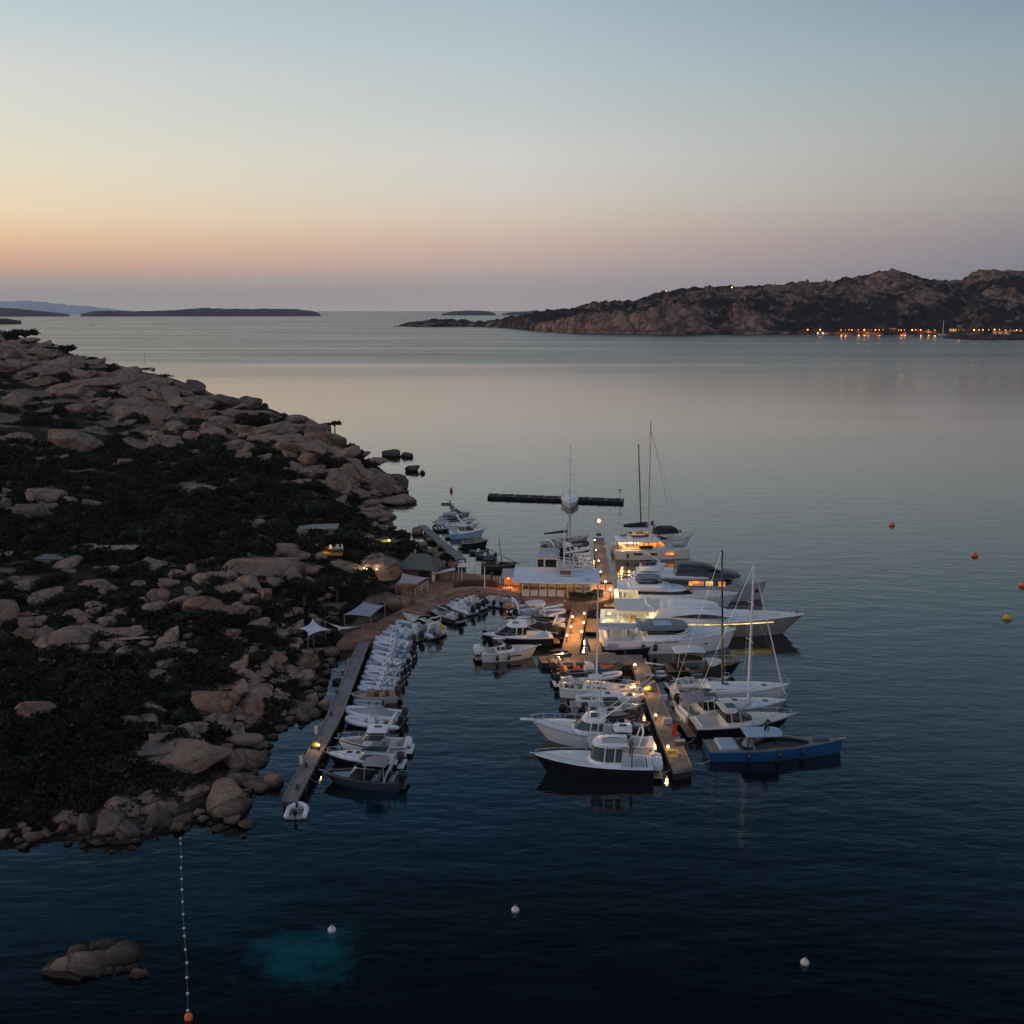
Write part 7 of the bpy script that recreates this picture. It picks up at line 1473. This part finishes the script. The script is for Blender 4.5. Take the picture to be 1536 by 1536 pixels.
# wooden motor yacht with canvas top
t, L, h = dayboat((1000, 1021), (1116, 1018), 3.4, 'varnished wooden motor yacht with a pale canvas top and dark hull', BLACK, WOOD, cat='motor yacht', cabin=True, eng=0, fs=1.15, fb=1.75, cushion=CUSHT, gl=GGLASS, stripe=WOOD, wind=.7, rake=1.2)
canopy(t, h.x(.12), h.x(.54), 1.35, 3.1, 4, CANVAS, .08, 'canvas_top', .35, 1.4); MB().tube([(h.x(0), .5, 1.2), (h.x(0) - 2.2, .7, 1.5)], .07, 5).build('gangway', WHITE, t); house([(1.3, h.x(.58), h.x(.8), 1.1), (1.85, h.x(.58), h.x(.77), .95)], 1.2).build('fore_cabin', CREAM, t, 40)
rib((984, 1019.5), (1005, 1019.5), HYPA, CUSHG, DGREY, 4, 'white dinghy under the stern of the varnished wooden motor yacht', None, Bx=.7)
# canvas covered cruiser
t, L, h, zt = coupe((1023, 1091), (1130, 1082), 3.6, 'cream cruiser with a grey canvas enclosure between the two sloops and the sedan', WHITE, CREAM, GCANVAS, fs=1.1, fb=1.6, top=1.5, x0=.3, x1=.72, canvas=GCANVAS)
rib((1016, 1077), (1032, 1090), HYPBE, CUSH, DGREY, 4, 'beige dinghy hung at the stern of the canvas covered cruiser', None, Bx=.8)
# sedan boat
coupe((1042, 1110), (1192, 1103), 3.8, 'cream sedan boat with a dark hull and an arched side window behind the blue boat', BLACK, CREAM, CREAM, fs=1.15, fb=1.6, top=1.5, x0=.34, x1=.7, roofx=.04, rake=1.4)
# blue sports boat
t, L, h = dayboat((1063, 1143), (1270, 1138), 3.5, 'long bright blue sports boat with a knife bow, nearest on the right', BLUE, pbr('bronze_deck', (.2, .17, .145), .5, var=.15), cat='sports boat', cabin=False, eng=0, shield=False, fs=.95, fb=1.4, rake=.15, railm=False, stripe=BLUE, cushion=CUSHG, swim=False, wells=[(.24, .42, .45, .4)], full=1.45)
lv = [(1.0, h.x(.34), h.x(.8), 1.2), (1.4, h.x(.36), h.x(.74), 1.05), (1.7, h.x(.42), h.x(.62), .8)]; house(lv, 3.2).build('black_coachroof', BLACK, t, 45); pad(t, h.x(.08), h.x(.22), 1.2, 1.2, .97, .35, pbr('pale_blue_vinyl', (.36, .44, .52), .6), 'stern_sunpad'); house([(2.25, h.x(.27), h.x(.55), 1.15), (2.33, h.x(.27), h.x(.55), 1.15)], .8).build('hardtop', PALEBLUE, t, 40)
for x in (.3, .5):
    for sg in (1, -1): MB().tube([(h.x(x) - .3, sg * 1.0, .9), (h.x(x), sg * 1.0, 2.26)], .06, 5).build('hardtop_post', BLACK, t)
m = MB(); m.tube([(h.x(.43), .1, 2.3), (h.x(.43), .1, 3.25)], .09, 6); m.box((h.x(.43), .1, 2.85), (.25, .9, .3), ch=.05); m.tube([(h.x(.44), -.3, 2.3), (h.x(.46), -.3, 3.5)], .05, 5); m.ball((h.x(.45), .2, 3.3), .2, 8); m.build('antenna_cluster', BLACK, t)
MB().loft([[(x, -.5 * k, .95), (x, 0, .95 + .8 * k), (x, .5 * k, .95)] for x, k in ((h.x(.26), .3), (h.x(.29), 1), (h.x(.34), .9), (h.x(.37), .2))]).build('covered_wheel', GCANVAS, t, 40); MB().box((h.x(.84), 0, h.s(.84) + .09), (1.5, .7, .05), ch=.02).build('fore_hatch', GLASS, t); fenders(h, t, (.28, .5, .68), NAVY, .16, .7, (-1,))
# sport fishing boat with its tower
t, L, h, zt = coupe((936, 1124), (797, 1118), 3.9, 'white sport fishing boat with a tall tower, bow rail and long outrigger poles', WHITE, WHITE, WHITE, GGLASS, fs=1.1, fb=2.0, top=1.35, x0=.26, x1=.66, roofx=.04, rake=1.7, rk=.16)
m = MB(); b0 = h.x(.3)
for x in (h.x(.3), h.x(.48)):
    for sg in (1, -1): m.tube([(x, sg * 1.3, 1.3), (x * .3 + h.x(.36) * .7, sg * .55, zt + 2.4)], .05, 6)
for z in (zt + .9, zt + 1.7): m.tube([(h.x(.36) + .7 * c, .8 * s_ * (1.25 - (z - zt) * .25), z) for c, s_ in ((1, 1), (-1, 1), (-1, -1), (1, -1))], .04, 5, True)
m.build('tuna_tower', ALU, t); m = MB(); m.box((h.x(.36), 0, zt + 2.4), (1.3, 1.2, .08), ch=.02); m.box((h.x(.36) + .4, 0, zt + 2.75), (.3, .7, .6), ch=.05); m.tube([(h.x(.36) + .65 * c, .6 * s_, zt + 3.0) for c, s_ in ((1, 1), (-1, 1), (-1, -1), (1, -1))], .04, 5, True); m.build('tower_platform', WHITE, t)
canopy(t, h.x(.36) - .7, h.x(.36) + .7, .65, zt + 4.1, 4, CANVAS, .05, 'tower_top', .12, zt + 2.5, True, 0)
m = MB(); x0 = h.x(.36); m.tube([(x0, 1.0, zt - .5), (x0 - 5.6, 2.6, zt + 4.9)], [.09, .05], 5); m.tube([(x0, -1.0, zt - .5), (x0 - 5.6, -.6, zt + 4.2)], [.09, .05], 5); m.build('outrigger', ALU, t); MB().box((h.x(1) + .4, 0, h.s(1) + .05), (1.4, .5, .1), ch=.03).build('bow_pulpit', WHITE, t)
# white centre console and the black hulled pilot boat in front
t, L, h = dayboat((975, 1138), (880, 1135), 3.0, 'white center console boat with twin white engines, half hidden by the black hulled pilot boat', WHITE, WHITE, top='hard', eng=2, engm=WHITE, fs=1.1, fb=1.5, cushion=CUSH, archm=WHITE)
t, L, h, zt = coupe((981, 1173), (803, 1169), 3.5, 'black hulled pilot boat with a white cabin, nearest boat at the outer pontoon', BLACK, WHITE, WHITE, GGLASS, fs=1.25, fb=1.85, top=1.9, x0=.3, x1=.62, roofx=.06, rake=1.1, eng=2, stripe=WHITE, railing=False, rk=.07)
rail(h, t, .6, .35, n=5); m = MB(); m.tube([(h.x(.2), -1.2, 1.2), (h.x(.2), -1.2, 2.9), (h.x(.2), 1.2, 2.9), (h.x(.2), 1.2, 1.2)], .06, 6)
for k in range(5): m.tube([(h.x(.2), -1 + k * .5, 2.7), (h.x(.2) - .25, -1 + k * .5, 3.1)], .04, 4)
m.build('rod_rack', BLACK, t); MB().box((h.x(.36), .2, zt + .17), (2.2, 1.0, .09), ch=.03).build('roof_box', LGREY, t)
# sailing boat and specks far out
for x, y, s in [(218, 554, 'tiny moored sailing boat far out beyond the headland ridge'), (137, 488, 'tiny boat far away near the left horizon')]:
    k = mpp(x, y); t = thing('sailing_boat', P(x, y), .2, s, 'sailing boat'); h = Hull(9 if y > 500 else 14, 3, 1, 1.4); h.mesh().build('hull', DGREY, t); h.deck().build('deck', LGREY, t); MB().tube([(0, 0, 1), (0, 0, 12)], .12, 5).build('mast', DGREY, t)
t, L, h = dayboat((226, 555), (232, 555.5), 3, 'tiny dark motor boat moored beside the sailing boat beyond the ridge', DGREY, DGREY, eng=1)
t = thing('sailing_boat', P(1414, 502.5), .1, 'sailing boat with a tall white mast by the far waterfront houses', 'sailing boat'); h = Hull(14, 4, 1.3, 1.8); h.mesh().build('hull', WHITE, t); h.deck().build('deck', WHITE, t); MB().tube([(0, 0, 1), (0, 0, 25)], .3, 6).build('mast', WHITE, t)
# mooring lines of the front boats
for a, za, b, zb, s in [((1066, 1140), 1.2, (1037, 1140), 1.0, 'mooring line from the blue sports boat to the outer pontoon'), ((985, 1160), 1.0, (1008, 1150), .95, 'mooring line from the black hulled pilot boat to the outer pontoon'), ((480, 1172), .9, (460, 1160), 1.0, 'mooring line from the navy boat to the plain pontoon'), ((494, 1124), 1.1, (474, 1128), 1.0, 'mooring line from the white hardtop boat to the plain pontoon')]:
    p, q = P(*a, za), P(*b, zb); o = MB().tube([p.lerp(q, u) - Vector((0, 0, .35 * math.sin(math.pi * u))) for u in np.linspace(0, 1, 7)], .025, 5).build('mooring_line', ROPE); props(o, s, 'rope')
# a few more boats squeezed into the berths
EX = 'open boats squeezed between the berths'
dayboat((838, 1034), (902, 1031), 2.3, 'white speedboat with a dark screen between the orange-cushioned inflatable and the flagged sailing boat', WHITE, WHITE, group=EX, fs=.7, fb=1.0, engm=BLACK, gl=GLASS)
dayboat((880, 1079), (962, 1075), 2.4, 'white open boat with a grey hull, third behind the sport fishing boat', LGREY, WHITE, group=EX, fs=.7, fb=1.0, cushion=CUSHB, engm=DGREY)
dayboat((1020, 1066), (1104, 1060), 2.5, 'white runabout with a tan cockpit hidden between the two sloops', WHITE, CREAM, group=EX, fs=.75, fb=1.05, cushion=CUSHT)
dayboat((1008, 1037), (1096, 1032), 2.4, 'slim white open boat between the wooden motor yacht and the black-masted sloop', WHITE, WHITE, group=EX, fs=.7, fb=1.0, cushion=CUSHG)
dayboat((784, 947), (836, 942), 2.2, 'small grey open boat behind the black hulled one at the lamp lit pier', LGREY, LGREY, group=EX, fs=.65, fb=.95)
rib((905, 934), (944, 930), HYPA, CUSHG, BLACK, 1, 'white inflatable at the lamp lit pier beside the stern of the light-striped yacht', EX)
rib((903, 963), (950, 959), HYPG, CUSHB, BLACK, 0, 'grey inflatable between the sterns of the light-striped yacht and the grey-roofed cruiser', EX)
rib((905, 898), (936, 896), HYPA, CUSH, DGREY, 4, 'white dinghy at the lit quay corner beside the white flybridge yacht', EX)
for a, za, b, zb, s in [((903, 944), 1.5, (884, 930), 1.0, 'mooring line from the light-striped yacht to the lamp lit pier'), ((906, 980), 1.3, (872, 975), 1.0, 'mooring line from the grey-roofed cruiser to the lamp lit pier'), ((922, 838), 1.2, (911, 842), 1.0, 'mooring line from the catamaran to the north pier'), ((1012, 1058), 1.1, (993, 1060), .95, 'mooring line from the black-masted sloop to the outer pontoon'), ((1042, 1108), 1.1, (1022, 1112), .95, 'mooring line from the cream sedan boat to the outer pontoon'), ((1000, 1020), 1.1, (978, 1022), .95, 'mooring line from the wooden motor yacht to the outer pontoon'), ((486, 1146), .9, (466, 1142), 1.0, 'mooring line from the dark cuddy boat to the plain pontoon')]:
    p, q = P(*a, za), P(*b, zb); o = MB().tube([p.lerp(q, u) - Vector((0, 0, .3 * math.sin(math.pi * u))) for u in np.linspace(0, 1, 7)], .025, 5).build('mooring_line', ROPE); props(o, s, 'rope')

# ------------------------------------------------------------------ the air
def make_haze():
    m = bpy.data.materials.new('evening_haze'); m.use_nodes = True; t = m.node_tree; t.nodes.remove(t.nodes['Principled BSDF'])
    v = N('ShaderNodeVolumePrincipled', t); v.inputs['Color'].default_value = (.80, .86, .95, 1); v.inputs['Density'].default_value = .00003; v.inputs['Anisotropy'].default_value = .1
    K(v.outputs[0], t.nodes['Material Output'].inputs['Volume'], t)
    mb = MB(); mb.box((0, 7200, 158), (26000, 15600, 324)); o = mb.build('haze', m); props(o, kind='stuff')
make_haze()
